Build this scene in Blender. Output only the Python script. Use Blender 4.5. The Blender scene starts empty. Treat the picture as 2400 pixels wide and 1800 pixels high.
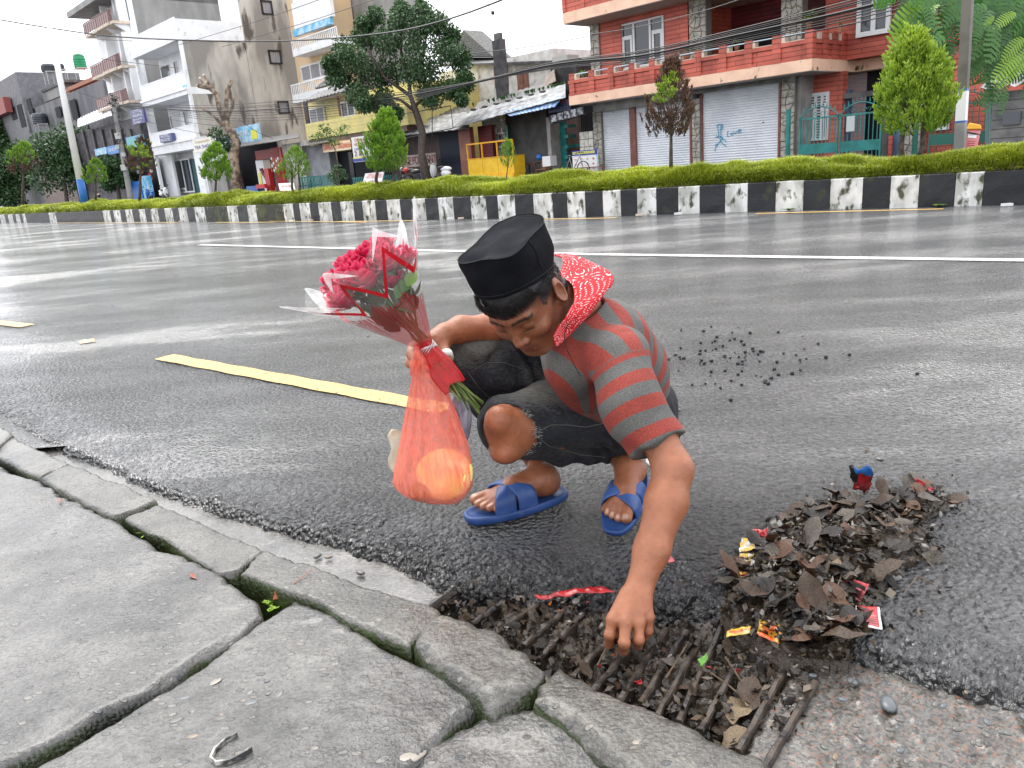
import bpy,math,random
import numpy as np
from mathutils import Matrix,Vector
random.seed(7)
RNG =np.random.default_rng(11)
scene =bpy.context.scene
COL =scene.collection
# ------------------------------------------------------------------ camera
HCAM =0.9
PITCH,ROLL =math.radians(16.16),math.radians(4.74)
cf =np.array([0,math.cos(PITCH),-math.sin(PITCH)])
_u0 =np.array([0,math.sin(PITCH),math.cos(PITCH)])
_r0 =np.array([1.0,0,0])
cr =_r0 *math.cos(ROLL)-_u0 *math.sin(ROLL)
cu =_u0 *math.cos(ROLL)+_r0 *math.sin(ROLL)
CC =np.array([0,0,HCAM])
cam_data =bpy.data.cameras.new('camera')
cam_data.sensor_width =36.0
cam_data.lens =27.0
cam_data.clip_start =0.02
cam_data.clip_end =2500
cam =bpy.data.objects.new('camera',cam_data)
COL.objects.link(cam)
cam.matrix_world =Matrix(((cr[0],cu[0],-cf[0],CC[0]),(cr[1],cu[1],-cf[1],CC[1]),(cr[2],cu[2],-cf[2],CC[2]),(0,0,0,1)))
scene.camera =cam
# ------------------------------------------------------------------ light: overcast, wet day
SUN_EL,SUN_AZ =math.radians(58),math.radians(-25)
world =bpy.data.worlds.new('World')
scene.world =world
world.use_nodes =True
wt =world.node_tree
for n in list(wt.nodes):wt.nodes.remove(n)
wo =wt.nodes.new('ShaderNodeOutputWorld');wb =wt.nodes.new('ShaderNodeBackground')
ws =wt.nodes.new('ShaderNodeTexSky');ws.sky_type ='NISHITA';ws.sun_disc =False
ws.sun_elevation =SUN_EL;ws.sun_rotation =SUN_AZ;ws.air_density =1.0;ws.dust_density =6.0;ws.ozone_density =1.0
wh =wt.nodes.new('ShaderNodeHueSaturation');wh.inputs['Saturation'].default_value =0.12;wh.inputs['Value'].default_value =1.0
wm =wt.nodes.new('ShaderNodeMix');wm.data_type ='RGBA';wm.inputs[0].default_value =0.8
wm.inputs[7].default_value =(12.0,12.2,12.8,1)
wt.links.new(ws.outputs[0],wh.inputs['Color']);wt.links.new(wh.outputs[0],wm.inputs[6])
wt.links.new(wm.outputs[2],wb.inputs[0]);wt.links.new(wb.outputs[0],wo.inputs[0])
wb.inputs[1].default_value =0.085
sd =bpy.data.lights.new('sun','SUN');sd.energy =1.2;sd.angle =math.radians(35);sd.color =(1.0,0.96,0.9)
sun =bpy.data.objects.new('sun',sd);COL.objects.link(sun)
_sv =Vector((math.sin(SUN_AZ)*math.cos(SUN_EL),math.cos(SUN_AZ)*math.cos(SUN_EL),math.sin(SUN_EL)))
sun.rotation_euler =_sv.to_track_quat('Z','Y').to_euler()
scene.view_settings.view_transform ='Standard'
scene.view_settings.look ='None'
scene.view_settings.exposure =1.25
scene.view_settings.gamma =1.0
scene.view_settings.use_curve_mapping =False
scene.cycles.use_denoising =True
scene.cycles.max_bounces =8
scene.cycles.transparent_max_bounces =16
scene.cycles.caustics_reflective =False
scene.cycles.caustics_refractive =False
# ------------------------------------------------------------------ geometry helpers
def ray(x,y):return cf +cr *(x -1200)/1800.-cu *(y -900)/1800.
def G(x,y,z=0.0):
 """point of the ground (height z) seen at photograph position x, y"""
 d =ray(x,y);return CC +d *((z -HCAM)/d[2])
def D(x,y,dep):return CC +ray(x,y)*dep
def px(p):
 q =np.asarray(p,float)-CC;Z =q @cf
 return 1200 +1800 *(q @cr)/Z,900 -1800 *(q @cu)/Z
def _lat(ix,iy,iz,seed):
 h =(ix.astype(np.int64)*374761393 +iy.astype(np.int64)*668265263 +iz.astype(np.int64)*2147483647 +seed *1442695041)&0xffffffff
 h =((h ^(h >>13))*1274126177)&0xffffffff
 h =h ^(h >>16)
 return (h &0xffff).astype(np.float32)/32767.5 -1.0
def noise(P,scale=1.0,seed=0,octaves=1):
 """value noise in -1..1 over an N x 3 (or N x 2) array"""
 P =np.asarray(P,dtype=np.float64)*scale
 if P.shape[-1]==2:P =np.concatenate([P,np.zeros(P.shape[:-1]+(1,))],-1)
 out =0;amp =1.0;tot =0
 for o in range(octaves):
  i =np.floor(P);f =(P -i).astype(np.float32);f =f *f *(3 -2 *f)
  ix,iy,iz =i[...,0],i[...,1],i[...,2]
  r =0
  for dx in (0,1):
   wx =f[...,0] if dx else 1 -f[...,0]
   for dy in (0,1):
    wy =f[...,1] if dy else 1 -f[...,1]
    for dz in (0,1):
     wz =f[...,2] if dz else 1 -f[...,2]
     r =r +wx *wy *wz *_lat(ix +dx,iy +dy,iz +dz,seed +o *17)
  out =out +amp *r;tot +=amp;amp *=0.5;P =P *2.03
 return out /tot
WORG ={}
def link(o,parent=None):
 COL.objects.link(o)
 if parent is not None:
  o.parent =parent
  l =WORG.get(parent.name)
  if l is not None:o.matrix_parent_inverse =Matrix.Translation(-Vector(l))
 return o
def tag(o,label=None,cat=None,group=None,kind=None):
 if label:o['label']=label
 if cat:o['category']=cat
 if group:o['group']=group
 if kind:o['kind']=kind
 return o
def thing(name,label,cat,loc=(0,0,0),group=None):
 o =bpy.data.objects.new(name,None);COL.objects.link(o)
 o.empty_display_size =0.1
 o.location =[float(c) for c in loc];WORG[o.name]=tuple(float(c) for c in loc)
 return tag(o,label,cat,group)
def struct(name,loc=(0,0,0)):
 o =bpy.data.objects.new(name,None);COL.objects.link(o);o.location =loc;WORG[o.name]=tuple(loc);o['kind']='structure';return o
def mesh_np(name,V,F,mat=None,parent=None,smooth=False,attrs=None,origin=False,mats=None,midx=None,uv=None):
 V =np.asarray(V,dtype=np.float32).reshape(-1,3)
 loc =None
 if origin or parent is None:
  if len(V):
   loc =np.array([V[:,0].mean(),V[:,1].mean(),V[:,2].min()]);V =V -loc
 me =bpy.data.meshes.new(name)
 if isinstance(F,np.ndarray):
  k =F.shape[1];n =len(F)
  me.vertices.add(len(V));me.vertices.foreach_set('co',V.astype(np.float32).ravel())
  me.loops.add(n *k);me.loops.foreach_set('vertex_index',F.astype(np.int32).ravel())
  me.polygons.add(n);me.polygons.foreach_set('loop_start',np.arange(0,n *k,k,dtype=np.int32))
  me.polygons.foreach_set('loop_total',np.full(n,k,dtype=np.int32))
 else:
  me.from_pydata([tuple(v) for v in V.tolist()],[],F)
 if attrs:
  for a,v in attrs.items():
   v =np.asarray(v,dtype=np.float32)
   if v.ndim ==1:
    at =me.attributes.new(a,'FLOAT','POINT');at.data.foreach_set('value',v)
   else:
    at =me.attributes.new(a,'FLOAT_COLOR','POINT')
    if v.shape[1]==3:v =np.concatenate([v,np.ones((len(v),1),np.float32)],1)
    at.data.foreach_set('color',v.ravel())
 if uv is not None:
  l =me.uv_layers.new(name='UVMap');vi =np.zeros(len(me.loops),np.int32);me.loops.foreach_get('vertex_index',vi)
  l.data.foreach_set('uv',np.asarray(uv,np.float32)[vi].ravel())
 me.update(calc_edges=True);me.validate()
 for m in (mats if mats else ([mat] if mat else [])):me.materials.append(m)
 if midx is not None:me.polygons.foreach_set('material_index',np.asarray(midx,np.int32))
 if smooth:me.polygons.foreach_set('use_smooth',np.ones(len(me.polygons),dtype=bool))
 o =bpy.data.objects.new(name,me)
 if loc is not None:o.location =loc
 if loc is not None and parent is None:WORG[o.name]=tuple(loc)
 link(o,parent)
 return o
class MB:
 """collects boxes, bars, tubes and patches and links them as one mesh"""
 def __init__(s,frame=None):s.V =[];s.F =[];s.fr =frame
 def add(s,V,F):
  b =len(s.V);s.V +=[tuple(float(c) for c in v) for v in V];s.F +=[tuple(b +i for i in f) for f in F];return s
 def box(s,x0,x1,y0,y1,z0,z1):
  V =[(x0,y0,z0),(x1,y0,z0),(x1,y1,z0),(x0,y1,z0),(x0,y0,z1),(x1,y0,z1),(x1,y1,z1),(x0,y1,z1)]
  return s.add(V,[(0,3,2,1),(4,5,6,7),(0,1,5,4),(1,2,6,5),(2,3,7,6),(3,0,4,7)])
 def hexa(s,b,t):
  return s.add(list(b)+list(t),[(0,3,2,1),(4,5,6,7),(0,1,5,4),(1,2,6,5),(2,3,7,6),(3,0,4,7)])
 def prism(s,poly,a,b,axis=1):
  """poly: (u, z) outline extruded along the frame's y from a to b (axis=1) or along x (axis=0)"""
  n =len(poly)
  f =(lambda u,z,t:(u,t,z)) if axis ==1 else ((lambda u,z,t:(t,u,z)) if axis ==0 else (lambda u,z,t:(u,z,t)))
  V =[f(u,z,a) for u,z in poly]+[f(u,z,b) for u,z in poly]
  return s.add(V,[tuple(range(n)),tuple(range(2 *n -1,n -1,-1))]+[(i,i +n,(i +1)%n +n,(i +1)%n) for i in range(n)])
 def tube(s,pts,r,n=6,cap=True,r2=None):
  pts =[np.asarray(p,float) for p in pts];m =len(pts)
  rr =r if hasattr(r,'__len__') else ([r]*m if r2 is None else list(np.linspace(r,r2,m)))
  V =[];prev =None
  for i,p in enumerate(pts):
   t =pts[min(i +1,m -1)]-pts[max(i -1,0)];t =t /(np.linalg.norm(t)+1e-9)
   if prev is None:
    a =np.array([0,0,1.]) if abs(t[2])<.9 else np.array([1.,0,0])
    u =np.cross(t,a)
   else:u =prev -t *(prev @t)
   u =u /(np.linalg.norm(u)+1e-9);prev =u;w =np.cross(t,u)
   for k in range(n):
    an =2 *math.pi *k /n;V.append(p +rr[i]*(u *math.cos(an)+w *math.sin(an)))
  F =[]
  for i in range(m -1):
   for k in range(n):
    F.append((i *n +k,i *n +(k +1)%n,(i +1)*n +(k +1)%n,(i +1)*n +k))
  if cap:F +=[tuple(range(n))[::-1],tuple(range((m -1)*n,m *n))]
  return s.add(V,F)
 def bar(s,a,b,w,h=None):
  """square bar between two points"""
  return s.tube([a,b],w *.7071,n=4)
 def sphere(s,c,r,n=8,m=6,sc=(1,1,1)):
  V =[(c[0],c[1],c[2]-r *sc[2])]
  for i in range(1,m):
   ph =-math.pi /2 +math.pi *i /m
   for k in range(n):
    a =2 *math.pi *k /n
    V.append((c[0]+r *sc[0]*math.cos(ph)*math.cos(a),c[1]+r *sc[1]*math.cos(ph)*math.sin(a),c[2]+r *sc[2]*math.sin(ph)))
  V.append((c[0],c[1],c[2]+r *sc[2]));F =[]
  for k in range(n):F.append((0,1 +(k +1)%n,1 +k))
  for i in range(m -2):
   for k in range(n):F.append((1 +i *n +k,1 +i *n +(k +1)%n,1 +(i +1)*n +(k +1)%n,1 +(i +1)*n +k))
  e =len(V)-1
  for k in range(n):F.append((e,1 +(m -2)*n +k,1 +(m -2)*n +(k +1)%n))
  return s.add(V,F)
 def lathe(s,prof,c=(0,0,0),n=12):
  V =[];F =[];m =len(prof)
  for r,z in prof:
   for k in range(n):
    a =2 *math.pi *k /n;V.append((c[0]+r *math.cos(a),c[1]+r *math.sin(a),c[2]+z))
  for i in range(m -1):
   for k in range(n):F.append((i *n +k,i *n +(k +1)%n,(i +1)*n +(k +1)%n,(i +1)*n +k))
  F +=[tuple(range(n))[::-1],tuple(range((m -1)*n,m *n))]
  return s.add(V,F)
 def build(s,name,mat,parent=None,smooth=False,**k):
  V =np.array(s.V,float).reshape(-1,3)
  if s.fr is not None:V =s.fr(V)
  return mesh_np(name,V,s.F,mat,parent,smooth,**k)
  # ------------------------------------------------------------------ materials
def nodes(name):
 m =bpy.data.materials.new(name);m.use_nodes =True;t =m.node_tree
 b =[n for n in t.nodes if n.type =='BSDF_PRINCIPLED'][0]
 return m,t,b
def rgba(c):return (c[0],c[1],c[2],1)
def mat(name,col,rough=.6,col2=None,scale=4.,lo=.4,hi=.6,bump=0.,bscale=40.,bdist=.01,metal=0.,trans=0.,coat=0.,spec=.5,col3=None,scale3=1.,lo3=.55,hi3=.65,detail=6.,stretch=None,ior=1.45,alpha=1.,rough2=None,sheen=0.,dist=0.,sss=0.):
 m,t,b =nodes(name);N =t.nodes.new;L =t.links.new
 b.inputs['Base Color'].default_value =rgba(col);b.inputs['Roughness'].default_value =rough
 b.inputs['Metallic'].default_value =metal;b.inputs['IOR'].default_value =ior
 b.inputs['Transmission Weight'].default_value =trans;b.inputs['Coat Weight'].default_value =coat;b.inputs['Coat Roughness'].default_value =.08
 b.inputs['Specular IOR Level'].default_value =spec;b.inputs['Alpha'].default_value =alpha;b.inputs['Sheen Weight'].default_value =sheen
 if sss:b.inputs['Subsurface Weight'].default_value =sss;b.inputs['Subsurface Radius'].default_value =(.02,.007,.004);b.inputs['Subsurface Scale'].default_value =.4
 tc =N('ShaderNodeTexCoord');co =tc.outputs['Object']
 if stretch:
  mp =N('ShaderNodeMapping');mp.inputs['Scale'].default_value =stretch;L(co,mp.inputs[0]);co =mp.outputs[0]
 def ns(sc,det=detail,ds=dist):
  n =N('ShaderNodeTexNoise');n.inputs['Scale'].default_value =sc;n.inputs['Detail'].default_value =det;n.inputs['Distortion'].default_value =ds;L(co,n.inputs['Vector']);return n.outputs[0]
 def ramp(f,a,z,c0,c1):
  r =N('ShaderNodeValToRGB');r.color_ramp.elements[0].position =a;r.color_ramp.elements[1].position =z
  r.color_ramp.elements[0].color =c0;r.color_ramp.elements[1].color =c1;L(f,r.inputs[0]);return r.outputs[0]
 if col2 is not None:
  f =ns(scale);c =ramp(f,lo,hi,rgba(col),rgba(col2))
  if rough2 is not None:L(ramp(f,lo,hi,(rough,)*3 +(1,),(rough2,)*3 +(1,)),b.inputs['Roughness'])
  if col3 is not None:
   f3 =ramp(ns(scale3),lo3,hi3,(0,0,0,1),(1,1,1,1));mx =N('ShaderNodeMix');mx.data_type ='RGBA'
   L(f3,mx.inputs[0]);L(c,mx.inputs[6]);mx.inputs[7].default_value =rgba(col3);c =mx.outputs[2]
  L(c,b.inputs['Base Color'])
 if bump:
  bp =N('ShaderNodeBump');bp.inputs['Strength'].default_value =bump;bp.inputs['Distance'].default_value =bdist;L(ns(bscale,4.),bp.inputs['Height']);L(bp.outputs[0],b.inputs['Normal'])
 return m
M ={}
def text(name,body,size,mat_,parent,origin,right,up,extrude=.003,align='CENTER',sx=1.0):
 """flat lettering standing on a sign: origin = middle of the line, right / up = directions in the world"""
 cu_=bpy.data.curves.new(name,'FONT');cu_.body =body;cu_.size =size;cu_.extrude =extrude;cu_.align_x =align;cu_.align_y ='CENTER'
 tmp =bpy.data.objects.new('tmp',cu_);COL.objects.link(tmp);bpy.context.view_layer.update()
 me =bpy.data.meshes.new_from_object(tmp.evaluated_get(bpy.context.evaluated_depsgraph_get()));bpy.data.objects.remove(tmp);bpy.data.curves.remove(cu_)
 me.materials.clear();me.materials.append(mat_);o =bpy.data.objects.new(name,me)
 r =Vector(right).normalized();u =Vector(up);u =(u -r *u.dot(r)).normalized();n =r.cross(u)
 Mx =Matrix(((r[0]*sx,u[0],n[0],origin[0]),(r[1]*sx,u[1],n[1],origin[1]),(r[2]*sx,u[2],n[2],origin[2]),(0,0,0,1)))
 link(o,parent)
 if parent is not None and parent.name in WORG:o.matrix_parent_inverse =Matrix.Translation(-Vector(WORG[parent.name]))
 o.matrix_basis =Mx
 return o
def leaf_mesh(mb,T_,p,d,n,L_,w,rs,fold=.25,curl=.3,tint=(.1,.9)):
 """pointed leaf blade from p along d, its face towards n"""
 d =np.array(d,float);d /=np.linalg.norm(d);s =np.cross(d,n);s /=np.linalg.norm(s)+1e-9;n =np.cross(s,d);k =6;V =[];F =[];tt =rs.uniform(*tint)
 for i in range(k +1):
  t =i /k;ww =w *math.sin(math.pi *min(.97,max(.03,t))**.85);c =p +d *L_*t *(1 -.08 *curl *t)-n *L_*curl *t *t
  V +=[c -s *ww +n *ww *fold,c,c +s *ww +n *ww *fold];T_+=[min(1,tt +rs.uniform(-.1,.1)),tt *.7,min(1,tt +rs.uniform(-.1,.1))]
 for i in range(k):
  b =i *3;F +=[(b,b +1,b +4,b +3),(b +1,b +2,b +5,b +4)]
 mb.add(V,F)
 # ================================================================== ground, road, gutter, kerb, pavement
def asphalt_mat():
 m,t,b =nodes('wet_asphalt');N =t.nodes.new;L =t.links.new
 tc =N('ShaderNodeTexCoord');geo =N('ShaderNodeNewGeometry');co =geo.outputs['Position']
 mp =N('ShaderNodeMapping');mp.inputs['Rotation'].default_value =(0,0,math.radians(42));mp.inputs['Scale'].default_value =(.35,1.0,1);L(co,mp.inputs[0])
 big =N('ShaderNodeTexNoise');big.inputs['Scale'].default_value =1.1;big.inputs['Detail'].default_value =7;big.inputs['Roughness'].default_value =.62;L(mp.outputs[0],big.inputs['Vector'])
 r =N('ShaderNodeValToRGB');e =r.color_ramp.elements;e[0].position =.42;e[0].color =(.45,.45,.45,1);e[1].position =.58;e[1].color =(.2,.2,.2,1);L(big.outputs[0],r.inputs[0]);L(r.outputs[0],b.inputs['Roughness'])
 fine =N('ShaderNodeTexNoise');fine.inputs['Scale'].default_value =60;fine.inputs['Detail'].default_value =3;L(co,fine.inputs['Vector'])
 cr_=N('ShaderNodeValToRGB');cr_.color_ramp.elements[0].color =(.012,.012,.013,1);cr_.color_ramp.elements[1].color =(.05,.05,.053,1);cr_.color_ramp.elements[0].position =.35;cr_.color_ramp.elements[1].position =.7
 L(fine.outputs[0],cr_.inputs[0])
 at =N('ShaderNodeAttribute');at.attribute_name ='edge';pale_ramp =N('ShaderNodeValToRGB');pale_ramp.color_ramp.elements[0].position =.35;pale_ramp.color_ramp.elements[1].position =.68;pale_ramp.color_ramp.elements[0].color =(.045,.045,.047,1);pale_ramp.color_ramp.elements[1].color =(.14,.14,.143,1);L(fine.outputs[0],pale_ramp.inputs[0])
 mxd =N('ShaderNodeMix');mxd.data_type ='RGBA';L(at.outputs['Fac'],mxd.inputs[0]);L(pale_ramp.outputs[0],mxd.inputs[6]);L(cr_.outputs[0],mxd.inputs[7]);L(mxd.outputs[2],b.inputs['Base Color'])  # base colour: darker tone near the road edge, paler elsewhere
 vo =N('ShaderNodeTexVoronoi');vo.feature ='SMOOTH_F1';vo.inputs['Scale'].default_value =75;vo.inputs['Smoothness'].default_value =.4;L(co,vo.inputs['Vector'])
 n2 =N('ShaderNodeTexNoise');n2.inputs['Scale'].default_value =38;n2.inputs['Detail'].default_value =5;n2.inputs['Roughness'].default_value =.7;L(co,n2.inputs['Vector'])
 n5 =N('ShaderNodeTexNoise');n5.inputs['Scale'].default_value =170;n5.inputs['Detail'].default_value =2;L(co,n5.inputs['Vector'])
 ad0 =N('ShaderNodeMath');ad0.operation ='SUBTRACT';L(n2.outputs[0],ad0.inputs[0]);L(vo.outputs['Distance'],ad0.inputs[1])
 ad =N('ShaderNodeMath');ad.operation ='MULTIPLY_ADD';ad.inputs[1].default_value =.35;L(n5.outputs[0],ad.inputs[0]);L(ad0.outputs[0],ad.inputs[2])
 bp =N('ShaderNodeBump');bp.inputs['Distance'].default_value =.045;bp.inputs['Strength'].default_value =1.0;L(ad.outputs[0],bp.inputs['Height'])
 sr =N('ShaderNodeValToRGB');sr.color_ramp.elements[0].position =.40;sr.color_ramp.elements[0].color =(1,)*3 +(1,);sr.color_ramp.elements[1].position =.62;sr.color_ramp.elements[1].color =(.42,)*3 +(1,)
 L(big.outputs[0],sr.inputs[0]);L(sr.outputs[0],bp.inputs['Strength']);L(bp.outputs[0],b.inputs['Normal'])
 b.inputs['Specular IOR Level'].default_value =.35
 b.inputs['Coat Weight'].default_value =1.0;b.inputs['Coat IOR'].default_value =1.65;b.inputs['Coat Roughness'].default_value =.13;L(bp.outputs[0],b.inputs['Coat Normal'])
 return m
M['asphalt']=asphalt_mat()
def n3_(t,co):
 n =t.nodes.new('ShaderNodeTexNoise');n.inputs['Scale'].default_value =3.1;n.inputs['Detail'].default_value =6;t.links.new(co,n.inputs['Vector'])
 r =t.nodes.new('ShaderNodeValToRGB');r.color_ramp.elements[0].position =.4;r.color_ramp.elements[0].color =(.08,)*3 +(1,);r.color_ramp.elements[1].position =.62;r.color_ramp.elements[1].color =(.5,)*3 +(1,);t.links.new(n.outputs[0],r.inputs[0]);return r.outputs[0]
def concrete_mat(name,a,c,rough,rough2,pebble=True,moss=0.0,warm=0.0,bstr=.5):
 m,t,b =nodes(name);N =t.nodes.new;L =t.links.new
 geo =N('ShaderNodeNewGeometry');co =geo.outputs['Position']
 n1 =N('ShaderNodeTexNoise');n1.inputs['Scale'].default_value =5;n1.inputs['Detail'].default_value =8;n1.inputs['Roughness'].default_value =.65;L(co,n1.inputs['Vector'])
 r1 =N('ShaderNodeValToRGB');r1.color_ramp.elements[0].position =.35;r1.color_ramp.elements[1].position =.68;r1.color_ramp.elements[0].color =rgba(a);r1.color_ramp.elements[1].color =rgba(c);L(n1.outputs[0],r1.inputs[0])
 col =r1.outputs[0]
 n2 =N('ShaderNodeTexNoise');n2.inputs['Scale'].default_value =130;n2.inputs['Detail'].default_value =4;L(co,n2.inputs['Vector'])
 mx0 =N('ShaderNodeMix');mx0.data_type ='RGBA';mx0.blend_type ='MULTIPLY';mx0.inputs[0].default_value =.75
 r2 =N('ShaderNodeValToRGB');r2.color_ramp.elements[0].position =.35;r2.color_ramp.elements[0].color =(.5,.5,.5,1);r2.color_ramp.elements[1].position =.65;r2.color_ramp.elements[1].color =(1.25,1.25,1.25,1);L(n2.outputs[0],r2.inputs[0])
 L(col,mx0.inputs[6]);L(r2.outputs[0],mx0.inputs[7]);col =mx0.outputs[2]
 hh =n2.outputs[0]
 if pebble:
  mp =N('ShaderNodeMapping');mp.inputs['Rotation'].default_value =(0,0,.7);mp.inputs['Scale'].default_value =(1,1.7,1);L(co,mp.inputs[0])
  nd =N('ShaderNodeTexNoise');nd.inputs['Scale'].default_value =9;L(mp.outputs[0],nd.inputs['Vector'])
  vo =N('ShaderNodeTexVoronoi');vo.inputs['Scale'].default_value =42;L(mp.outputs[0],vo.inputs['Vector'])
  rv =N('ShaderNodeValToRGB');rv.color_ramp.elements[0].position =.30;rv.color_ramp.elements[0].color =(1,1,1,1);rv.color_ramp.elements[1].position =.38;rv.color_ramp.elements[1].color =(0,0,0,1);L(vo.outputs['Distance'],rv.inputs[0])
  sx =N('ShaderNodeSeparateColor');L(vo.outputs['Color'],sx.inputs[0])
  gt =N('ShaderNodeMath');gt.operation ='GREATER_THAN';gt.inputs[1].default_value =.72;L(sx.outputs[0],gt.inputs[0])
  mu =N('ShaderNodeMath');mu.operation ='MULTIPLY';L(gt.outputs[0],mu.inputs[0]);L(rv.outputs[0],mu.inputs[1])
  pc =N('ShaderNodeValToRGB');pc.color_ramp.elements[0].color =(.04,.045,.05,1);pc.color_ramp.elements[1].color =(.17,.155,.135,1);L(sx.outputs[1],pc.inputs[0])
  mx =N('ShaderNodeMix');mx.data_type ='RGBA';L(mu.outputs[0],mx.inputs[0]);L(col,mx.inputs[6]);L(pc.outputs[0],mx.inputs[7]);col =mx.outputs[2]
  ad =N('ShaderNodeMath');ad.operation ='MULTIPLY_ADD';ad.inputs[1].default_value =.5;L(mu.outputs[0],ad.inputs[0]);L(n2.outputs[0],ad.inputs[2]);hh =ad.outputs[0]
 if moss:
  sp =N('ShaderNodeSeparateXYZ');L(co,sp.inputs[0])
  ns =N('ShaderNodeTexNoise');ns.inputs['Scale'].default_value =14;ns.inputs['Detail'].default_value =6;L(co,ns.inputs['Vector'])
  sn =N('ShaderNodeSeparateXYZ');L(geo.outputs['Normal'],sn.inputs[0])
  f =N('ShaderNodeMath');f.operation ='SUBTRACT';L(ns.outputs[0],f.inputs[0]);L(sn.outputs[2],f.inputs[1])
  rr =N('ShaderNodeValToRGB');rr.color_ramp.elements[0].position =.0;rr.color_ramp.elements[0].color =(0,0,0,1);rr.color_ramp.elements[1].position =.12;rr.color_ramp.elements[1].color =(moss,)*3 +(1,);L(f.outputs[0],rr.inputs[0])
  gm =N('ShaderNodeValToRGB');gm.color_ramp.elements[0].color =(.01,.012,.006,1);gm.color_ramp.elements[1].color =(.045,.07,.012,1);gm.color_ramp.elements[0].position =.4;gm.color_ramp.elements[1].position =.7;L(n1.outputs[0],gm.inputs[0])
  mx =N('ShaderNodeMix');mx.data_type ='RGBA';L(rr.outputs[0],mx.inputs[0]);L(col,mx.inputs[6]);L(gm.outputs[0],mx.inputs[7]);col =mx.outputs[2]
 L(col,b.inputs['Base Color'])
 rr2 =N('ShaderNodeValToRGB');rr2.color_ramp.elements[0].position =.38;rr2.color_ramp.elements[0].color =(rough,)*3 +(1,);rr2.color_ramp.elements[1].position =.62;rr2.color_ramp.elements[1].color =(rough2,)*3 +(1,)
 n3 =N('ShaderNodeTexNoise');n3.inputs['Scale'].default_value =2.2;n3.inputs['Detail'].default_value =5;L(co,n3.inputs['Vector']);L(n3.outputs[0],rr2.inputs[0]);L(rr2.outputs[0],b.inputs['Roughness'])
 b.inputs['Coat Weight'].default_value =.35;b.inputs['Coat Roughness'].default_value =.18;L(n3_(t,co),b.inputs['Coat Roughness'])
 bp =N('ShaderNodeBump');bp.inputs['Distance'].default_value =.005;bp.inputs['Strength'].default_value =bstr;L(hh,bp.inputs['Height']);L(bp.outputs[0],b.inputs['Normal'])
 return m
M['gutter']=concrete_mat('gutter_concrete',(.075,.072,.067),(.20,.192,.18),.12,.3,pebble=False,bstr=.35)
M['slab']=concrete_mat('slab_concrete',(.022,.022,.022),(.14,.135,.126),.14,.42,moss=.9,bstr=1.0)
M['kerbstone']=concrete_mat('kerbstone_concrete',(.028,.027,.024),(.15,.142,.124),.2,.45,moss=1.0,bstr=1.0)
M['mud']=mat('mud',(.035,.027,.019),.22,(.10,.078,.055),18,.35,.7,bump=1,bscale=60,bdist=.012,rough2=.5)
M['earth']=mat('earth',(.06,.045,.03),.8,(.10,.08,.05),6,bump=.5,bscale=30)
M['farground']=mat('far_ground',(.11,.11,.105),.5,(.2,.19,.18),.8,bump=.3,bscale=8)
# the great ground sheet out to the horizon
MB().box(-900,900,-60,1500,-1.2,-.9).build('ground',M['farground'])['kind']='structure'
EDGE =[(-300,850),(0,972),(60,1012),(150,1052),(240,1083),(330,1128),(400,1152),(500,1190),(600,1216),(700,1242),(800,1270),(900,1300),(985,1338),(1050,1375),(1150,1395),(1300,1400),(1480,1415),(1620,1430),(1760,1455),(1900,1500),(2050,1545),(2200,1585),(2400,1655),(2900,1830)]
EG =np.array([G(*p)[:2] for p in EDGE])
def poly_dist(P,L_):
 """signed distance to a polyline; positive on the left (road) side, index of the nearest segment kept out"""
 best =np.full(len(P),1e9);sg =np.ones(len(P))
 for a,b in zip(L_[:-1],L_[1:]):
  ab =b -a;q =P -a;t =np.clip((q @ab)/(ab @ab),0,1);d =np.linalg.norm(q -t[:,None]*ab,axis=1)
  s =np.sign(ab[0]*q[:,1]-ab[1]*q[:,0]);m_=d <best;best =np.where(m_,d,best);sg =np.where(m_,s,sg)
 return best *sg
def poly_in(P,poly):
 x,y =P[:,0],P[:,1];ins =np.zeros(len(P),bool);n =len(poly);j =n -1
 for i in range(n):
  xi,yi =poly[i];xj,yj =poly[j]
  c =((yi >y)!=(yj >y))&(x <(xj -xi)*(y -yi)/(yj -yi +1e-12)+xi);ins ^=c;j =i
 return ins
def poly_sdf(P,poly):
 poly =np.asarray(poly);d =np.full(len(P),1e9)
 for i in range(len(poly)):
  a =poly[i];b =poly[(i +1)%len(poly)];ab =b -a;q =P -a;t =np.clip((q @ab)/(ab @ab +1e-12),0,1)
  d =np.minimum(d,np.linalg.norm(q -t[:,None]*ab,axis=1))
 return np.where(poly_in(P,poly),-d,d)
def gridfaces(nr,nc,keep=None):
 i =np.arange(nr -1)[:,None]*nc +np.arange(nc -1)[None,:]
 F =np.stack([i,i +1,i +nc +1,i +nc],-1).reshape(-1,4)
 if keep is not None:F =F[keep[F].all(1)]
 return F
def compact(V,F,extra=None):
 u,inv =np.unique(F,return_inverse=True)
 return V[u],inv.reshape(F.shape),(u if extra is None else extra[u])
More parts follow.
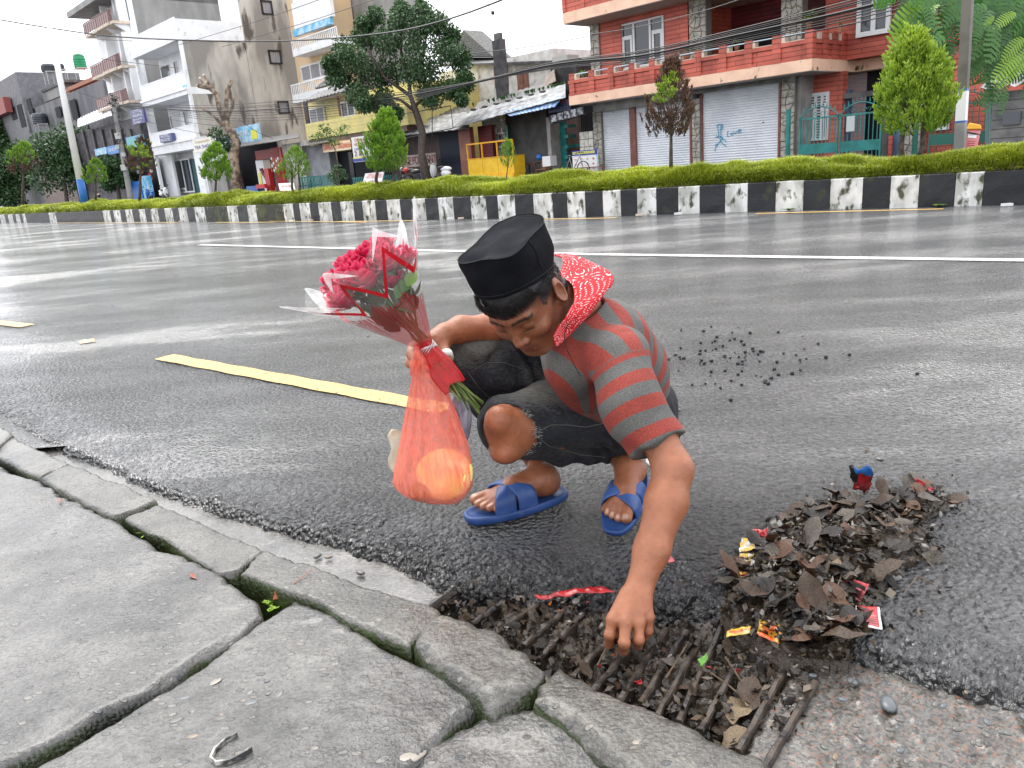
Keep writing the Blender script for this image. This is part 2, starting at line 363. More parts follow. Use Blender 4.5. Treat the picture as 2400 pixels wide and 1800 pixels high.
 # road surface near the camera: relief that grows to broken aggregate at the edge
rr_=.55 *np.power(14.0 /.55,np.linspace(0,1,620));aa_=np.radians(np.linspace(-48,52,620))
RR,AA =np.meshgrid(rr_,aa_,indexing='ij');XY =np.stack([RR *np.sin(AA),RR *np.cos(AA)],-1).reshape(-1,2)
de =poly_dist(XY,EG)+.016 *noise(XY,22,3,3)
rough_=np.clip(1 -de /.26,0,1)
pit =np.abs(noise(XY,70,5,2))
z =.004 *noise(XY,3,1,2)-(.0015 +.013 *rough_**1.5)*(1 -pit *2).clip(0,1)+.006 *rough_*noise(XY,40,8,2)+.006 *rough_*noise(XY,12,9)
z =z -.045 *(1 -np.clip((de +.004)/.035,0,1))**2 *1.2
z =z -.012 *np.clip((np.linalg.norm(XY,axis=1)-11)/3,0,1)
keep =de >-.03
V,F,ix_=compact(np.concatenate([XY,z[:,None]],1),gridfaces(620,620,keep));roadside =np.clip(1.25 -(de +.16 *noise(XY,2.2,61,3))/.62,0,1)[ix_]  # tone mask: full along the road edge, fading out unevenly into the lane
road =mesh_np('road',V,F,M['asphalt'],smooth=True,origin=False,attrs={'edge':roadside});road['kind']='structure'
far =MB();far.add([(-60,6,-.014),(-10,3,-.014),(12,2.5,-.014),(40,2,-.014),(60,80,-.014),(-150,190,-.014),(-200,130,-.014)],[(0,1,2,3,4,5,6)])
o =far.build('road_beyond',M['asphalt']);o['kind']='structure'
# kerb line and gutter
KL =np.array([G(x,y,.06)[:2] for x,y in [(-250,880),(0,1003),(159,1086),(362,1168),(618,1287),(1025,1425),(1262,1545),(1779,1775),(2100,1925)]])
rr_=.5 *np.power(7.0 /.5,np.linspace(0,1,330));aa_=np.radians(np.linspace(-50,60,420))
RR,AA =np.meshgrid(rr_,aa_,indexing='ij');XY =np.stack([RR *np.sin(AA),RR *np.cos(AA)],-1).reshape(-1,2)
de =poly_dist(XY,EG);dk =poly_dist(XY,KL)
xx,yy =XY[:,0],XY[:,1]
pt =np.array(G(1640,1640)[:2])-0
right =np.clip((xx +.10)/.25,0,1)
z =-.034 +.003 *noise(XY,9,2,3)+.0012 *noise(XY,60,4,2)
GP =np.array([G(x,y,-.02)[:2] for x,y in [(1010,1425),(1075,1378),(1250,1395),(1500,1420),(1700,1470),(1880,1555),(1800,1640),(1740,1760),(1500,1650),(1270,1560),(1120,1480)]])
gs =poly_sdf(XY,GP)
z =z +np.where(xx >.1,.012 *np.abs(noise(XY,55,21,2))*np.clip((xx -.25)/.3,0,1),0)
z =z -.075 *np.clip(-gs /.02,0,1)
keep =(de <.10)&(dk >-.12)
V,F,idx =compact(np.concatenate([XY,z[:,None]],1),gridfaces(330,420,keep))
# patches of mud and fine gravel on the gutter concrete
mud_f =np.clip((V[:,0]-.30)/.12,0,1)*.8 +.8 *np.clip(1 -(poly_sdf(V[:,:2],GP))/.05,0,1)
M['gutter_mix']=None
def gutter_mat():
 m =M['gutter'].copy();m.name ='gutter_with_silt';t =m.node_tree;N =t.nodes.new;L =t.links.new
 b =[n for n in t.nodes if n.type =='BSDF_PRINCIPLED'][0]
 at =N('ShaderNodeAttribute');at.attribute_name ='silt'
 geo =N('ShaderNodeNewGeometry');vo =N('ShaderNodeTexVoronoi');vo.inputs['Scale'].default_value =230;L(geo.outputs['Position'],vo.inputs['Vector'])
 r =N('ShaderNodeValToRGB');e =r.color_ramp.elements;e[0].position =0;e[0].color =(.035,.033,.029,1);e[1].position =.8;e[1].color =(.13,.122,.108,1);e2 =r.color_ramp.elements.new(.985);e2.color =(.18,.08,.05,1)
 s =N('ShaderNodeSeparateColor');L(vo.outputs['Color'],s.inputs[0]);L(s.outputs[0],r.inputs[0])
 ns =N('ShaderNodeTexNoise');ns.inputs['Scale'].default_value =7;ns.inputs['Detail'].default_value =6;L(geo.outputs['Position'],ns.inputs['Vector'])
 ad =N('ShaderNodeMath');ad.operation ='ADD';L(ns.outputs[0],ad.inputs[0]);L(at.outputs['Fac'],ad.inputs[1])
 rp =N('ShaderNodeValToRGB');rp.color_ramp.elements[0].position =.75;rp.color_ramp.elements[1].position =1.05;L(ad.outputs[0],rp.inputs[0])
 src =b.inputs['Base Color'].links[0].from_socket
 mx =N('ShaderNodeMix');mx.data_type ='RGBA';L(rp.outputs[0],mx.inputs[0]);L(src,mx.inputs[6]);L(r.outputs[0],mx.inputs[7]);L(mx.outputs[2],b.inputs['Base Color'])
 return m
gutter =mesh_np('gutter',V,F,gutter_mat(),smooth=True,attrs={'silt':mud_f});gutter['kind']='structure'
MB().box(-9,6,-3,9,-.5,-.16).build('subsoil',M['mud'])['kind']='structure'
# standing water in the gutter
M['water']=mat('puddle_water',(.08,.074,.066),.07,ior=1.33,spec=.8)
def puddle(pts,z,name='puddle'):
 P =[G(x,y,z) for x,y in pts]
 for _ in range(3):P =[q for i in range(len(P)) for q in (P[i]*.75 +P[(i +1)%len(P)]*.25,P[i]*.25 +P[(i +1)%len(P)]*.75)]
 P =[p +np.array([.010 *float(noise(p[None,:2],25,3,2)[0]),.010 *float(noise(p[None,:2],25,6,2)[0]),0]) for p in P]
 c =np.mean(P,0);V =[c]
 n =len(P)
 for i in range(n):
  for t in (0,):
   q =P[i]*(1 -t)+P[(i +1)%n]*t
   q =q.copy();q[2]=z;V.append(q)
 k =len(V)-1
 o =mesh_np(name,np.array(V),[(0,1 +i,1 +(i +1)%k) for i in range(k)],M['water'])
 o['kind']='structure';return o
puddle([(1003,1420),(1020,1400),(1075,1388),(1062,1408),(1025,1428)],-.026)
# ---- kerb stones and slabs, each with worn, broken edges
def stone(pts,ztop,zbot,name,matk,parent,seed,res=.0065,edge=.012,wear=.010,tilt=(0,0),grow=.001):
 P =np.array([G(x,y,ztop)[:2] for x,y in pts]);lo =P.min(0)-.05;hi =P.max(0)+.05
 nx =int((hi[0]-lo[0])/res);ny =int((hi[1]-lo[1])/res)
 gx,gy =np.meshgrid(np.linspace(lo[0],hi[0],nx),np.linspace(lo[1],hi[1],ny),indexing='ij')
 XY =np.stack([gx,gy],-1).reshape(-1,2)
 d0_=poly_sdf(XY,P)-grow;ds_=d0_+wear *noise(XY,11,seed,1);d =ds_+wear *.8 *noise(XY,28,seed +7,2)+.004 *noise(XY,70,seed +2,2)
 t =np.clip((d +edge)/(edge *1.15),0,1)
 h =ztop -edge *.8 *t **2 -(ztop -zbot)*np.clip((ds_-.001)/.026,0,1)**.9
 c =P.mean(0)
 h =h +.0022 *noise(XY,30,seed +4,2)*(d <0)+.004 *noise(XY,6,seed +5,2)+(XY -c)@np.array(tilt)
 keep =ds_<.032
 V,F,_=compact(np.concatenate([XY,h[:,None]],1),gridfaces(nx,ny,keep)[:,::-1])
 return mesh_np(name,V,F,matk,parent,smooth=True)
kerb =struct('kerb',tuple(np.append(KL[3],0)))
ZK =.06
KS =[[(-230,905),(0,1003),(28,1018),(-10,1050),(-60,1060),(-300,950)],[(-10,1008),(156,1086),(92,1116),(45,1094),(-40,1050)],[(160,1088),(362,1170),(268,1206),(198,1176),(96,1120)],[(368,1182),(618,1288),(555,1337),(512,1345),(440,1290),(296,1212)],[(622,1292),(1020,1428),(1024,1446),(955,1510),(900,1490),(760,1412),(562,1342)],[(1035,1430),(1240,1515),(1262,1560),(1245,1592),(1150,1640),(1060,1580),(972,1500),(1000,1450)],[(1310,1552),(1500,1640),(1779,1772),(1850,1830),(1600,1880),(1450,1780),(1370,1720),(1245,1640),(1262,1600)],]
for i,k in enumerate(KS):
 stone(k,ZK +(.008,0,.004,-.006,.002,.02,.012)[i],-.14,'kerb_stone',M['kerbstone'],kerb,30 +i,res=.005,grow=.004,edge=.009 if i <5 else .024,wear=.006 if i <5 else .014)
pavement =struct('pavement',tuple(np.append(KL[3]-.5,0)))
SL =[([(-900,900),(-60,1075),(90,1124),(250,1205),(330,1262),(520,1345),(600,1400),(618,1440),(560,1490),(330,1620),(0,1795),(-900,2300)],.055),([(690,1405),(775,1440),(960,1545),(1080,1598),(1128,1640),(1060,1690),(945,1800),(880,1900),(0,2100),(-200,1980),(10,1850),(330,1645),(600,1470)],.05),([(1120,1665),(1180,1650),(1290,1665),(1380,1730),(1500,1820),(1650,1960),(880,2150),(930,1870),(1010,1750)],.045),]
for i,(s_,zt) in enumerate(SL):
 stone(s_,zt,-.14,'slab',M['slab'],pavement,50 +i,res=.0055,edge=.02,wear=.012)
 # pebbles set in the concrete: each one a worn flat stone
def blob(name,mt,r=(1,1,.5),seed=0,n=9,m=6):
 mb =MB();mb.sphere((0,0,0),1.0,n,m,r);V =np.array(mb.V);V =V *(1 +.14 *noise(V,1.6,seed)[:,None])
 me =bpy.data.meshes.new(name);me.from_pydata([tuple(v) for v in V.tolist()],[],mb.F);me.materials.append(mt)
 me.polygons.foreach_set('use_smooth',np.ones(len(me.polygons),dtype=bool));return me
PEB =[]
for i,(c,c2) in enumerate([((.08,.09,.10),(.13,.14,.15)),((.09,.085,.08),(.15,.14,.13)),((.22,.20,.17),(.28,.25,.21)),((.16,.115,.085),(.20,.15,.11)),((.09,.09,.085),(.14,.14,.13))]):
 PEB.append(blob('pebble',mat('pebble_%s'%('slate','dark','pale','tan','grey')[i],c,.3,c2,30),(1,.62,.28),i))
PEB.append(blob('chip',mat('tarry_chip',(.008,.008,.008),.45),(1,.8,.7),9,5,4));PEB[-1].polygons.foreach_set('use_smooth',np.zeros(len(PEB[-1].polygons),dtype=bool))
def pebble(p,r,k,rot,parent,name='pebble',sz=1.0):
 o =bpy.data.objects.new(name,PEB[k]);o.location =p;o.scale =(r,r,r *sz);o.rotation_euler =(random.uniform(-.15,.15),random.uniform(-.15,.15),rot)
 link(o,parent)
 if parent is not None and parent.name in WORG:o.matrix_parent_inverse =Matrix.Translation(-Vector(WORG[parent.name]))
 return o
named =[(588,1536,.024,0),(664,1672,.040,0),(504,1682,.016,3),(855,1535,.013,2),(618,1462,.009,2),(860,1705,.015,2),(800,1569,.013,2),(830,1691,.008,2),(755,1705,.012,3),(665,1765,.018,4),(710,1768,.016,4),(715,1735,.014,0),(765,1775,.018,0),(650,1500,.014,4),(745,1508,.013,0),(470,1660,.02,4),(440,1630,.018,0),(480,1730,.018,4),(1025,1585,.014,1),(1035,1685,.016,4),(860,1567,.018,4),(520,1740,.012,4),(410,1560,.014,4),(442,1790,.009,2),(560,1680,.009,4),(960,1770,.03,2),(690,1525,.014,4),(780,1740,.014,4),(835,1745,.015,1),(870,1740,.016,1)]
for x,y,r,k in named:pebble(G(x,y,.045),r,k,random.uniform(.3,1.0),pavement,sz=.4)
pp =np.array([G(x,y,.05)[:2] for x,y in SL[1][0]])
cnt =0
while cnt <190:
 x,y =random.uniform(60,1120),random.uniform(1430,1830);p =G(x,y,.047)
 if poly_sdf(np.array([p[:2]]),pp)[0]>-.03:continue
 pebble(p,random.choice((.004,.005,.006,.008,.010,.013)),random.choice((0,1,4,4,0,2,3)),random.uniform(.2,1.2),pavement,sz=.45);cnt +=1
pp =np.array([G(x,y,.072)[:2] for x,y in KS[6]]);cnt =0
while cnt <70:
 x,y =random.uniform(1260,1850),random.uniform(1560,1800);p =G(x,y,.068)
 if poly_sdf(np.array([p[:2]]),pp)[0]>-.03:continue
 pebble(p,random.choice((.005,.006,.009,.014,.018)),random.choice((0,1,4,4,2,3)),random.uniform(-.6,.4),kerb,sz=.5);cnt +=1
 # road markings: worn thermoplastic strips
def paint(name,col,gap=.5):
 m,t,b =nodes(name);N =t.nodes.new;L =t.links.new;geo =N('ShaderNodeNewGeometry')
 n =N('ShaderNodeTexNoise');n.inputs['Scale'].default_value =60;n.inputs['Detail'].default_value =5;L(geo.outputs['Position'],n.inputs['Vector'])
 r =N('ShaderNodeValToRGB');r.color_ramp.elements[0].position =gap -.16;r.color_ramp.elements[0].color =(.06,.06,.055,1);r.color_ramp.elements[1].position =gap -.06;r.color_ramp.elements[1].color =rgba(col);L(n.outputs[0],r.inputs[0]);L(r.outputs[0],b.inputs['Base Color'])
 b.inputs['Roughness'].default_value =.35
 bp =N('ShaderNodeBump');bp.inputs['Strength'].default_value =.8;bp.inputs['Distance'].default_value =.008;L(n.outputs[0],bp.inputs['Height']);L(bp.outputs[0],b.inputs['Normal'])
 return m
M['yellow_paint']=paint('yellow_road_paint',(.70,.44,.13),.50);M['white_paint']=paint('white_road_paint',(.66,.66,.65),.50)
def marking(pa,pb,w,mt,n=40,z=.006,zs=0):
 a,b =np.array(G(*pa)),np.array(G(*pb));t =(b -a);L_=np.linalg.norm(t);t =t /L_;nrm =np.array([-t[1],t[0],0])
 V =[];F =[]
 for i in range(n +1):
  p =a +(b -a)*i /n;e1 =.008 *math.sin(i *7.3)*min(1,1);
  V +=[p +nrm *(w /2 +e1 *.5)+[0,0,z],p -nrm *(w /2 +.4 *e1)+[0,0,z]]
 for i in range(n):F.append((2 *i,2 *i +1,2 *i +3,2 *i +2))
 o =mesh_np('road_marking',np.array(V),F,mt);o['kind']='structure';return o
marking((385,838),(1050,962),.11,M['yellow_paint'])
marking((-500,700),(64,765),.11,M['yellow_paint'],12)
marking((470,574),(1392,597),.12,M['white_paint'],z=.004);marking((1380,596.5),(3200,622),.12,M['white_paint'],z=.0045)
# ================================================================== central reserve: painted kerb, bank, ground cover
MLP =[(0,522),(330,519),(640,518),(1030,513),(1400,508),(1700,498),(2000,490),(2400,480)]
mx_=np.array([p[0] for p in MLP],float);my_=np.array([p[1] for p in MLP],float)
def mline(x):
 p =G(x,np.interp(x,mx_,my_));return p
ML =[mline(x) for x in (0,330,640,1030,1400,1700,2000,2400)]
d0 =(ML[0]-ML[1]);ML =[ML[0]+d0 *1.5]+ML;d1 =ML[-1]-ML[-2];ML =ML +[ML[-1]+d1 *3]
ML =np.array(ML)
HK =.37
M['kerb_white']=mat('kerb_white_paint',(.42,.42,.39),.5,(.72,.72,.70),5,.4,.6,bump=.4,bscale=20,col3=(.055,.06,.03),scale3=11,lo3=.53,hi3=.64,detail=14,stretch=(1,1,.6))
M['kerb_black']=mat('kerb_black_paint',(.007,.008,.011),.5,(.015,.017,.022),3,bump=.4,bscale=20,col3=(.045,.055,.02),scale3=3.5,lo3=.60,hi3=.74,detail=9)
M['kerb_moss']=mat('kerb_mossy',(.02,.022,.015),.6,(.06,.075,.02),3,.45,.65,bump=.5,bscale=20,col3=(.3,.3,.27),scale3=12,lo3=.66,hi3=.7,detail=9)
median =struct('median',(0,12,0))
bounds =[(-420,'B')]
x =-400
for a,b in [(-300,-285),(-240,-228),(-180,-168),(-120,-110),(-70,-60),(-30,-20),(3,14),(22,33),(40,49),(56,63),(118,134),(245,262),(270,286),(298,314),(330,344),(357,374),(390,408),(423,442),(460,484),(537,560),(584,604),(668,691),(706,730),(750,780),(802,832),(853,883),(910,941),(969,1000),(1030,1065),(1106,1142),(1169,1209),(1252,1297),(1331,1373),(1414,1456),(1494,1539),(1590,1640),(1699,1752),(1817,1882),(1944,2020),(2084,2151),(2235,2301),(2420,2500),(2600,2700)]:
 bounds.append((a,'W'));bounds.append((b,'B'))
bounds.append((2850,'E'))
def mpt(x):
 """front foot of the median kerb under photograph column x (extrapolated along the line outside the frame)"""
 if x <0:return ML[1]+(ML[0]-ML[1])/1.5 *(-x /330.)*.9
 if x >2400:return ML[-2]+d1 *(x -2400)/400.
 return mline(x)
def kerb_block(pa,pb,mt,seed):
 t =pb -pa;L_=np.linalg.norm(t);t =t /L_;n =np.array([-t[1],t[0],0]);
 if n[1]<0:n =-n
 ns =max(2,int(L_/.12)) if L_<2 else 6;V =[];F =[]
 prof =[(0.0,-.02),(0.0,.10),(.004,.22),(.006,HK -.012),(.018,HK),(.13,HK),(.13,-.02)]
 rs =np.random.default_rng(seed)
 for i in range(ns +1):
  p =pa +t *L_*i /ns
  for j,(o_,z_) in enumerate(prof):
   w =rs.uniform(-.005,.005) if 0 <i <ns else 0
   V.append(p +n *(o_+(w if j <5 else 0))+[0,0,z_+w])
 k =len(prof)
 for i in range(ns):
  for j in range(k -1):F.append((i *k +j,(i +1)*k +j,(i +1)*k +j +1,i *k +j +1))
 F +=[tuple(range(k)),tuple(range(ns *k,ns *k +k))[::-1]]
 return mesh_np('kerb_block',np.array(V),F,mt,median)
for i in range(len(bounds)-1):
 a,c =bounds[i];b =bounds[i +1][0]
 pa,pb =mpt(a),mpt(b)
 g_=(pb -pa)/np.linalg.norm(pb -pa)*.003
 mt =M['kerb_white'] if c =='W' else (M['kerb_moss'] if (134 <a <250 or 600 <a <670 or 484 <=a <530) else M['kerb_black'])
 kerb_block(pa +g_,pb -g_,mt,i)
marking((630,517 +1.5),(860,521),.09,M['yellow_paint'],8,.004)
for (a,b) in [(150,440),(530,670),(820,1000),(1270,1470),(1790,2222)]:
 pa,pb =mpt(a),mpt(b)
 V =[];
 tt =(pb -pa)/np.linalg.norm(pb -pa);nn =np.array([tt[1],-tt[0],0]);nn =nn if nn[1]<0 else -nn
 for i in range(9):
  q =mpt(a +(b -a)*i /8.)+nn *.28;V +=[q +nn *.05 +[0,0,.003],q -nn *.05 +[0,0,.003]]
 mesh_np('road_marking',np.array(V),[(2 *i,2 *i +1,2 *i +3,2 *i +2) for i in range(8)],M['yellow_paint'])['kind']='structure'
 # earth bank between the kerbs
def mnorm(i,P_):
 t =P_[min(i +1,len(P_)-1)]-P_[max(i -1,0)];t =t /np.linalg.norm(t);n =np.array([-t[1],t[0],0]);return n if n[1]>0 else -n
def resample(P_,n):
 s =np.concatenate([[0],np.cumsum(np.linalg.norm(np.diff(P_,axis=0),axis=1))]);u =np.linspace(0,s[-1],n)
 return np.stack([np.interp(u,s,P_[:,k]) for k in range(3)],1),s[-1]
MR,MLEN =resample(ML,240)
MN =np.array([mnorm(i,MR) for i in range(240)])
W_=np.array([.12,.2,.4,.6,.8,1.0,1.2,1.38])
def bank_h(P2,w):
 w =np.asarray(w);prof =np.sin(np.clip((w -.10)/1.3,0,1)*math.pi)**.6
 return HK -.02 +prof *(.14 +.09 *noise(P2,.8,77)+.05 *noise(P2,2.2,78))
Vb =[]
for i in range(240):
 for w in W_:
  p =MR[i]+MN[i]*w;Vb.append([p[0],p[1],0])
Vb =np.array(Vb);Vb[:,2]=bank_h(Vb[:,:2],np.tile(W_,240))
mesh_np('bank',Vb,gridfaces(240,len(W_)),M['earth'],median,smooth=True)
mb =MB()
for i in range(239):
 a,b =MR[i]+MN[i]*1.38,MR[i +1]+MN[i +1]*1.38;a2,b2 =a +MN[i]*.13,b +MN[i +1]*.13
 z0,z1 =np.array([0,0,-.05]),np.array([0,0,HK])
 mb.hexa([a +z0,b +z0,b2 +z0,a2 +z0],[a +z1,b +z1,b2 +z1,a2 +z1])
mb.build('rear_kerb',M['kerb_black'],median)
# ground cover: fine needle-like stems, thick and lumpy
def leafmat(name,c1,c2,rough=.45,trans=.25,scale=3.0):
 m,t,b =nodes(name);N =t.nodes.new;L =t.links.new
 at =N('ShaderNodeAttribute');at.attribute_name ='tint'
 mx =N('ShaderNodeMix');mx.data_type ='RGBA';L(at.outputs['Fac'],mx.inputs[0]);mx.inputs[6].default_value =rgba(c1);mx.inputs[7].default_value =rgba(c2)
 L(mx.outputs[2],b.inputs['Base Color']);b.inputs['Roughness'].default_value =rough
 tr =N('ShaderNodeBsdfTranslucent');ms =N('ShaderNodeMixShader');ms.inputs[0].default_value =trans
 L(mx.outputs[2],tr.inputs[0]);L(b.outputs[0],ms.inputs[1]);L(tr.outputs[0],ms.inputs[2])
 out =[n for n in t.nodes if n.type =='OUTPUT_MATERIAL'][0];L(ms.outputs[0],out.inputs[0]);return m
M['cover']=leafmat('ground_cover_leaf',(.11,.17,.012),(.56,.62,.05))
def ground_cover():
 cum =np.concatenate([[0],np.cumsum(np.linalg.norm(np.diff(MR,axis=0),axis=1))])
 n =190000
 dcam =np.linalg.norm(MR[:,:2],axis=1)
 dens =1 /np.maximum(dcam,7)**1.6;cd =np.cumsum(dens);cd /=cd[-1]
 i =np.searchsorted(cd,RNG.random(n)).clip(0,238);f =RNG.random(n)
 base =MR[i]*(1 -f)[:,None]+MR[i +1]*f[:,None];w =.07 +1.34 *RNG.random(n)**.8
 p =base +MN[i]*w[:,None];p[:,2]=bank_h(p[:,:2],w)
 d =np.linalg.norm(p[:,:2],axis=1);sc =np.clip(d /12,.8,3.2)
 lump =noise(p[:,:2],1.7,5,2);lump2 =noise(p[:,:2],5.5,6)
 h =(.115 +.055 *lump +.03 *lump2 +.035 *RNG.random(n))*np.clip((w -.0)/.25,.45,1)*(1 +.12 *sc)
 a =RNG.random(n)*2 *math.pi;lean =.25 +.9 *RNG.random(n);lean =np.where(w <.25,lean +.5,lean)
 out =np.stack([np.cos(a),np.sin(a),np.zeros(n)],1);out =out -MN[i]*(np.clip(.35 -w,0,.35)*3)[:,None]
 wd =.0045 *sc;side =np.stack([-out[:,1],out[:,0],np.zeros(n)],1)
 mid =p +out *(h *lean *.35)[:,None]+[0,0,1]*(h *.7)[:,None]
 tip =p +out *(h *lean)[:,None]+[0,0,1]*(h *(1.05 -.25 *lean))[:,None]
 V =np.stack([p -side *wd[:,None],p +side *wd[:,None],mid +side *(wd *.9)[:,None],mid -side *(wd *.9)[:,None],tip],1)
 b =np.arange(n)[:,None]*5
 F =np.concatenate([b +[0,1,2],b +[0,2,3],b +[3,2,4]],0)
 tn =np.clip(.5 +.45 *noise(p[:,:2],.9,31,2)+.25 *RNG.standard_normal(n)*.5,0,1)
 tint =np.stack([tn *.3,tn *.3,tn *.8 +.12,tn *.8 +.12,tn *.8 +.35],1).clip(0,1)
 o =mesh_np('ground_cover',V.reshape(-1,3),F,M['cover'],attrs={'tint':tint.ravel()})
 tag(o,'thick yellow-green needle-leaved ground cover on the median bank','ground cover',kind='stuff')
ground_cover()
# ================================================================== buildings across the road
_h =ray(-560,525);SD =-np.array([_h[0],_h[1],0]);SD /=np.linalg.norm(SD)
ND =np.array([-SD[1],SD[0],0.]);ND =ND if ND[1]>0 else -ND
_b =D(1450,405,31.);FO =np.array([_b[0],_b[1],0])
def Q(x,y,n=0.):
 d =ray(x,y);o =FO +ND *n;t =((o -CC)@ND)/(d @ND);p =CC +d *t -FO;return float(p @SD),float(p[2])
def W3(s,n,z):return FO +SD *s +ND *n +np.array([0,0,z])
def FR(V):V =np.asarray(V,float);return FO +V[:,:1]*SD +V[:,1:2]*ND +V[:,2:3]*np.array([0,0,1.])
class FB(MB):
 """mesh builder in street coordinates: s along the street, n into the plots, z up"""
 def __init__(s):super().__init__(FR)
 def pb(s,x0,x1,yb,yt,n0,n1,z0=None,z1=None):
  ym =((yb if yb is not None else yt)+yt)/2;xm =(x0 +x1)/2
  a =Q(x0,ym,n0)[0];b =Q(x1,ym,n0)[0]
  za =Q(xm,yb,n0)[1] if z0 is None else z0;zb =Q(xm,yt,n0)[1] if z1 is None else z1
  s.box(a,b,n0,n1,za,zb);return s
def sz(x0,x1,yb,yt,n0=0.):
 xm =(x0 +x1)/2;ym =(yb +yt)/2;return Q(x0,ym,n0)[0],Q(x1,ym,n0)[0],Q(xm,yb,n0)[1],Q(xm,yt,n0)[1]
def bthing(name,label,cat,s,n,group=None):return thing(name,label,cat,W3(s,n,0),group)
def brickmat(name,c1,c2,mortar,bw=.24,rh=.15,msize=.016,rough=.55,bump=.6):
 m,t,b =nodes(name);N =t.nodes.new;L =t.links.new
 geo =N('ShaderNodeNewGeometry');sub =N('ShaderNodeVectorMath');sub.operation ='SUBTRACT';sub.inputs[1].default_value =tuple(FO);L(geo.outputs['Position'],sub.inputs[0])
 d1 =N('ShaderNodeVectorMath');d1.operation ='DOT_PRODUCT';d1.inputs[1].default_value =tuple(SD +.6 *ND);L(sub.outputs[0],d1.inputs[0])
 sp =N('ShaderNodeSeparateXYZ');L(sub.outputs[0],sp.inputs[0]);cb =N('ShaderNodeCombineXYZ');L(d1.outputs['Value'],cb.inputs[0]);L(sp.outputs[2],cb.inputs[1])
 br =N('ShaderNodeTexBrick');br.inputs['Scale'].default_value =1;br.inputs['Brick Width'].default_value =bw;br.inputs['Row Height'].default_value =rh;br.inputs['Mortar Size'].default_value =msize
 br.inputs['Color1'].default_value =rgba(c1);br.inputs['Color2'].default_value =rgba(c2);br.inputs['Mortar'].default_value =rgba(mortar);L(cb.outputs[0],br.inputs['Vector'])
 n =N('ShaderNodeTexNoise');n.inputs['Scale'].default_value =1.2;n.inputs['Detail'].default_value =7;L(geo.outputs['Position'],n.inputs['Vector'])
 r =N('ShaderNodeValToRGB');r.color_ramp.elements[0].position =.3;r.color_ramp.elements[0].color =(.55,.5,.5,1);r.color_ramp.elements[1].position =.6;r.color_ramp.elements[1].color =(1.1,1.1,1.1,1);L(n.outputs[0],r.inputs[0])
 mx =N('ShaderNodeMix');mx.data_type ='RGBA';mx.blend_type ='MULTIPLY';mx.inputs[0].default_value =1;L(br.outputs['Color'],mx.inputs[6]);L(r.outputs[0],mx.inputs[7]);L(mx.outputs[2],b.inputs['Base Color'])
 b.inputs['Roughness'].default_value =rough
 bp =N('ShaderNodeBump');bp.invert =True;bp.inputs['Strength'].default_value =bump;bp.inputs['Distance'].default_value =.015;L(br.outputs['Fac'],bp.inputs['Height']);L(bp.outputs[0],b.inputs['Normal'])
 return m
M['brick']=brickmat('red_painted_brick',(.56,.125,.08),(.48,.10,.065),(.28,.06,.04),bw=1.5)
M['peach']=mat('peach_render',(.86,.58,.42),.55,(.76,.49,.35),2,bump=.2,bscale=20,col3=(.10,.07,.05),scale3=2.6,lo3=.64,hi3=.70,detail=9)
M['cream']=mat('cream_reveal',(.70,.58,.46),.6,(.5,.42,.35),4)
M['soffit']=mat('soffit_render',(.30,.27,.24),.7,(.36,.33,.30),2)
M['greyconc']=mat('grey_concrete',(.20,.20,.19),.6,(.30,.295,.28),2.5,bump=.3,bscale=20)
M['darkconc']=mat('dark_concrete',(.07,.07,.07),.6,(.13,.125,.12),1.5,bump=.3,bscale=20)
M['stonev']=mat('veneer_stone',(.30,.28,.24),.5,(.46,.43,.37),6,bump=.4,bscale=30,col3=(.2,.2,.19),scale3=3)
M['mortar']=mat('mortar',(.16,.15,.14),.8)
M['shutter']=mat('galvanised_shutter',(.62,.65,.70),.42,(.72,.75,.79),1.2,metal=.0,bump=.1,bscale=30,col3=(.12,.07,.05),scale3=5,lo3=.73,hi3=.76)
M['rustpost']=mat('brown_oxide_paint',(.17,.055,.04),.5,(.22,.09,.07),6)
M['wframe']=mat('white_window_frame',(.72,.73,.74),.4)
M['glass']=mat('window_glass',(.035,.045,.055),.08,spec=.8)
M['curtain']=mat('curtain',(.22,.22,.25),.8,(.34,.33,.33),3,stretch=(6,6,.4))
M['pipe']=mat('pale_blue_pipe',(.45,.55,.62),.35,metal=.2)
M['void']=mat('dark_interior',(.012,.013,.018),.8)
M['maroon']=brickmat('maroon_brick',(.20,.03,.035),(.16,.025,.03),(.08,.015,.015),bw=.9)
M['leaf']=leafmat('leaf_green',(.03,.09,.015),(.20,.33,.05));M['leafdark']=leafmat('leaf_dark',(.012,.045,.015),(.07,.15,.045),trans=.15)
M['pot']=mat('clay_pot',(.30,.13,.07),.7)
M['teal']=mat('teal_gate_paint',(.012,.14,.13),.35,(.02,.20,.19),3)
M['tealdk']=mat('dark_green_gate_paint',(.015,.12,.09),.35)
def shutter(root,x0,x1,yb,yt,n=0.,name='shutter',zb=.02):
 s0,s1,z0,z1 =sz(x0,x1,yb,yt,n);z0 =zb
 mb =FB();V =[];F =[];k =int((z1 -z0)/.085)
 for i in range(k *4 +1):
  z_=z0 +(z1 -z0)*i /(k *4);o_=(0,.012,.024,.012)[i %4]
  V +=[(s0,n +o_,z_),(s1,n +o_,z_)]
 for i in range(k *4):F.append((2 *i,2 *i +1,2 *i +3,2 *i +2))
 mb.add(V,F);return mb.build(name,M['shutter'],root),(s0,s1,z0,z1)
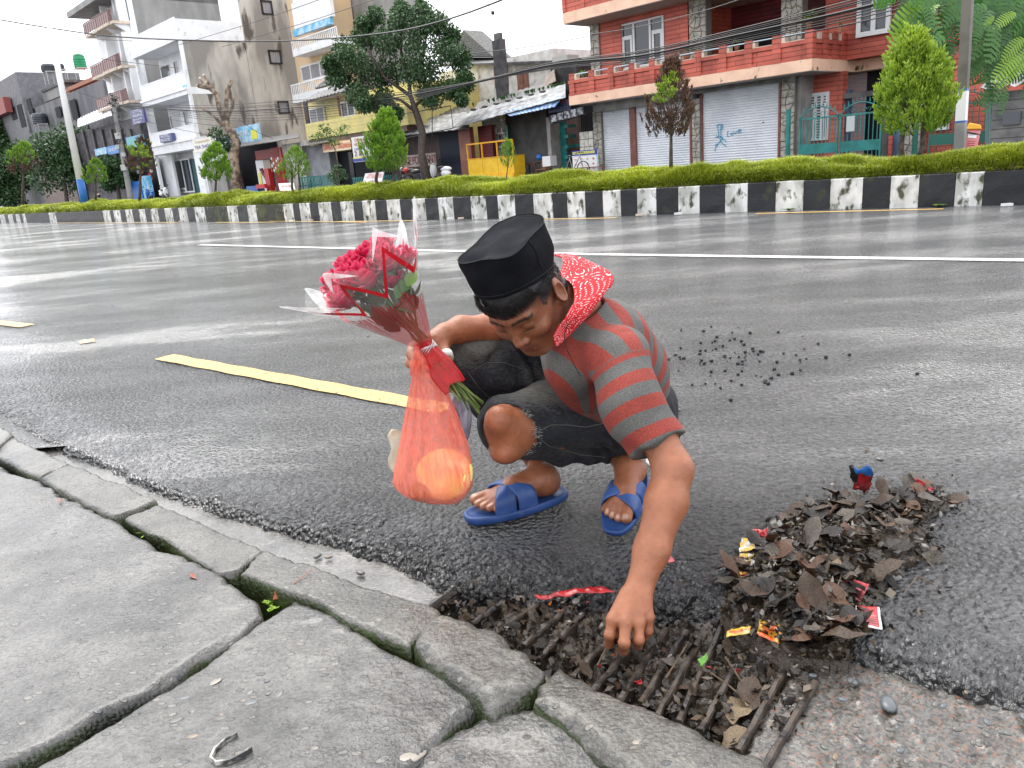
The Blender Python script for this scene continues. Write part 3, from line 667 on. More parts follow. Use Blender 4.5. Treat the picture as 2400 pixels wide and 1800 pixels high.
def stones(root,s0,s1,z0,z1,n,cell=.2,depth=.04,side=None,seed=0):
 FB().box(s0,s1,n,n +.35,z0,z1).build('pillar_core',M['mortar'],root)
 rs =random.Random(seed);cs =max(2,round((s1 -s0)/cell));cz =max(3,round((z1 -z0)/(cell *1.05)))
 pt ={}
 for i in range(cs +1):
  for j in range(cz +1):
   js =0 if i in (0,cs) else rs.uniform(-.38,.38);jz =0 if j in (0,cz) else rs.uniform(-.42,.42)
   pt[i,j]=(s0 +(s1 -s0)*(i +js)/cs,z0 +(z1 -z0)*(j +jz)/cz)
 def put(q):
  c =(sum(a for a,_ in q)/len(q),sum(b for _,b in q)/len(q));q =[(c[0]+(a -c[0])*.90,c[1]+(b -c[1])*.90) for a,b in q]
  dd =depth *rs.uniform(.5,1.);mb =FB();m_=len(q)
  mb.add([(a,n -.002,b) for a,b in q]+[(c[0]+(a -c[0])*.9,n -dd,c[1]+(b -c[1])*.9) for a,b in q],[tuple(range(m_,2 *m_))[::-1]]+[(i,i +m_,(i +1)%m_+m_,(i +1)%m_) for i in range(m_)])
  mb.build('stone',M['stonev'],root)
 for i in range(cs):
  for j in range(cz):
   a,b,c,d =pt[i,j],pt[i +1,j],pt[i +1,j +1],pt[i,j +1]
   if rs.random()<.25:put([a,b,c]);put([a,c,d])
   else:put([a,b,c,d])
def window(root,x0,x1,yb,yt,n,lights,fw=.07,name='window',rows=None,pane=None,proud=.05):
 """framed window; lights = relative widths of the vertical divisions; rows = transom heights per light (0..1) or None"""
 s0,s1,z0,z1 =sz(x0,x1,yb,yt,n);f =FB();tot =sum(lights);y0,y1 =n -proud,n +.04
 f.box(s0,s1,y0,y1,z0,z0 +fw);f.box(s0,s1,y0,y1,z1 -fw,z1)
 xs =[s0];
 for l in lights:xs.append(xs[-1]+(s1 -s0)*l /tot)
 for i,a in enumerate(xs):
  a0 =a if i ==0 else (a -fw if i ==len(xs)-1 else a -fw /2);f.box(a0,a0 +fw,y0,y1,z0 +fw,z1 -fw)
 if rows:
  for i,r in enumerate(rows):
   if r:
    zz =z0 +(z1 -z0)*r;f.box(xs[i]+fw *.98,xs[i +1]-fw *.98,y0 +.004,y1,zz -fw *.8,zz +fw *.8)
    f.box(xs[i]+fw,xs[i]+fw *2,y0 +.008,y1,z0 +fw,zz -fw *.8);f.box(xs[i +1]-fw *2,xs[i +1]-fw,y0 +.008,y1,z0 +fw,zz -fw *.8)
 w =f.build(name,M['wframe'],root)
 for i in range(len(lights)):
  FB().box(xs[i]+.01,xs[i +1]-.01,n +.0,n +.02,z0 +.01,z1 -.01).build('pane',pane or M['glass'],w)
 return w
def potplant(x,y,n,size,label,seed,mt=None,spiky=False):
 """plant standing at photograph position x, y (its foot) on plane n"""
 s,z =Q(x,y,n);root =thing('potted_plant',label,'plant',W3(s,n,z));rs =np.random.default_rng(seed)
 mb =MB();mb.lathe([(.07,0),(.1,.15),(.11,.16)],tuple(W3(s,n,z)),8);mb.build('pot',M['pot'],root)
 V =[];F =[];c0 =W3(s,n,z +.15)
 for i in range(26):
  a =rs.uniform(0,6.28);el =rs.uniform(.25,1.35);L_=size *rs.uniform(.5,1);d =np.array([math.cos(a)*math.cos(el),math.sin(a)*math.cos(el),math.sin(el)])
  sd_=np.array([-math.sin(a),math.cos(a),0]);w =.018 if spiky else .05
  st =c0 if spiky else c0 +d *L_*.4;b =len(V)
  V +=[st,st +d *L_*.3 +sd_*w,st +d *L_*.6 -[0,0,.25 *L_*math.cos(el)],st +d *L_*.3 -sd_*w];F.append((b,b +1,b +2,b +3))
 mesh_np('foliage',np.array(V),F,mt or M['leaf'],root,attrs={'tint':rs.random(len(V))})
 return root
 # ------------------------------------------------------------------ red brick house
RH =bthing('brick_house','red painted brick house with peach balcony band, stone pillars and closed roller shutters','house',Q(1600,380)[0],0)
sL =Q(1390,330)[0];sR =Q(2175,330)[0];zc1 =Q(1618,206,-1.1)[1];zc2 =Q(1618,181,-1.1)[1];zt_=Q(1620,139,-1.1)[1];zp_=Q(1620,121,-1.1)[1]
zu1 =Q(1320,57,-1.3)[1];zu2 =Q(1320,31,-1.3)[1];zsof =zu1 +.02
FB().box(sL +.02,Q(1826,250)[0],.30,9,0,zc2 -.004).build('ground_floor_wall',M['maroon'],RH)
FB().box(sL +.1,sR,.05,1.8,-.05,.03).build('plinth',M['greyconc'],RH)
mb =FB();mb.box(sL -.1,sR +3,2.9,9,zc2 +.02,zu1 -.02);mb.build('rear_wall',M['maroon'],RH)
for xs_,k in (((1411,1477),0),((1490,1617),1),((1646,1824),2)):
 yb_,yt_=((408,256),(397,238),(383,207))[k]
 shutter(RH,xs_[0],xs_[1],yb_,yt_,.06)
for a,b in ((1477,1490),(1617,1622),(1642,1646),(1824,1829)):
 s0,s1,_,_=sz(a,b,390,240,0);FB().box(s0,s1,-.03,.3,0,Q((a +b)/2,250 -(a -1477)*.17)[1]).build('shutter_guide',M['rustpost'],RH)
zl =Q(1500,249,-.2)[1]
a0,a1 =Q(1388,250,-.25)[0],Q(1621,230,-.25)[0]
FB().box(a0,a1,-.22,.3,zl,zc1 -.01).build('shutter_housing',M['greyconc'],RH)
a0,a1 =Q(1623,215,-.25)[0],Q(1836,190,-.25)[0]
FB().prism([(-.28,Q(1728,206,-.28)[1]),(.3,Q(1728,206,-.28)[1]),(.3,zc1 -.01),(-.18,zc1 -.01)],a0,a1,axis=0).build('shutter_housing',M['greyconc'],RH)
for i,(a,b) in enumerate(((1391,1411),(1622,1642),(1829,1862))):
 s0,s1,_,_=sz(a,b,390,240,-.05);stones(RH,s0 +.01,s1 -.01,0,zc1 -(.3 if i <2 else .0),-.05,seed=i)
s0,s1,_,_=sz(1862,1876,380,200,.1);FB().box(s0,s1,.1,1.0,0,zc1).build('pillar_return',M['greyconc'],RH)
# balcony slab: front run, stepped-back run
sA =Q(1334,240,-1.1)[0];sB =Q(1903,140,-1.1)[0];
def solve_n(x,y,z):
 lo,hi =-3.,9.
 for _ in range(40):
  m_=(lo +hi)/2
  if Q(x,y,m_)[1]>z:lo =m_
  else:hi =m_
 return lo
nC =solve_n(2007,168,zc1) if zc1 <.9 else None
if nC is None:
 lo,hi =-3.,6.
 for _ in range(40):
  m_=(lo +hi)/2
  if Q(2007,168,m_)[1]<zc1:lo =m_
  else:hi =m_
 nC =lo
sC =Q(2007,150,nC)[0];sE =Q(2330,130,nC)[0]
print('recess depth',nC,zc1,zc2)
def ring(nf,extra=0.0):return [(sA,nf[0]),(sB,nf[0]),(sC,nf[1]),(sE,nf[1]),(sE,2.9),(sA,2.9)]
def slab_poly(mb,poly,z0,z1):
 n =len(poly);V =[(a,b,z0) for a,b in poly]+[(a,b,z1) for a,b in poly]
 mb.add(V,[tuple(range(n))[::-1],tuple(range(n,2 *n))]+[(i,(i +1)%n,(i +1)%n +n,i +n) for i in range(n)])
mb =FB();slab_poly(mb,ring((-1.1,nC)),zc1,zc2);mb.build('balcony_slab',M['peach'],RH)
mb =FB();slab_poly(mb,[(a +(.03 if i in (0,5) else 0),b +.03) for i,(a,b) in enumerate(ring((-1.1,nC)))],zc1 -.02,zc1 -.002);mb.build('balcony_soffit',M['soffit'],RH)
def run(mb,p0,p1,off0,off1,z0,z1,t0=0.,t1=1.):
 p0,p1 =np.array(p0),np.array(p1);t =p1 -p0;L_=np.linalg.norm(t);t =t /L_;n =np.array([-t[1],t[0]])
 a =p0 +t *L_*t0;b =p0 +t *L_*t1
 c =[a +n *off0,b +n *off0,b +n *off1,a +n *off1]
 mb.hexa([(q[0],q[1],z0) for q in c],[(q[0],q[1],z1) for q in c])
runs =[((sA,-1.1),(sB,-1.1)),((sB,-1.1),(sC,nC)),((sC,nC),(sE,-.1))]
par =FB()
for (p,q) in runs:run(par,p,q,.05,.22,zc2 +.002,zt_-.004)
for (p,q) in runs:
 run(par,p,q,.0,.24,zt_-.12,zt_);run(par,p,q,.0,.048,zc2 +.004,zc2 +.07)
parapet =par.build('parapet',M['brick'],RH)
posts =[(1332,1343),(1378,1390),(1424,1436),(1473,1485),(1521,1533),(1573,1588),(1628,1643),(1685,1702),(1745,1762),(1809,1829),(1889,1903)]
def tpos(x,y,nf):return (Q(x,y,nf)[0]-sA)/(sB -sA)
ps =[(max(0,tpos(a,150,-1.1)),min(1,tpos(b,150,-1.1))) for a,b in posts]
for a,b in ps:
 mb =FB();run(mb,*runs[0],-.012,.25,zc2 +.003,zp_,a,b);mb.build('parapet_post',M['brick'],parapet)
for k in range(len(ps)-1):
 a,b =ps[k][1],ps[k +1][0];mb =FB()
 run(mb,*runs[0],.02,.23,zt_+.002,zt_+.02,a,b);run(mb,*runs[0],.02,.235,zt_+.021,zp_-.05,a,a +(b -a)*.14);mb.build('reveal',M['cream'],parapet)
 mb =FB();p0 =np.array([sA +(sB -sA)*(a),-1.05]);p1 =np.array([sA +(sB -sA)*b,-1.05]);mb.tube([(p0[0],p0[1],zp_-.05),(p1[0],p1[1],zp_-.05)],.025,6);mb.build('handrail',M['pipe'],parapet)
for (t0,t1) in ((.0,.06),(.22,.34),(.44,.55),(.66,.78),(.92,1.0)):
 mb =FB();run(mb,*runs[1],-.012,.25,zc2 +.003,zp_,t0,t1);mb.build('parapet_post',M['brick'],parapet)
for (t0,t1) in ((.10,.21),(.35,.43),(.56,.65),(.79,.91)):
 mb =FB();run(mb,*runs[1],.02,.235,zt_+.002,zp_-.06,t0,t1);mb.build('reveal',M['cream'],parapet)
for (t0,t1) in ((.0,.04),(.17,.24),(.42,.48),(.66,.72),(.94,1.)):
 mb =FB();run(mb,*runs[2],-.012,.25,zc2 +.003,zp_,t0,t1);mb.build('parapet_post',M['brick'],parapet)
mb =FB()
for (t0,t1) in ((.04,.17),(.24,.42)):
 a =sC +(sE -sC)*t0;b =sC +(sE -sC)*t1;mb.tube([(a,nC +.06,zp_-.05),(b,nC +.06,zp_-.05)],.025,6)
mb.build('handrail',M['pipe'],parapet)
# upper floor wall with window, stone pillars, open porch
mb =FB();s0 =Q(1400,100)[0];s1 =Q(1612,60)[0];w0,w1,wz0,wz1 =sz(1456,1558,157,45,0)
mb.box(s0,w0,0,.3,zc2,zu1);mb.box(w1,s1,0,.3,zc2,zu1);mb.box(w0,w1,0,.3,wz1,zu1);mb.box(w0,w1,0,.3,zc2,wz0);mb.box(s0,s0 +.3,.3,3,zc2,zu1);mb.box(s1 -.3,s1,.3,3,zc2,zu1)
mb.build('upper_wall',M['brick'],RH)
w =window(RH,1456,1558,157,45,.1,(1,1.2,1),rows=(.68,None,.68),fw=.085,pane=M['glass'])
FB().box(w0 +.1,w0 +(w1 -w0)*.30,.16,.2,wz0,wz1).build('curtain',M['curtain'],RH);FB().box(w0 +(w1 -w0)*.7,w1 -.1,.16,.2,wz0,wz1).build('curtain',M['curtain'],RH)
s0,s1,_,_=sz(1382,1404,100,60,-.05);stones(RH,s0,s1,zc2,zu1,-.05,seed=11)
s0,s1,_,_=sz(1615,1655,100,20,-.05);stones(RH,s0,s1,zc2,zu1,-.05,seed=12)
s0,s1,_,_=sz(1831,1881,60,0,.3);stones(RH,s0,s1,zc2,zu1,.3,seed=13)
FB().pb(1950,1976,60,-60,1.8,2.1,z0=zc2,z1=zu1).build('column',M['greyconc'],RH)
mb =FB();s0 =Q(2012,60,1.)[0];s1 =Q(2132,40,1.)[0]
mb.box(s0 -1.2,s1,1.25,1.5,zc2,zu1);mb.build('upper_wall',M['brick'],RH)
window(RH,2010,2090,82,-60,1.1,(1,1),fw=.14)
s0,s1,_,_=sz(2131,2215,60,0,1.0);stones(RH,s0,s1,zc2,zu1,1.0,cell=.28,seed=14)
FB().pb(2215,2330,100,0,1.1,1.4,z0=zc2,z1=zu1).build('upper_wall',M['brick'],RH)
s0 =Q(1700,60,2.5)[0];s1 =Q(1830,60,2.5)[0];FB().box(s0,s1,2.8,2.89,zc2,zu1 -.9).build('doorway',M['void'],RH)
# roof slab over the upper floor with its parapet
sU =Q(1319,40,-1.3)[0]
FB().box(sU,sE,-1.3,3,zu1,zu2).build('upper_slab',M['peach'],RH)
mb =FB();mb.box(sU +.01,sE,-1.26,-1.06,zu2 +.002,zu2 +.9);mb.box(sU -.0,sU +.16,-1.31,-1.04,zu2 +.003,zu2 +.95);mb.box(sU +.9,sU +1.1,-1.29,-1.04,zu2 +.003,zu2 +.95);mb.build('upper_parapet',M['brick'],RH)
FB().box(sU +.03,sE,-1.27,2.9,zu1 -.02,zu1 -.002).build('upper_soffit',M['soffit'],RH)
FB().box(sL,sE,1,9,zu2,zu2 +3.2).build('top_storey',M['brick'],RH)
# entrance bay on the ground floor
s0,s1,_,_=sz(1876,1968,370,200,.8);mb =FB()
mb.box(s0 -.1,s1,.95,1.3,0,zc1);mb.build('entrance_wall',M['maroon'] if False else M['brick'],RH)
gw =window(RH,1897,1942,329,217,.9,(1,1,1),rows=(.73,None,.73),fw=.085,name='grille_window')
s0,s1,z0,z1 =sz(1897,1942,329,217,.9)
mb =FB();k =0;zz =z0 +.12
while zz <z1 -.1:mb.box(s0 +.08,s1 -.08,.86,.875,zz,zz +.035);zz +=.085
mb.build('louvre_bars',M['wframe'],gw)
FB().box(s1 +.5,Q(2175,300,2.6)[0],2.6,2.8,0,zc1).build('entrance_recess',M['void'],RH)
FB().pb(1968,1990,330,210,1.2,1.4,z0=0).build('slate_blue_pier',mat('slate_blue_paint',(.07,.10,.16),.5),RH)
FB().pb(1968,2090,226,214,1.0,1.3).build('entrance_beam',M['darkconc'],RH)
FB().pb(2070,2091,330,200,.3,.6,z0=0,z1=zc1).build('dark_pier',M['darkconc'],RH)
FB().pb(2082,2091,352,318,.22,.3,z0=0).build('pier_base',M['brick'],RH)
FB().pb(2092,2115,330,250,.5,.6,z0=0,z1=zc1 -.4).build('blue_door',mat('blue_door_paint',(.14,.22,.38),.45,(.18,.27,.42),3),RH)
s0,s1,_,_=sz(2116,2160,330,250,.2);stones(RH,s0,s1,0,zc1,.2,seed=16)
FB().pb(2160,2400,330,250,.6,.9,z0=0,z1=zc1).build('side_wall',M['brick'],RH)
window(RH,2180,2225,305,262,.5,(1,1,1),fw=.08,name='side_window')
# name strokes of spray paint on the third shutter
M['spray']=mat('blue_spray_paint',(.02,.30,.50),.5)
def strokes(root,name,lines,n,r=.013,mt=None):
 mb =FB()
 for l in lines:
  mb.tube([(Q(x,y,n)[0],n,Q(x,y,n)[1]) for x,y in l],r,5)
 return mb.build(name,mt or M['spray'],root)
strokes(RH,'graffiti',[[(1681,292),(1683,305),(1684,318),(1682,323)],[(1679,294),(1686,291),(1693,291),(1693,300),(1690,304)],[(1690,293),(1689,303),(1690,318),(1694,326)],[(1676,322),(1686,319),(1696,326),(1703,333)],[(1690,318),(1687,325),(1690,334),(1702,343)],[(1694,323),(1684,335),(1677,345),(1675,354)],[(1675,340),(1682,337)],[(1706,306),(1705,313),(1704,320),(1709,319)],[(1717,311),(1713,312),(1712,316),(1716,317),(1719,313),(1717,311)],[(1720,309),(1723,314),(1727,306)],[(1737,303),(1731,304),(1729,311),(1737,310)],[(1730,307),(1736,306)]],.04)
for (x,y,n,sz_,lb,sd_,sp_) in [(1362,191,-.7,.42,'broad-leaved plant at the left end of the balcony',1,False),(1460,160,-.7,.35,'small bushy plant on the balcony before the left window light',2,False),(1612,137,-.7,.45,'tall leafy plant on the balcony beside the middle stone pillar',3,False),(1727,117,-.6,.28,'low green plant seen through the third balcony gap left of the corner',4,False),(1896,65,-.7,.62,'tallest leafy balcony plant at the corner post',5,False),(1968,76,-.2,.36,'spiky green plant behind the angled parapet',6,True),(2095,82,.3,.3,'trailing plant on the balcony right of the white door',7,True)]:
 potplant(x,y,n,sz_,lb,sd_,spiky=sp_)
 # ------------------------------------------------------------------ teal gates
def gate(x0,x1,ybase,leaves,label,n,mt,seed=0,panel=True):
 s0 =Q(x0,ybase,n)[0];s1 =Q(x1,ybase,n)[0];root =bthing('metal_gate',label,'gate',(s0 +s1)/2,n)
 FB().tube([(s0 -.35,n,0),(s0 -.35,n,1.75)],.08,8).build('gate_post',mt,root)
 w =(s1 -s0)/leaves;zt =1.42;zb0,zb1 =.36,.66
 for k in range(leaves):
  a =s0 +k *w +.02;b =a +w -.04;f =FB();arch =[]
  for q in ((a,a +.05),(b -.05,b)):f.box(q[0],q[1],n -.02,n +.03,.05,zt +.04)
  f.box(a,b,n -.02,n +.02,zt -.03,zt +.02);f.box(a,b,n -.02,n +.02,.08,.13)
  for i in range(13):
   t =i /12.;arch.append((a +(b -a)*t,n,zt +.02 +.30 *math.sin(math.pi *t)**.8))
  f.tube(arch,.02,5)
  leaf_=f.build('gate_leaf',mt,root)
  FB().box(a +.05,b -.05,n -.015,n +.015,zb0,zb1).build('gate_panel',mt,leaf_)
  nb =10
  for i in range(1,nb):
   sx =a +(b -a)*i /nb;m_=FB();m_.box(sx -.011,sx +.011,n -.01,n +.01,zb1,zt -.03);m_.box(sx -.011,sx +.011,n -.01,n +.01,.13,zb0);m_.build('bar',mt,leaf_)
   za =zt +.02 +.30 *math.sin(math.pi *i /nb)**.8;FB().lathe([(.006,0),(.022,.05),(.008,.10),(.016,.12),(.001,.16)],(sx,n,za +.01),5).build('spike',mt,leaf_)
  sc =FB()
  for c,r_,sg in ((.30,.07,1),(.42,.08,-1),(.58,.08,1),(.70,.07,-1)):
   cx =a +(b -a)*c;cz =zt +.10;sc.tube([(cx +sg *r_*(1 -t /9)*math.cos(t *.75),n,cz +r_*(1 -t /12)*math.sin(t *.75)) for t in range(9)],.009,4)
  sc.build('scrollwork',mt,leaf_)
 return root
g1 =gate(1871,2066,340,2,'two-leaf teal metal gate with arched spiked top before the house entrance',-1.2,M['teal'])
gate(2174,2320,340,1,'darker green barred gate half hidden behind the conical cypress and concrete pole',-.6,M['tealdk'])
s,z =Q(1994,290,-1.25);FB().box(s -.12,s +.12,-1.28,-1.24,z -.22,z +.22).build('letter_box',mat('pale_letter_box',(.45,.5,.5),.4),g1)
# ------------------------------------------------------------------ grey block wall with sheet roof at the right edge
BW =bthing('block_wall','grey board-marked boundary wall under a small corrugated roof at the right edge','wall',Q(2360,330,-2)[0],-2)
s0 =Q(2318,330,-2)[0];s1 =s0 +4;z1 =Q(2360,213,-2)[1]
M['boards']=mat('weathered_block',(.10,.10,.105),.6,(.19,.185,.18),2.2,bump=.3,bscale=20)
nrow =7
FB().box(s0,s1,-1.96,-1.6,0,z1 -.01).build('wall_core',M['darkconc'],BW)
for i in range(nrow):
 for j in range(2):
  a =s0 +j *1.6 +(i %2)*.3 *j;b =s0 +1.58 +(i %2)*.3 if j ==0 else s1
  FB().box(a +.01,b,-2 +.004 *(i %3),-1.97,z1 /nrow *i +.008,z1 /nrow *(i +1)-.008).build('block',M['boards'],BW)
hs0,hs1,hz0,hz1 =sz(2350,2392,292,262,-2.03)
FB().box(hs0,hs1,-2.06,-2.0,hz0,hz1).build('meter_hatch',mat('hatch_paint',(.10,.105,.12),.4),BW)
mb =FB();V =[];F =[];k =60
for i in range(k +1):
 s_=s0 -.25 +(s1 -s0 +.4)*i /k;o_=.035 *math.sin(i *math.pi /2);V +=[(s_,-2.35,z1 +.10 +o_),(s_,-.9,z1 +.62 +o_)]
for i in range(k):F.append((2 *i,2 *i +2,2 *i +3,2 *i +1))
mb.add(V,F);mb.build('roof_sheet',mat('roof_sheet_grey',(.42,.43,.43),.4,(.25,.25,.25),3,metal=.2),BW)
# ------------------------------------------------------------------ shared materials of the older street
M['wall_white']=mat('white_hotel_paint',(.76,.77,.79),.5,(.84,.85,.86),1.2,bump=.15,bscale=12,col3=(.42,.40,.36),scale3=3,lo3=.62,hi3=.8)
M['plaster']=mat('grey_stained_plaster',(.25,.235,.215),.6,(.52,.49,.44),.55,.42,.56,bump=.3,bscale=18,col3=(.10,.085,.075),scale3=1.1,lo3=.56,hi3=.64,detail=9,stretch=(1,1,.28))
M['cement']=mat('bare_cement',(.22,.22,.215),.6,(.31,.30,.29),.9,bump=.2,bscale=18,stretch=(1,1,.4));M['yellowwall']=mat('yellow_board',(.72,.62,.22),.5,(.62,.54,.22),3,bump=.2,bscale=10)
M['tin']=mat('weathered_tin',(.10,.11,.12),.45,(.26,.27,.28),2.2,metal=.2,col3=(.14,.08,.05),scale3=3,lo3=.6,hi3=.7);M['tindark']=mat('dark_tin',(.05,.05,.055),.5,(.12,.12,.12),3,metal=.2)
M['browntim']=mat('brown_timber',(.16,.06,.035),.5,(.24,.10,.06),6);M['railbrown']=mat('brown_railing',(.10,.03,.028),.5,(.22,.12,.11),20)
M['blue']=mat('blue_paint',(.02,.13,.42),.4);M['black']=mat('black_matt',(.012,.012,.013),.5);M['blackgl']=mat('black_gloss',(.012,.012,.013),.2,coat=.4);M['red']=mat('red_paint',(.45,.03,.03),.4);M['orangeY']=mat('orange_yellow_paint',(.80,.40,.01),.45,(.70,.34,.01),4);M['yellowpt']=mat('yellow_counter_paint',(.82,.52,.02),.45,(.74,.44,.02),4)
M['whiteP']=mat('white_gloss',(.75,.75,.75),.3);M['chrome']=mat('chrome',(.5,.5,.52),.2,metal=.9);M['cable']=mat('cable',(.012,.012,.014),.5);M['boxgrey']=mat('pale_box',(.45,.46,.44),.5)
M['skyblue']=mat('sky_blue_print',(.10,.42,.70),.4,(.45,.66,.80),2);M['inkblue']=mat('ink_blue',(.03,.05,.30),.4);M['inkred']=mat('ink_red',(.55,.03,.03),.4);M['inkmar']=mat('ink_maroon',(.16,.015,.02),.5)
M['clayrf']=mat('orange_clay',(.42,.14,.07),.6,(.32,.10,.05),3);M['tarp']=mat('blue_tarpaulin',(.05,.15,.35),.4,(.25,.36,.50),3,bump=.5,bscale=10,bdist=.05)
UPV =(0,0,1)
def lettering(root,body,x,y,hpx,n,mt,name='lettering',w=None,out=.02):
 """one line of writing centred at photograph position x, y on plane n; w = width in photograph pixels"""
 s,z =Q(x,y,n);z2 =Q(x,y -hpx,n)[1];h =(z2 -z)
 o =text(name,body,h *1.35,mt,root,W3(s,n -out,z),SD,UPV,.002)
 if w:
  s2 =Q(x +w /2,y,n)[0]-Q(x -w /2,y,n)[0];wd =max(v.co[0] for v in o.data.vertices)-min(v.co[0] for v in o.data.vertices)
  k =s2 /max(wd,.01);o.matrix_basis =o.matrix_basis @Matrix.Diagonal((k,1,1,1))
 return o
def panel(root,name,x0,x1,yb,yt,n,mt,d=.04,out=0.):
 return FB().pb(x0,x1,yb,yt,n -out,n -out +d).build(name,mt,root)
def sloped(root,name,corners,mt,th=.05,wave=0,n0=None):
 """sheet from four points ((x, y, n) photograph position on plane n), in order along / up"""
 P =[np.array([Q(x,y,n)[0],n,Q(x,y,n)[1]]) for x,y,n in corners]
 k =48 if wave else 4;V =[];F =[]
 for i in range(k +1):
  t =i /k;a =P[0]*(1 -t)+P[1]*t;b =P[3]*(1 -t)+P[2]*t;o_=wave *math.sin(i *math.pi /2);V +=[a +[0,0,o_],b +[0,0,o_]]
 for i in range(k):F.append((2 *i,2 *i +2,2 *i +3,2 *i +1))
 mb =FB();mb.add(V,F);o =mb.build(name,mt,root);md =o.modifiers.new('thickness','SOLIDIFY');md.thickness =th;return o
 # ------------------------------------------------------------------ hair shop beside the brick house
HS =bthing('hair_shop','narrow dark hair-cutting shop with teal door frame and picture strip under its banner','shop',Q(1340,380)[0],0)
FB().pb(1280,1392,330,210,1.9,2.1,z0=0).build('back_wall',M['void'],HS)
panel(HS,'teal_door',1300,1322,340,282,.6,M['teal'],.06);FB().pb(1296,1326,345,284,.5,.58,z0=0).build('teal_frame',M['teal'],HS)
for k in range(4):FB().pb(1322,1330 +k %2,300 +24 *k,292 +24 *k,.35,.9).build('teal_bracket',M['teal'],HS)
FB().pb(1330,1356,345,338,.9,1.2).build('counter',M['teal'],HS)
b_=panel(HS,'banner',1284,1336,262,236,-.7,mat('navy_banner',(.015,.02,.05),.5,(.03,.035,.08),4),.05)
lettering(b_,'HAIR CUTTING',1316,240,8,-.72,mat('dull_red_letters',(.25,.05,.05),.5),w=42);lettering(b_,'hair & beard',1312,252,6,-.72,mat('faint_blue',(.06,.08,.2),.5),w=40)
st =sloped(HS,'picture_strip',[(1290,292,-1.1),(1372,268,-1.1),(1368,250,-.8),(1284,272,-.8)],M['black'],.04)
for k in range(5):
 x =1296 +15.5 *k;y =283 -4.3 *k;s,z =Q(x +6,y -5,-1.02);FB().box(s -.16,s +.13,-1.12,-1.08,z -.12,z +.15).build('head_photo',mat('photo_print_%s'%'abcde'[k],(.35,.36,.38),.4,(.03,.03,.04),7),st);
gr =FB();s0,s1,z0,z1 =sz(1357,1389,310,262,.1)
for i in range(9):gr.box(s0 +(s1 -s0)*i /8 -.01,s0 +(s1 -s0)*i /8 +.01,.1,.12,z0,z1)
gr.box(s0,s1,.095,.125,z0,z0 +.03);gr.box(s0,s1,.095,.125,z1 -.03,z1);gr.build('window_grille',M['black'],HS)
s0,s1,z0,z1 =sz(1359,1391,375,308,-.1);tl =thing('tile_pier','stained white tiled pier left of the first roller shutter','pier',W3((s0 +s1)/2,-.1,0))
FB().box(s0,s1,-.08,.3,0,z1).build('pier_core',M['mortar'],tl)
M['tile']=mat('stained_white_tile',(.50,.48,.42),.35,(.66,.64,.58),5,col3=(.05,.05,.04),scale3=6,lo3=.6,hi3=.7)
for i in range(3):
 for j in range(6):FB().box(s0 +(s1 -s0)*i /3 +.012,s0 +(s1 -s0)*(i +1)/3 -.012,-.105,-.078,z1 *j /6 +.015,z1 *(j +1)/6 -.015).build('tile',M['tile'],tl)
MBd =bthing('menu_board','blue and white menu board with yellow word boxes and food pictures on rusty rails','sign',Q(1372,400,-.9)[0],-.9)
s0,s1,z0,z1 =sz(1342,1401,401,352,-.9);FB().box(s0,s1,-.9,-.86,z0,z1).build('board',M['whiteP'],MBd);FB().box(s0,s1,-.915,-.901,z1 -.19,z1).build('header',M['inkblue'],MBd);FB().box(s1 -.05,s1 +.004,-.912,-.902,z0,z1 -.2).build('side_stripe',M['skyblue'],MBd)
M['yprint']=mat('yellow_print',(.75,.7,.08),.4)
words =['MOMO','CHOW','MEIN','CHICKEN','CHILLY'];ww_=[.14,.10,.12,.22,.16];a =s0 +.04;kk =(s1 -s0 -.1)/(sum(ww_)+.1)
for i,w in enumerate(ww_):
 b =a +w *kk;y_=FB().box(a,b,-.922,-.916,z1 -.13,z1 -.04).build('word_box',M['yprint'],MBd);text('lettering',words[i],.07,M['inkblue'],MBd,W3((a +b)/2,-.924,z1 -.085),SD,UPV,.001);a =b +.02
for i in range(4):
 for j in range(3):
  c =s0 +(s1 -s0)*(i +.5)/4.2;zz =z0 +.09 +(z1 -z0 -.3)*j /3 *1.12;FB().prism([(c +.06 *math.cos(a_)*(1 +.2 *math.sin(3 *a_+i)),zz +.045 *math.sin(a_)) for a_ in np.linspace(0,5.6,9)],-.912,-.901).build('dish_print',mat('dish_print_%s'%'abcd'[i],((.45,.06,.05),(.25,.03,.05),(.5,.2,.12),(.5,.05,.06))[i],.4,(.7,.6,.5),18) if j ==0 else bpy.data.materials['dish_print_'+'abcd'[i]],MBd)
rl =FB();s2 =Q(1412,390,-1.0)[0]
for zz in (z0 +.12,z0 -.12):rl.box(s0 -.1,s2,-1.0,-.96,zz,zz +.035)
for ss in (s0 -.1,(s0 +s2)/2,s2 -.04):rl.box(ss,ss +.035,-1.004,-.955,0,z0 +.15)
rl.build('rusty_rails',M['rustpost'],MBd)
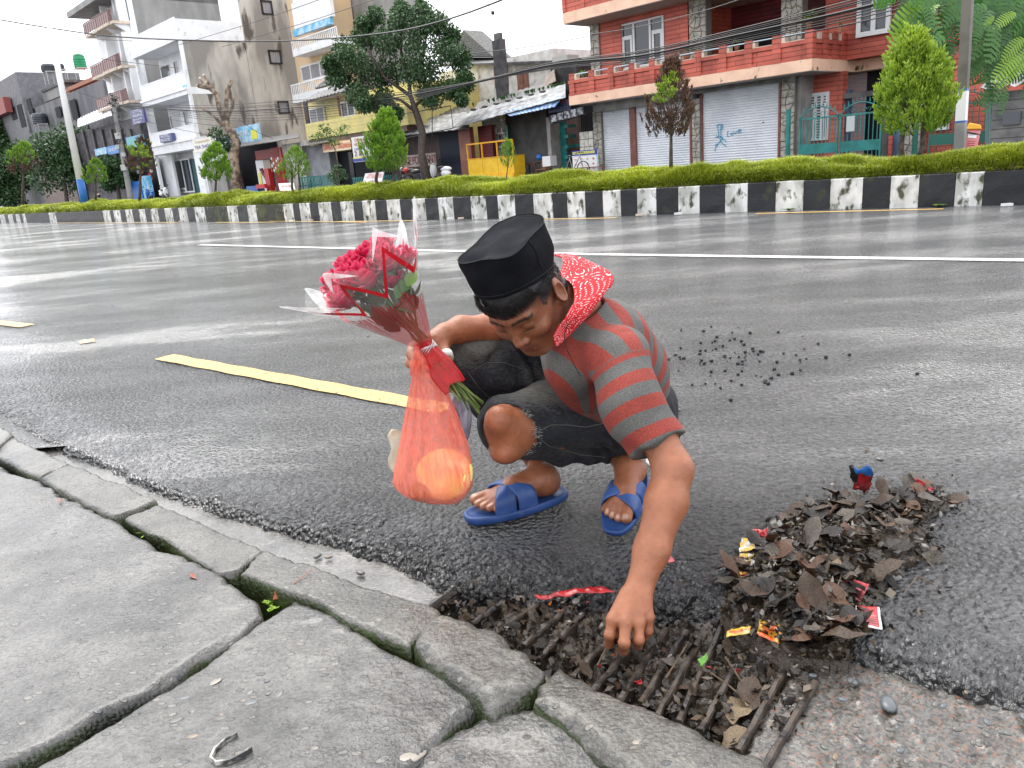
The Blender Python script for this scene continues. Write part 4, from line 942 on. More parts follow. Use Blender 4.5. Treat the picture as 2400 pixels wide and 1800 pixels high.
# bicycle
def wheel(mb,c,r,ax_s,w=.02,spokes=10,n=20):
 c =np.array(c);u =np.array(ax_s,float)
 mb.tube([c +r *(u *math.cos(a)+np.array([0,0,1])*math.sin(a)) for a in np.linspace(0,2 *math.pi,n +1)],w,5,cap=False)
 for i in range(spokes):
  a =2 *math.pi *i /spokes;mb.tube([c,c +r *(u *math.cos(a)+np.array([0,0,1])*math.sin(a))],.003,3,cap=False)
 return mb
bs_=Q(1345,400,-1.6)[0];BC =bthing('bicycle','dark bicycle leaning before the hair shop menu board','bicycle',bs_,-1.6)
for dx in (-.45,.5):m_=FB();wheel(m_,(bs_+dx,-1.6,.34),.32,(1,0,0));m_.build('wheel',M['black'],BC)
m_=FB()
for a,b in [((-.45,.34),(-.05,.34)),((-.05,.34),(-.2,.85)),((-.05,.34),(.33,.82)),((-.2,.85),(.33,.86)),((-.45,.34),(-.2,.8)),((.5,.34),(.33,.95))]:m_.tube([(bs_+a[0],-1.6,a[1]),(bs_+b[0],-1.6,b[1])],.017,5)
m_.build('frame',M['chrome'],BC);m_=FB();m_.tube([(bs_+.33,-1.85,.98),(bs_+.3,-1.6,1.0),(bs_+.33,-1.35,.98)],.014,5);m_.build('handlebar',M['black'],BC);m_=FB();m_.sphere((bs_-.2,-1.6,.9),.09,8,5,(1.3,.7,.4));m_.build('saddle',M['black'],BC)
# ------------------------------------------------------------------ food stall with yellow counter
FS =bthing('food_stall','open-fronted food stall with tin and tarpaulin roof, grey inner wall and hanging bulb','stall',Q(1200,400)[0],0)
FB().pb(1130,1290,330,240,1.9,2.05,z0=0).build('back_wall',mat('inner_wall',(.11,.115,.115),.7,(.17,.17,.17),2),FS)
s0 =Q(1290,330)[0];FB().box(s0 -.08,s0 +.12,-.1,2.,0,2.55).build('side_post',M['greyconc'],FS);s0 =Q(1104,330)[0];FB().box(s0 -.9,s0 -.05,0,.25,0,2.6).build('orange_brown_pier',mat('orange_brown_render',(.28,.11,.06),.5,(.20,.06,.05),1.5),FS);FB().box(s0 -.02,s0 +.95,.5,.7,0,2.6).build('maroon_wall',M['maroon'],FS)
FB().pb(1130,1182,330,262,1.2,1.3,z0=0).build('kitchen_wall',M['tile'],FS)
for k in range(3):FB().pb(1136,1180,348 -16 *k,345 -16 *k,.9,1.19).build('shelf',M['whiteP'],FS)
for k in range(9):m_=FB();s,z =Q(1140 +4.6 *k,343 -16 *(k %3),1.0);m_.lathe([(.04,0),(.045,.12),(.02,.17),(.02,.22)],(s,1.0,z +.02),6);m_.build('jar',(M['red'],M['black'],M['whiteP'])[k %3],FS)
s0 =Q(1194,330)[0];FB().tube([(s0,-.1,0),(s0,-.1,2.45)],.035,6).build('post',M['teal'],FS)
sloped(FS,'tin_roof',[(1060,300,-1.0),(1325,228,-1.0),(1325,196,1.6),(1100,262,1.6)],M['tin'],.03,.012);sloped(FS,'roof_ridge_sheet',[(1110,258,1.6),(1300,205,1.6),(1290,190,3.4),(1120,240,3.4)],M['tindark'],.03,.02)
sloped(FS,'tarpaulin',[(1195,272,-1.12),(1300,250,-1.12),(1322,222,-.7),(1180,262,-.7)],M['tarp'],.02,.012)
for k in range(7):s,z =Q(1110 +27 *k,262 -7 *k,.5);m_=MB(FR);m_.sphere((s,.5,z +.10),.13,7,5,(1.5,1,.5));m_.build('roof_stone',M['darkconc'],FS)
s,z =Q(1175,281,.2);m_=MB(FR);m_.tube([(s,.2,z +.12),(s,.2,z +.5)],.006,4);m_.lathe([(.015,.1),(.03,.04),(.045,0),(.03,-.04),(.005,-.055)],(s,.2,z),8);m_.build('hanging_bulb',M['whiteP'],FS)
YC =bthing('yellow_counter','bright yellow wooden serving counter with orange upper frame','counter',Q(1150,410,-.9)[0],-.9)
s0,s1,z0,z1 =sz(1096,1204,425,332,-.9);zm =z0 +(z1 -z0)*.60;z0 =0
f =FB()
for i in range(4):a =s0 +(s1 -s0 -.05)*i /3;f.box(a,a +.05,-.9,-.84,zm,z1)
f.box(s0,s1,-.905,-.835,z1 -.05,z1 +.01);f.build('upper_frame',M['orangeY'],YC)
for i in range(3):FB().box(s0 +(s1 -s0)*i /3 +.01,s0 +(s1 -s0)*(i +1)/3 -.01,-.9,-.2,.36,zm).build('front_panel',M['yellowpt'],YC)
FB().box(s0 -.02,s1 +.01,-.93,-.18,zm +.002,zm +.03).build('ledge',M['orangeY'],YC);FB().box(s0 +.08,s1,-.98,-.25,0,.35).build('step_panel',M['yellowpt'],YC);FB().box(s0,s1,-.93,-.9,.35,.39).build('mid_rail',M['orangeY'],YC)
TB =bthing('wooden_table','small dark wooden table inside the food stall','table',Q(1245,400,.3)[0],.3);s0,s1,z0,z1 =sz(1222,1262,400,370,.3);FB().box(s0,s1,.1,.8,.68,.73).build('tabletop',M['browntim'],TB)
for a in (s0 +.05,s1 -.1):
 for b in (.14,.7):FB().box(a,a +.05,b,b +.05,0,.68).build('leg',M['browntim'],TB)
CH =bthing('wooden_chair','brown wooden chair beside the stall table','chair',Q(1270,400,-.3)[0],-.3);s0,s1,z0,z1 =sz(1262,1285,400,368,-.3);FB().box(s0,s1,-.5,-.1,.42,.46).build('seat',M['browntim'],CH);FB().box(s0,s1,-.12,-.08,.46,.95).build('backrest',M['browntim'],CH)
for a in (s0,s1 -.04):
 for b in (-.5,-.14):FB().box(a,a +.04,b,b +.04,0,.42).build('leg',M['browntim'],CH)
s,z =Q(1288,378,-.1);o =FB().box(s -.24,s +.24,-.3,.1,z -.2,z +.22).build('cool_box',M['whiteP']);tag(o,'white box standing at the right end of the food stall','box')
s,z =Q(1264,371,-.3);m_=MB(FR);m_.sphere((s,-.3,z +.05),.14,10,7,(1.1,1,.9));tag(m_.build('helmet',M['blue'],smooth=True),'blue motorcycle helmet on the chair back in the food stall','helmet')
# ------------------------------------------------------------------ old white house behind, with slate gable and concrete mast
OH =bthing('old_house','old whitewashed house with brown shutters behind the tin roofs','house',Q(1180,300,6)[0],6)
s0,s1,_,_=sz(1030,1300,250,140,6);z1 =Q(1180,138,6)[1];FB().box(s0,s1,6,12,0,z1).build('wall',mat('whitewash',(.55,.53,.49),.7,(.72,.70,.66),2.5,col3=(.16,.15,.12),scale3=1.2,lo3=.6,hi3=.75),OH)
panel(OH,'shutter',1158,1190,205,155,5.95,M['browntim'],.06);w_=panel(OH,'shutter',1212,1238,220,160,5.95,M['browntim'],.06)
for xx in (1225,):panel(w_,'stile',xx -1,xx +1,218,162,5.93,M['rustpost'],.02)
sloped(OH,'roof_edge',[(1020,152,5.6),(1300,142,5.6),(1300,132,9),(1040,132,9)],M['tindark'],.12)
m_=FB();c0 =Q(1050,132,7);c1 =Q(1155,132,7);c2 =Q(1086,70,7);m_.add([(c0[0],7,c0[1]),(c1[0],7,c1[1]),(c2[0],7,c2[1]),(c0[0],8.5,c0[1]),(c1[0],8.5,c1[1]),(c2[0],8.5,c2[1])],[(0,1,2),(5,4,3),(0,2,5,3),(1,4,5,2)]);m_.build('gable_roof',mat('mossy_slates',(.07,.07,.075),.6,(.16,.16,.14),8,bump=.6,bscale=6,bdist=.1,stretch=(1,1,3)),OH)
MA =bthing('concrete_mast','dark concrete pier with wire post above the stall roofs','mast',Q(1170,220,3)[0],3);s0,s1,z0,z1 =sz(1158,1179,228,92,3);FB().box(s0,s1,3,3.3,z0 -1.2,z1).build('pier',mat('damp_dark_concrete',(.035,.033,.04),.6,(.08,.075,.08),3),MA);FB().box(s0 +.1,s1 -.12,3.05,3.25,z1,z1 +.3).build('cap',M['darkconc'],MA)
m_=FB();a =Q(1160,90,3.1);b =Q(1155,30,3.1);
for dx in (0,.12,.22):m_.tube([(a[0]+dx,3.1,a[1]),(b[0]+dx *.4,3.1,b[1])],.012,4)
m_.sphere((b[0],3.1,b[1]),.10,6,4);m_.build('wire_post',M['cable'],MA)
RB =bthing('roof_clutter','dark tank and tarpaulin shed on the roof left of the brick house','shed',Q(1310,200,3)[0],3);panel(RB,'dark_shed',1292,1352,232,142,3,mat('soot_black_wall',(.02,.02,.022),.7,(.05,.05,.05),3),2.5);panel(RB,'white_crate',1294,1330,145,131,3.4,M['boxgrey'],.8);sloped(RB,'folded_tarp',[(1270,206,2.5),(1302,190,2.5),(1298,162,2.9),(1280,178,2.9)],mat('brown_tarp',(.22,.17,.14),.6,(.3,.24,.2),5),.05)
mb =FB();T_=[];rsl =np.random.default_rng(4)
for i in range(70):
 s,z =Q(rsl.uniform(1090,1330),0,1.8);x =rsl.uniform(1095,1325);s,z =Q(x,254 -(x -1095)*.22,1.7);leaf_a =rsl.uniform(0,6.28);V =[(s,1.7,z),(s +.12 *math.cos(leaf_a),1.6,z +.16),(s +.05,1.65,z +.22)];mb.add(V,[(0,1,2)]);T_+=[.3,.6,.9]
o =mb.build('roof_moss',M['leafdark'],None,attrs={'tint':np.array(T_)});tag(o,'moss and weeds along the old roof edge','moss',kind='stuff')
# ------------------------------------------------------------------ bike rental shed
BR_=bthing('bike_shop','dark tin-roofed motorbike rental shed with painted cloth banner','shop',Q(1000,400)[0],0)
FB().pb(905,1084,340,300,1.2,1.4,z0=0).build('back_wall',mat('brown_boards',(.07,.05,.05),.7,(.12,.09,.085),3,stretch=(5,5,.5)),BR_);panel(BR_,'doorway',1032,1082,420,310,1.1,mat('navy_dark',(.012,.018,.04),.6),.05)
sloped(BR_,'tin_roof',[(915,320,-.6),(1100,300,-.6),(1095,262,2.4),(930,285,2.4)],M['tin'],.03,.015);sloped(BR_,'upper_roof',[(960,285,2.4),(1105,262,2.4),(1090,238,5),(980,262,5)],M['tindark'],.03,.03)
bn =panel(BR_,'banner',937,1022,390,362,-.05,mat('dirty_cloth',(.30,.24,.22),.8,(.38,.33,.30),4),.02);lettering(bn,'BIKE FOR RENT',981,376,20,-.06,M['inkmar'],w=82)
m_=FB();fr_=[(938,320),(938,268),(1056,248),(1062,300),(945,325)]
for n_ in (-1.2,):
 P_=[(Q(x,y,n_)[0],n_,Q(x,y,n_)[1]) for x,y in fr_];m_.tube(P_,.022,5);a =Q(1013,322,n_);b =Q(1013,215,n_);m_.tube([(a[0],n_,a[1]),(b[0],n_,b[1])],.022,5)
m_.build('sign_frame',M['black'],BR_)
def motorbike(x,y,n,label,bodym,accent,flip=1,scoot=False):
 s =Q(x,y,n)[0];R_=bthing('scooter' if scoot else 'motorbike',label,'scooter' if scoot else 'motorbike',s,n);z_=.30;f =flip
 for dx in (-.6,.62):m_=FB();wheel(m_,(s +f *dx,n,z_),.25,(1,0,0),.055,6,16);m_.build('wheel',M['black'],R_)
 def blob(name,c,r,mt):m_=FB();m_.sphere((s +f *c[0],n +c[1],c[2]),1,10,7,r);m_.build(name,mt,R_,smooth=True)
 blob('tail',(-.45,0,.78),(.42,.13,.12),bodym);blob('seat',(-.12,0,.86),(.36,.13,.07),M['black']);blob('engine',(.02,0,.42),(.26,.15,.20),M['black'])
 if scoot:blob('front_shield',(.50,0,.72),(.13,.20,.36),bodym);blob('floorboard',(.15,0,.36),(.34,.17,.06),M['black']);blob('rear_cover',(-.42,0,.58),(.34,.17,.18),bodym)
 else:blob('fuel_tank',(.24,0,.86),(.26,.15,.14),accent);blob('fairing',(.52,0,.85),(.16,.14,.18),bodym)
 m_=FB();m_.tube([(s +f *.62,n,z_),(s +f *.45,n,1.02)],.03,6);m_.tube([(s +f *.42,n -.32,1.08),(s +f *.45,n,1.03),(s +f *.42,n +.32,1.08)],.016,5);m_.build('fork_and_handlebar',M['chrome'],R_);blob('headlight',(.60,0,.95),(.07,.09,.08),M['whiteP'])
 for dy in (-.3,.3):blob('mirror',(.38,dy,1.22),(.03,.06,.045),M['black'])
 return R_
motorbike(962,425,-1.6,'black motorbike with red tank standing left of the white scooter',M['blackgl'],M['red'],-1);motorbike(1034,423,-1.6,'white-fronted scooter standing by the trunk before the rental shed',M['whiteP'],M['black'],-1,True)
o =sloped(None,'blue_tarp_bundle',[(988,422,-1.8),(1010,424,-1.8),(1008,408,-1.5),(985,407,-1.5)],M['blue'],.15);tag(o,'folded blue tarpaulin between the motorbike and the trunk','tarpaulin')
# ------------------------------------------------------------------ yellow sandwich shop
SS =bthing('sandwich_shop','yellow-balconied sandwich cafe with printed signs over a dark open front','shop',Q(830,400)[0],0)
s0,s1,_,_=sz(712,962,330,250,.9);FB().box(s0,s1,1.4,6,0,Q(800,225,1.4)[1]).build('wall',M['yellowwall'],SS)
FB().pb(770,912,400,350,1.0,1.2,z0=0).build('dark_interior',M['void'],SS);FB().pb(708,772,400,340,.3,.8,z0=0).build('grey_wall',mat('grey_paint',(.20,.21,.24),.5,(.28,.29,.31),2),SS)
sa =Q(717,305,-.4);sb =Q(955,268,-.4);mb =FB();ztop =Q(830,270,-.4)[1];zbot =Q(830,312,-.4)[1]
nrow =5
FB().box(sa[0]+.02,sb[0],-.36,.8,zbot +.02,ztop -.02).build('balcony_core',M['yellowwall'],SS)
for i in range(nrow):FB().box(sa[0],sb[0],-.40 +.008 *(i %2),-.365,zbot +(ztop -zbot)*i /nrow +.008,zbot +(ztop -zbot)*(i +1)/nrow).build('board',M['yellowwall'],SS)
FB().box(sa[0],sb[0]-.3,-.3,.9,zbot -.28,zbot -.01).build('brown_beam',mat('brown_beam',(.20,.13,.09),.6,(.13,.09,.07),3),SS)
sloped(SS,'awning',[(690,345,-1.),(770,332,-1.),(775,322,.2),(705,330,.2)],M['tindark'],.03,.02)
window(SS,727,762,290,252,1.32,(1,1),fw=.07,pane=M['curtain']);window(SS,800,832,274,236,1.32,(1,1),fw=.07,name='timber_window')
for xx in (793,838,862,902):panel(SS,'post',xx -1.5,xx +1.5,272,225,1.2,M['browntim'],.08)
sloped(SS,'eaves',[(703,240,.2),(800,214,.2),(830,196,2.2),(745,216,2.2)],M['tindark'],.08,.03);sloped(SS,'upper_roof',[(738,206,2.4),(800,190,2.4),(800,172,5),(775,178,5)],M['tindark'],.1,.03)
panel(SS,'drainpipe',714,722,300,240,.2,M['black'],.08)
sg =panel(SS,'sign',756,822,354,331,-.55,mat('orange_sign',(.80,.38,.12),.4,(.82,.72,.5),2,stretch=(.2,.2,4)),.04);lettering(sg,'DAFNNA HOT SANDWICH',789,344,13,-.58,M['inkred'],w=62)
sg =panel(SS,'large_sign',826,884,378,318,-.55,M['whiteP'],.04);lettering(sg,'OPEN DAFNNA',855,326,8,-.57,M['inkred'],w=50);lettering(sg,'HOT SANDWICH',855,336,8,-.57,M['inkred'],w=50);lettering(sg,'coffee   juice',852,347,7,-.57,M['inkblue'],w=44);lettering(sg,'2 & 1',845,360,13,-.57,M['inkmar'],w=26);FB().pb(827,883,377,370,-.565,-.552).build('blue_footer',M['inkblue'],sg);FB().pb(827,883,369,366,-.564,-.552).build('yellow_stripe',M['yprint'],sg)
panel(SS,'front_post',819,828,420,356,-.5,M['black'],.1)
for (xa,xb,lb) in ((700,782,'low teal slatted fence left of the cafe post'),(828,932,'low teal slatted fence right of the cafe post, behind the white board')):
 s0,s1,z0,z1 =sz(xa,xb,436,412,-1.3);fe =bthing('slat_fence',lb,'fence',(s0 +s1)/2,-1.3)
 for zz in (.18,z1 -.08):FB().box(s0,s1,-1.3,-1.27,zz,zz +.05).build('rail',M['teal'],fe)
 k =int((s1 -s0)/.17)
 for i in range(k +1):a =s0 +(s1 -s0 -.07)*i /k;FB().box(a,a +.075,-1.33,-1.301,.03,z1).build('slat',M['teal'],fe)
AB =bthing('sandwich_board','white A-board advertising hot sandwiches in front of the teal fence','sign',Q(872,430,-2)[0],-2);sb_=sloped(AB,'board',[(848,436,-2.2),(893,434,-2.2),(900,402,-2.0),(856,407,-2.0)],M['whiteP'],.03)
def tilt_text(root,body,x,y,n,size,mt,w):lettering(root,body,x,y,size,n,mt,w=w,out=.03)
tilt_text(AB,'OPEN DAFNNA',879,409,-2.08,6,M['inkred'],34);tilt_text(AB,'HOT SANDWICH',877,415,-2.11,6,M['inkred'],38);tilt_text(AB,'O  coffee',868,425,-2.16,6,M['inkmar'],30)
AB2 =bthing('sandwich_board','smaller white A-board with arched red print before the red snack shop','sign',Q(672,440,-2)[0],-2);sloped(AB2,'board',[(656,447,-2.2),(692,446,-2.2),(688,428,-2.0),(652,430,-2.0)],M['whiteP'],.03);tilt_text(AB2,'Hot Sandwich',673,436,-2.1,6,M['inkred'],28)
for i,xx in enumerate((712,732,748)):
 c_=bthing('cafe_chair',('left','middle','right')[i]+' of three black metal chairs behind the cafe fence','chair',Q(xx,420,-.9)[0],-.9);s =Q(xx,420,-.9)[0];m_=FB();m_.tube([(s -.2,-.9,0),(s -.2,-.9,.85),(s -.15,-.9,.95),(s +.15,-.9,.95),(s +.2,-.9,.85),(s +.2,-.9,0)],.02,5);m_.build('frame',M['black'],c_);FB().box(s -.2,s +.2,-1.3,-.92,.43,.47).build('seat',M['black'],c_)
 # ------------------------------------------------------------------ white hotel, its stained side wall and the tower behind
sK =Q(440,190)[0];
def QS(x,y,s0):
 d =ray(x,y);o =FO +SD *s0;t =((o -CC)@SD)/(d @SD);p =CC +d *t -o;return float(p @ND),float(p[2])
WH =bthing('white_hotel','white three-storey hotel with open balconies and a stained grey side wall','hotel',Q(410,455)[0],0)
nH =QS(590,200,sK)[0];zR =QS(440,90,sK)[1];zR =Q(418,95)[1];sWl =Q(350,300)[0];zpar =Q(412,40)[1]
n2 =QS(716,250,sK)[0];zT =zR +9
print('HOTEL',sK,sWl,nH,n2,zR)
FB().box(sK -1.2,sK,1.8,nH,0,zR).build('side_wall',M['plaster'],WH);FB().box(sK -.25,sK,.02,1.8,0,zR).build('side_wall_front',M['plaster'],WH)
FB().box(sWl,sK -1.25,1.8,nH,0,zR).build('front_wall',M['wall_white'],WH)
FB().box(sWl -.1,sK +.05,-.25,nH,zR,zR +.35).build('roof_slab',M['wall_white'],WH)
mb =FB();mb.box(sWl,sK +.03,-.22,-.1,zR +.36,zpar);mb.box(sK -.09,sK +.03,-.1,nH,zR +.36,zpar -.1);mb.build('roof_parapet',M['wall_white'],WH)
lv =[(Q(432,168)[1],Q(438,205)[1],Q(440,222)[1]),(Q(452,293)[1],Q(455,322)[1],Q(449,350)[1])]
for k,(a,b,c) in enumerate(lv):
 FB().box(sWl,sK +.02,-.2,1.8,c,b).build('floor_slab',M['wall_white'],WH);FB().box(sWl,sK,-.15,-.03,b,a).build('balcony_parapet',M['wall_white'],WH);FB().box(sWl -.1,sK +.06,-.30,-.2,b -.18,b -.02).build('cornice',M['wall_white'],WH)
 FB().box(sWl,sK,-.17,-.151,a -.05,a +.03).build('parapet_cap',M['wall_white'],WH)
FB().box(sK -.7,sK,-.18,-.14,lv[0][1],lv[0][1]+.16).build('blue_stain',M['skyblue'],WH)
FB().box(sWl,sWl +.22,-.1,.15,0,zR).build('corner_post',M['wall_white'],WH);FB().box(sK -.2,sK +.012,-.1,.15,0,zR).build('corner_post',M['wall_white'],WH)
for (x0,x1,yb,yt) in ((378,400,186,152),(409,419,178,142),(400,424,300,268),(432,441,295,258)):window(WH,x0,x1,yb,yt,1.78,(1,),fw=.06)
FB().pb(372,408,440,366,.9,1.1,z0=0,z1=lv[1][2]).build('ground_wall',M['wall_white'],WH);FB().pb(461,482,440,366,.0,1.1,z0=0,z1=lv[1][2]-.1).build('ground_pier',M['wall_white'],WH)
dr_=window(WH,413,450,452,372,1.5,(1,1),fw=.12,rows=(.12,None),name='entrance_door');FB().pb(450,461,440,372,1.6,1.65,z0=0).build('open_doorway',mat('teal_dark',(.02,.09,.10),.5),WH)
FB().box(sWl -.3,sK +1,-1.4,1.4,0,.28).build('step',M['greyconc'],WH)
sg =FB().pb(374,402,333,314,-.5,-.2).build('box_sign',mat('slate_blue_sign',(.10,.12,.26),.4),WH);lettering(sg,'HOTEL',387,319,8,-.51,M['whiteP'],w=20);lettering(sg,'SINGAPORE',388,328,7,-.51,M['whiteP'],w=23)
TW =bthing('grey_tower','tall bare plaster block with three small windows behind the white hotel','building',sK,nH);FB().box(sK -3.2,sK +.02,nH +.02,n2,0,zT).build('wall',M['plaster'],TW);FB().box(sK -3.22,sK -.05,nH -.06,nH +.018,zR,zT).build('white_front',M['wall_white'],TW)
for (x0,x1,yb,yt) in ((614,635,34,2),(632,656,150,118),(653,674,267,236)):
 a,z0 =QS(x0,yb,sK);b,z1 =QS(x1,yt,sK);f =FB()
 for q in ((a,a +.12,z0,z1),(b -.12,b,z0,z1),(a,b,z0,z0 +.1),(a,b,z1 -.14,z1)):f.box(sK +.022,sK +.12,q[0],q[1],q[2],q[3])
 w_=f.build('window',M['black'],TW);FB().box(sK +.022,sK +.05,a +.1,b -.1,z0 +.08,z1 -.1).build('pane',M['curtain'],w_)
 # shops at its foot
RS =bthing('snack_shop','red-fronted snack shop with hanging orange packets under the stained wall','shop',Q(610,440)[0],0);
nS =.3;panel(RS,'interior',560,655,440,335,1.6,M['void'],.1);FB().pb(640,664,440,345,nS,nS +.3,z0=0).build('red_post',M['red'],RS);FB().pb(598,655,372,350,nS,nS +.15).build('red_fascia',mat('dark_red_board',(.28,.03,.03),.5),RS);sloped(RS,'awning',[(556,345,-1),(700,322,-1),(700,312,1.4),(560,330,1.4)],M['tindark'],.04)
FB().pb(665,712,420,335,.0,.6,z0=0).build('stained_pier',M['plaster'],RS)
for i in range(24):
 s,z =Q(636 +5.2 *(i %4)+(i //4 %2)*2,372 +5.6 *(i //4),-.4);m_=FB();m_.sphere((s,-.4,z),.11,6,5,(.8,.45,1));m_.build('snack_packet',M['clayrf'] if i %3 else M['whiteP'],RS,smooth=True)
for i in range(5):s,z =Q(612 +3 *i,398 +5 *i,-.2);m_=FB();m_.box(s -.14,s +.14,-.25,-.1,z -.10,z +.1);m_.build('red_packet_row',M['inkmar'],RS)
panel(RS,'fridge',604,622,450,375,.5,M['whiteP'],.5);panel(RS,'poster',607,613,435,405,.46,M['yprint'],.02);panel(RS,'red_stand',622,632,450,395,-.3,M['red'],.3)
o =FB().pb(578,604,452,436,-1.0,-.5,z0=0).build('water_crates',M['blue']);tag(o,'stacked blue crates before the red snack shop','crates');o =FB().pb(600,620,442,432,-1.1,-.9).build('red_white_box',M['inkred']);tag(o,'red and white carton on the blue crates','box')
SG =[]
def bsign(x0,x1,yb,yt,n,mt,label,lines=(),name='shop_sign'):
 r =bthing(name,label,'sign',Q((x0 +x1)/2,yb,n)[0],n);b =FB().pb(x0,x1,yb,yt,n,n +.18).build('board',mt,r)
 for (t,x,y,h,m2,w) in lines:lettering(r,t,x,y,h,n,m2,w=w)
 z =Q((x0 +x1)/2,yb,n)[1];return r
bsign(452,500,355,323,-1.0,mat('cream_sign',(.72,.70,.60),.4,(.8,.78,.7),3),'cream shop sign with curved top over the grey shutter',[('TEA SHOP',476,344,9,M['inkblue'],40),('Lakeside',474,331,6,mat('ochre_ink',(.5,.35,.1),.4),34)])
bsign(508,534,352,322,-.9,M['inkblue'],'blue, red and white round-lettered sign left of the pollarded trunk',[('G',521,335,15,M['whiteP'],22)])
bsign(548,606,334,294,-1.1,M['skyblue'],'large pale-blue drinks sign right of the pollarded trunk',[('MILK',570,312,12,M['whiteP'],28)])
FB().pb(588,602,326,304,-1.13,-1.11).build('milk_carton_print',M['yprint'],bpy.data.objects.get('shop_sign.002'))
gs =bthing('grey_shutter_shop','closed grey shop front between hotel door and snack shop','shop',Q(500,440)[0],0);FB().pb(484,528,440,372,.2,.4,z0=0).build('shutter',M['cement'],gs);FB().pb(529,560,440,360,.3,.5,z0=0).build('picture_door',mat('dark_picture_door',(.03,.03,.05),.5,(.14,.10,.09),6),gs);FB().pb(470,525,378,366,-.8,.2).build('canopy',M['wall_white'],gs);FB().pb(470,560,368,356,.0,.3).build('lintel',M['darkconc'],gs)
# ------------------------------------------------------------------ pale yellow apartment block behind, with blue stripe balconies
AP =bthing('apartment_block','pale block with white railed balconies, blue stripe and cream wall behind the big tree','building',Q(760,300,8)[0],8)
s0,s1,_,_=sz(690,792,200,60,8);zt_=Q(760,-90,8)[1];FB().box(s0,s1,8,9.7,0,zt_).build('wall',mat('pale_orange_render',(.72,.52,.30),.6,(.66,.50,.34),2),AP)
for (yt,yb) in ((185,232),(78,118),(-40,-6)):
 sx0,sx1,z0,z1 =sz(682,792,yb,yt,6.6);FB().box(sx0,sx1,6.6,8,z0,z0 +(z1 -z0)*.45).build('balcony',M['wall_white'],AP);r_=FB()
 for i in range(26):a =sx0 +(sx1 -sx0 -.05)*i /25;r_.box(a,a +.05,6.6,6.66,z0 +(z1 -z0)*.45,z1)
 r_.box(sx0,sx1,6.59,6.67,z1 -.08,z1);r_.build('railing',M['wall_white'],AP)
panel(AP,'blue_stripe',684,775,72,56,6.55,M['skyblue'],.3);panel(AP,'white_panel',684,775,55,-10,6.56,M['wall_white'],.3);window(AP,706,775,186,146,7.9,(1,1,1),fw=.12,pane=M['curtain'])
CB =bthing('cement_block','tall bare cement wall rising behind the big tree','building',Q(880,200,10)[0],10);FB().pb(772,948,60,-40,9.8,11,z0=0,z1=Q(850,-60,9.8)[1]).build('wall',M['cement'],CB)
# ------------------------------------------------------------------ ornate white hotel farther left
OHt =bthing('ornate_hotel','tall white hotel with brown railed balconies on curved brackets','hotel',Q(300,330,1)[0],1)
so0 =Q(235,130,1)[0];so1 =Q(318,120,1)[0];zo =Q(280,-60,1)[1];FB().box(so0,so1,1,1.5,0,zo).build('front_wall',M['wall_white'],OHt)
nB =QS(600,20,so1)[0];FB().box(so1 -.4,so1,1.5,min(nB,40),0,zo).build('side_wall',M['cement'],OHt);FB().box(so0,so1 -.5,1.5,12,0,zo).build('core',M['wall_white'],OHt)
for (ya,yb) in ((62,-2),(165,112),(245,208)):
 for k in range(3):
  x0 =(198,226,256)[k]+(165 -min(ya,165))*-.0 +(ya -62)*.17;x1 =x0 +32;dy =-16 *k;n_=-.3
  s0,s1,z0,z1 =sz(x0,x1,ya +dy +14,ya +dy -8,n_)
  if s1 >so1:s1 =so1
  if s0 <so0 -.9:s0 =so0 -.9
  zf =Q(240 +(ya -62)*.17,ya,n_)[1];FB().box(s0,s1,n_-.1 -.08 *(k %2),1,zf -.22,zf).build('balcony_slab',M['cream'],OHt)
  br =FB();c =(s0 +s1)/2;br.prism([(n_+.1,zf -.23),(.99,zf -.23),(.99,zf -1.3),(.6,zf -.75),(.1,zf -.45)],c -.12,c +.12,axis=0);br.build('bracket',M['wall_white'],OHt)
  r_=FB();hh =.95;r_.box(s0 +.02,s1 -.02,n_-.12,n_-.07,zf +hh -.07,zf +hh)
  for i in range(7):a =s0 +.03 +(s1 -s0 -.1)*i /6;r_.box(a,a +(.09 if i in (0,6) else .04),n_-.115,n_-.075,zf,zf +hh -.07)
  r_.build('railing',M['railbrown'],OHt);FB().box(s0 +.1,s1 -.1,n_-.09,n_-.08,zf +.06,zf +hh -.1).build('railing_panel',mat('pinkish_panel',(.30,.20,.19),.5) if 'pinkish_panel' not in bpy.data.materials else bpy.data.materials['pinkish_panel'],OHt)
  FB().box(c -.35,c +.35,.97,1.04,zf +.05,zf +1.9).build('door',M['glass'],OHt);FB().box(s1 -.28,s1,.2,1.,zf,zf +2.6).build('pillar',M['wall_white'],OHt)
FB().box(so0 -1,so1,-.8,12,Q(210,8,-.8)[1]+.0,Q(210,-8,-.8)[1]).build('eaves_slab',M['cement'],OHt)
# ------------------------------------------------------------------ dark row, rooftop rooms and tanks at the far left
DR =bthing('concrete_row','long dark unfinished concrete building with black streaks at the far left','building',Q(130,400,2)[0],2)
s0 =Q(30,230,2)[0];s1 =Q(252,240,2)[0];FB().box(s0,s1,2,10,0,Q(140,228,2)[1]).build('wall',mat('dark_raw_concrete',(.10,.10,.115),.7,(.17,.165,.175),.7,stretch=(1,1,.4)),DR);FB().pb(-60,50,260,193,1.8,9,z0=0).build('taller_wing',mat('grey_block_wing',(.15,.15,.165),.7,(.2,.2,.21),2),DR)
for (x0,x1,yb,yt) in ((26,38,282,250),(44,56,300,242),(64,74,268,230),(130,142,275,250),(166,180,282,232)):panel(DR,'dark_opening',x0,x1,yb,yt,1.75,M['void'],.1)
FB().pb(-60,14,280,242,.8,1.6).build('red_balcony',mat('faded_red',(.30,.08,.07),.6),DR)
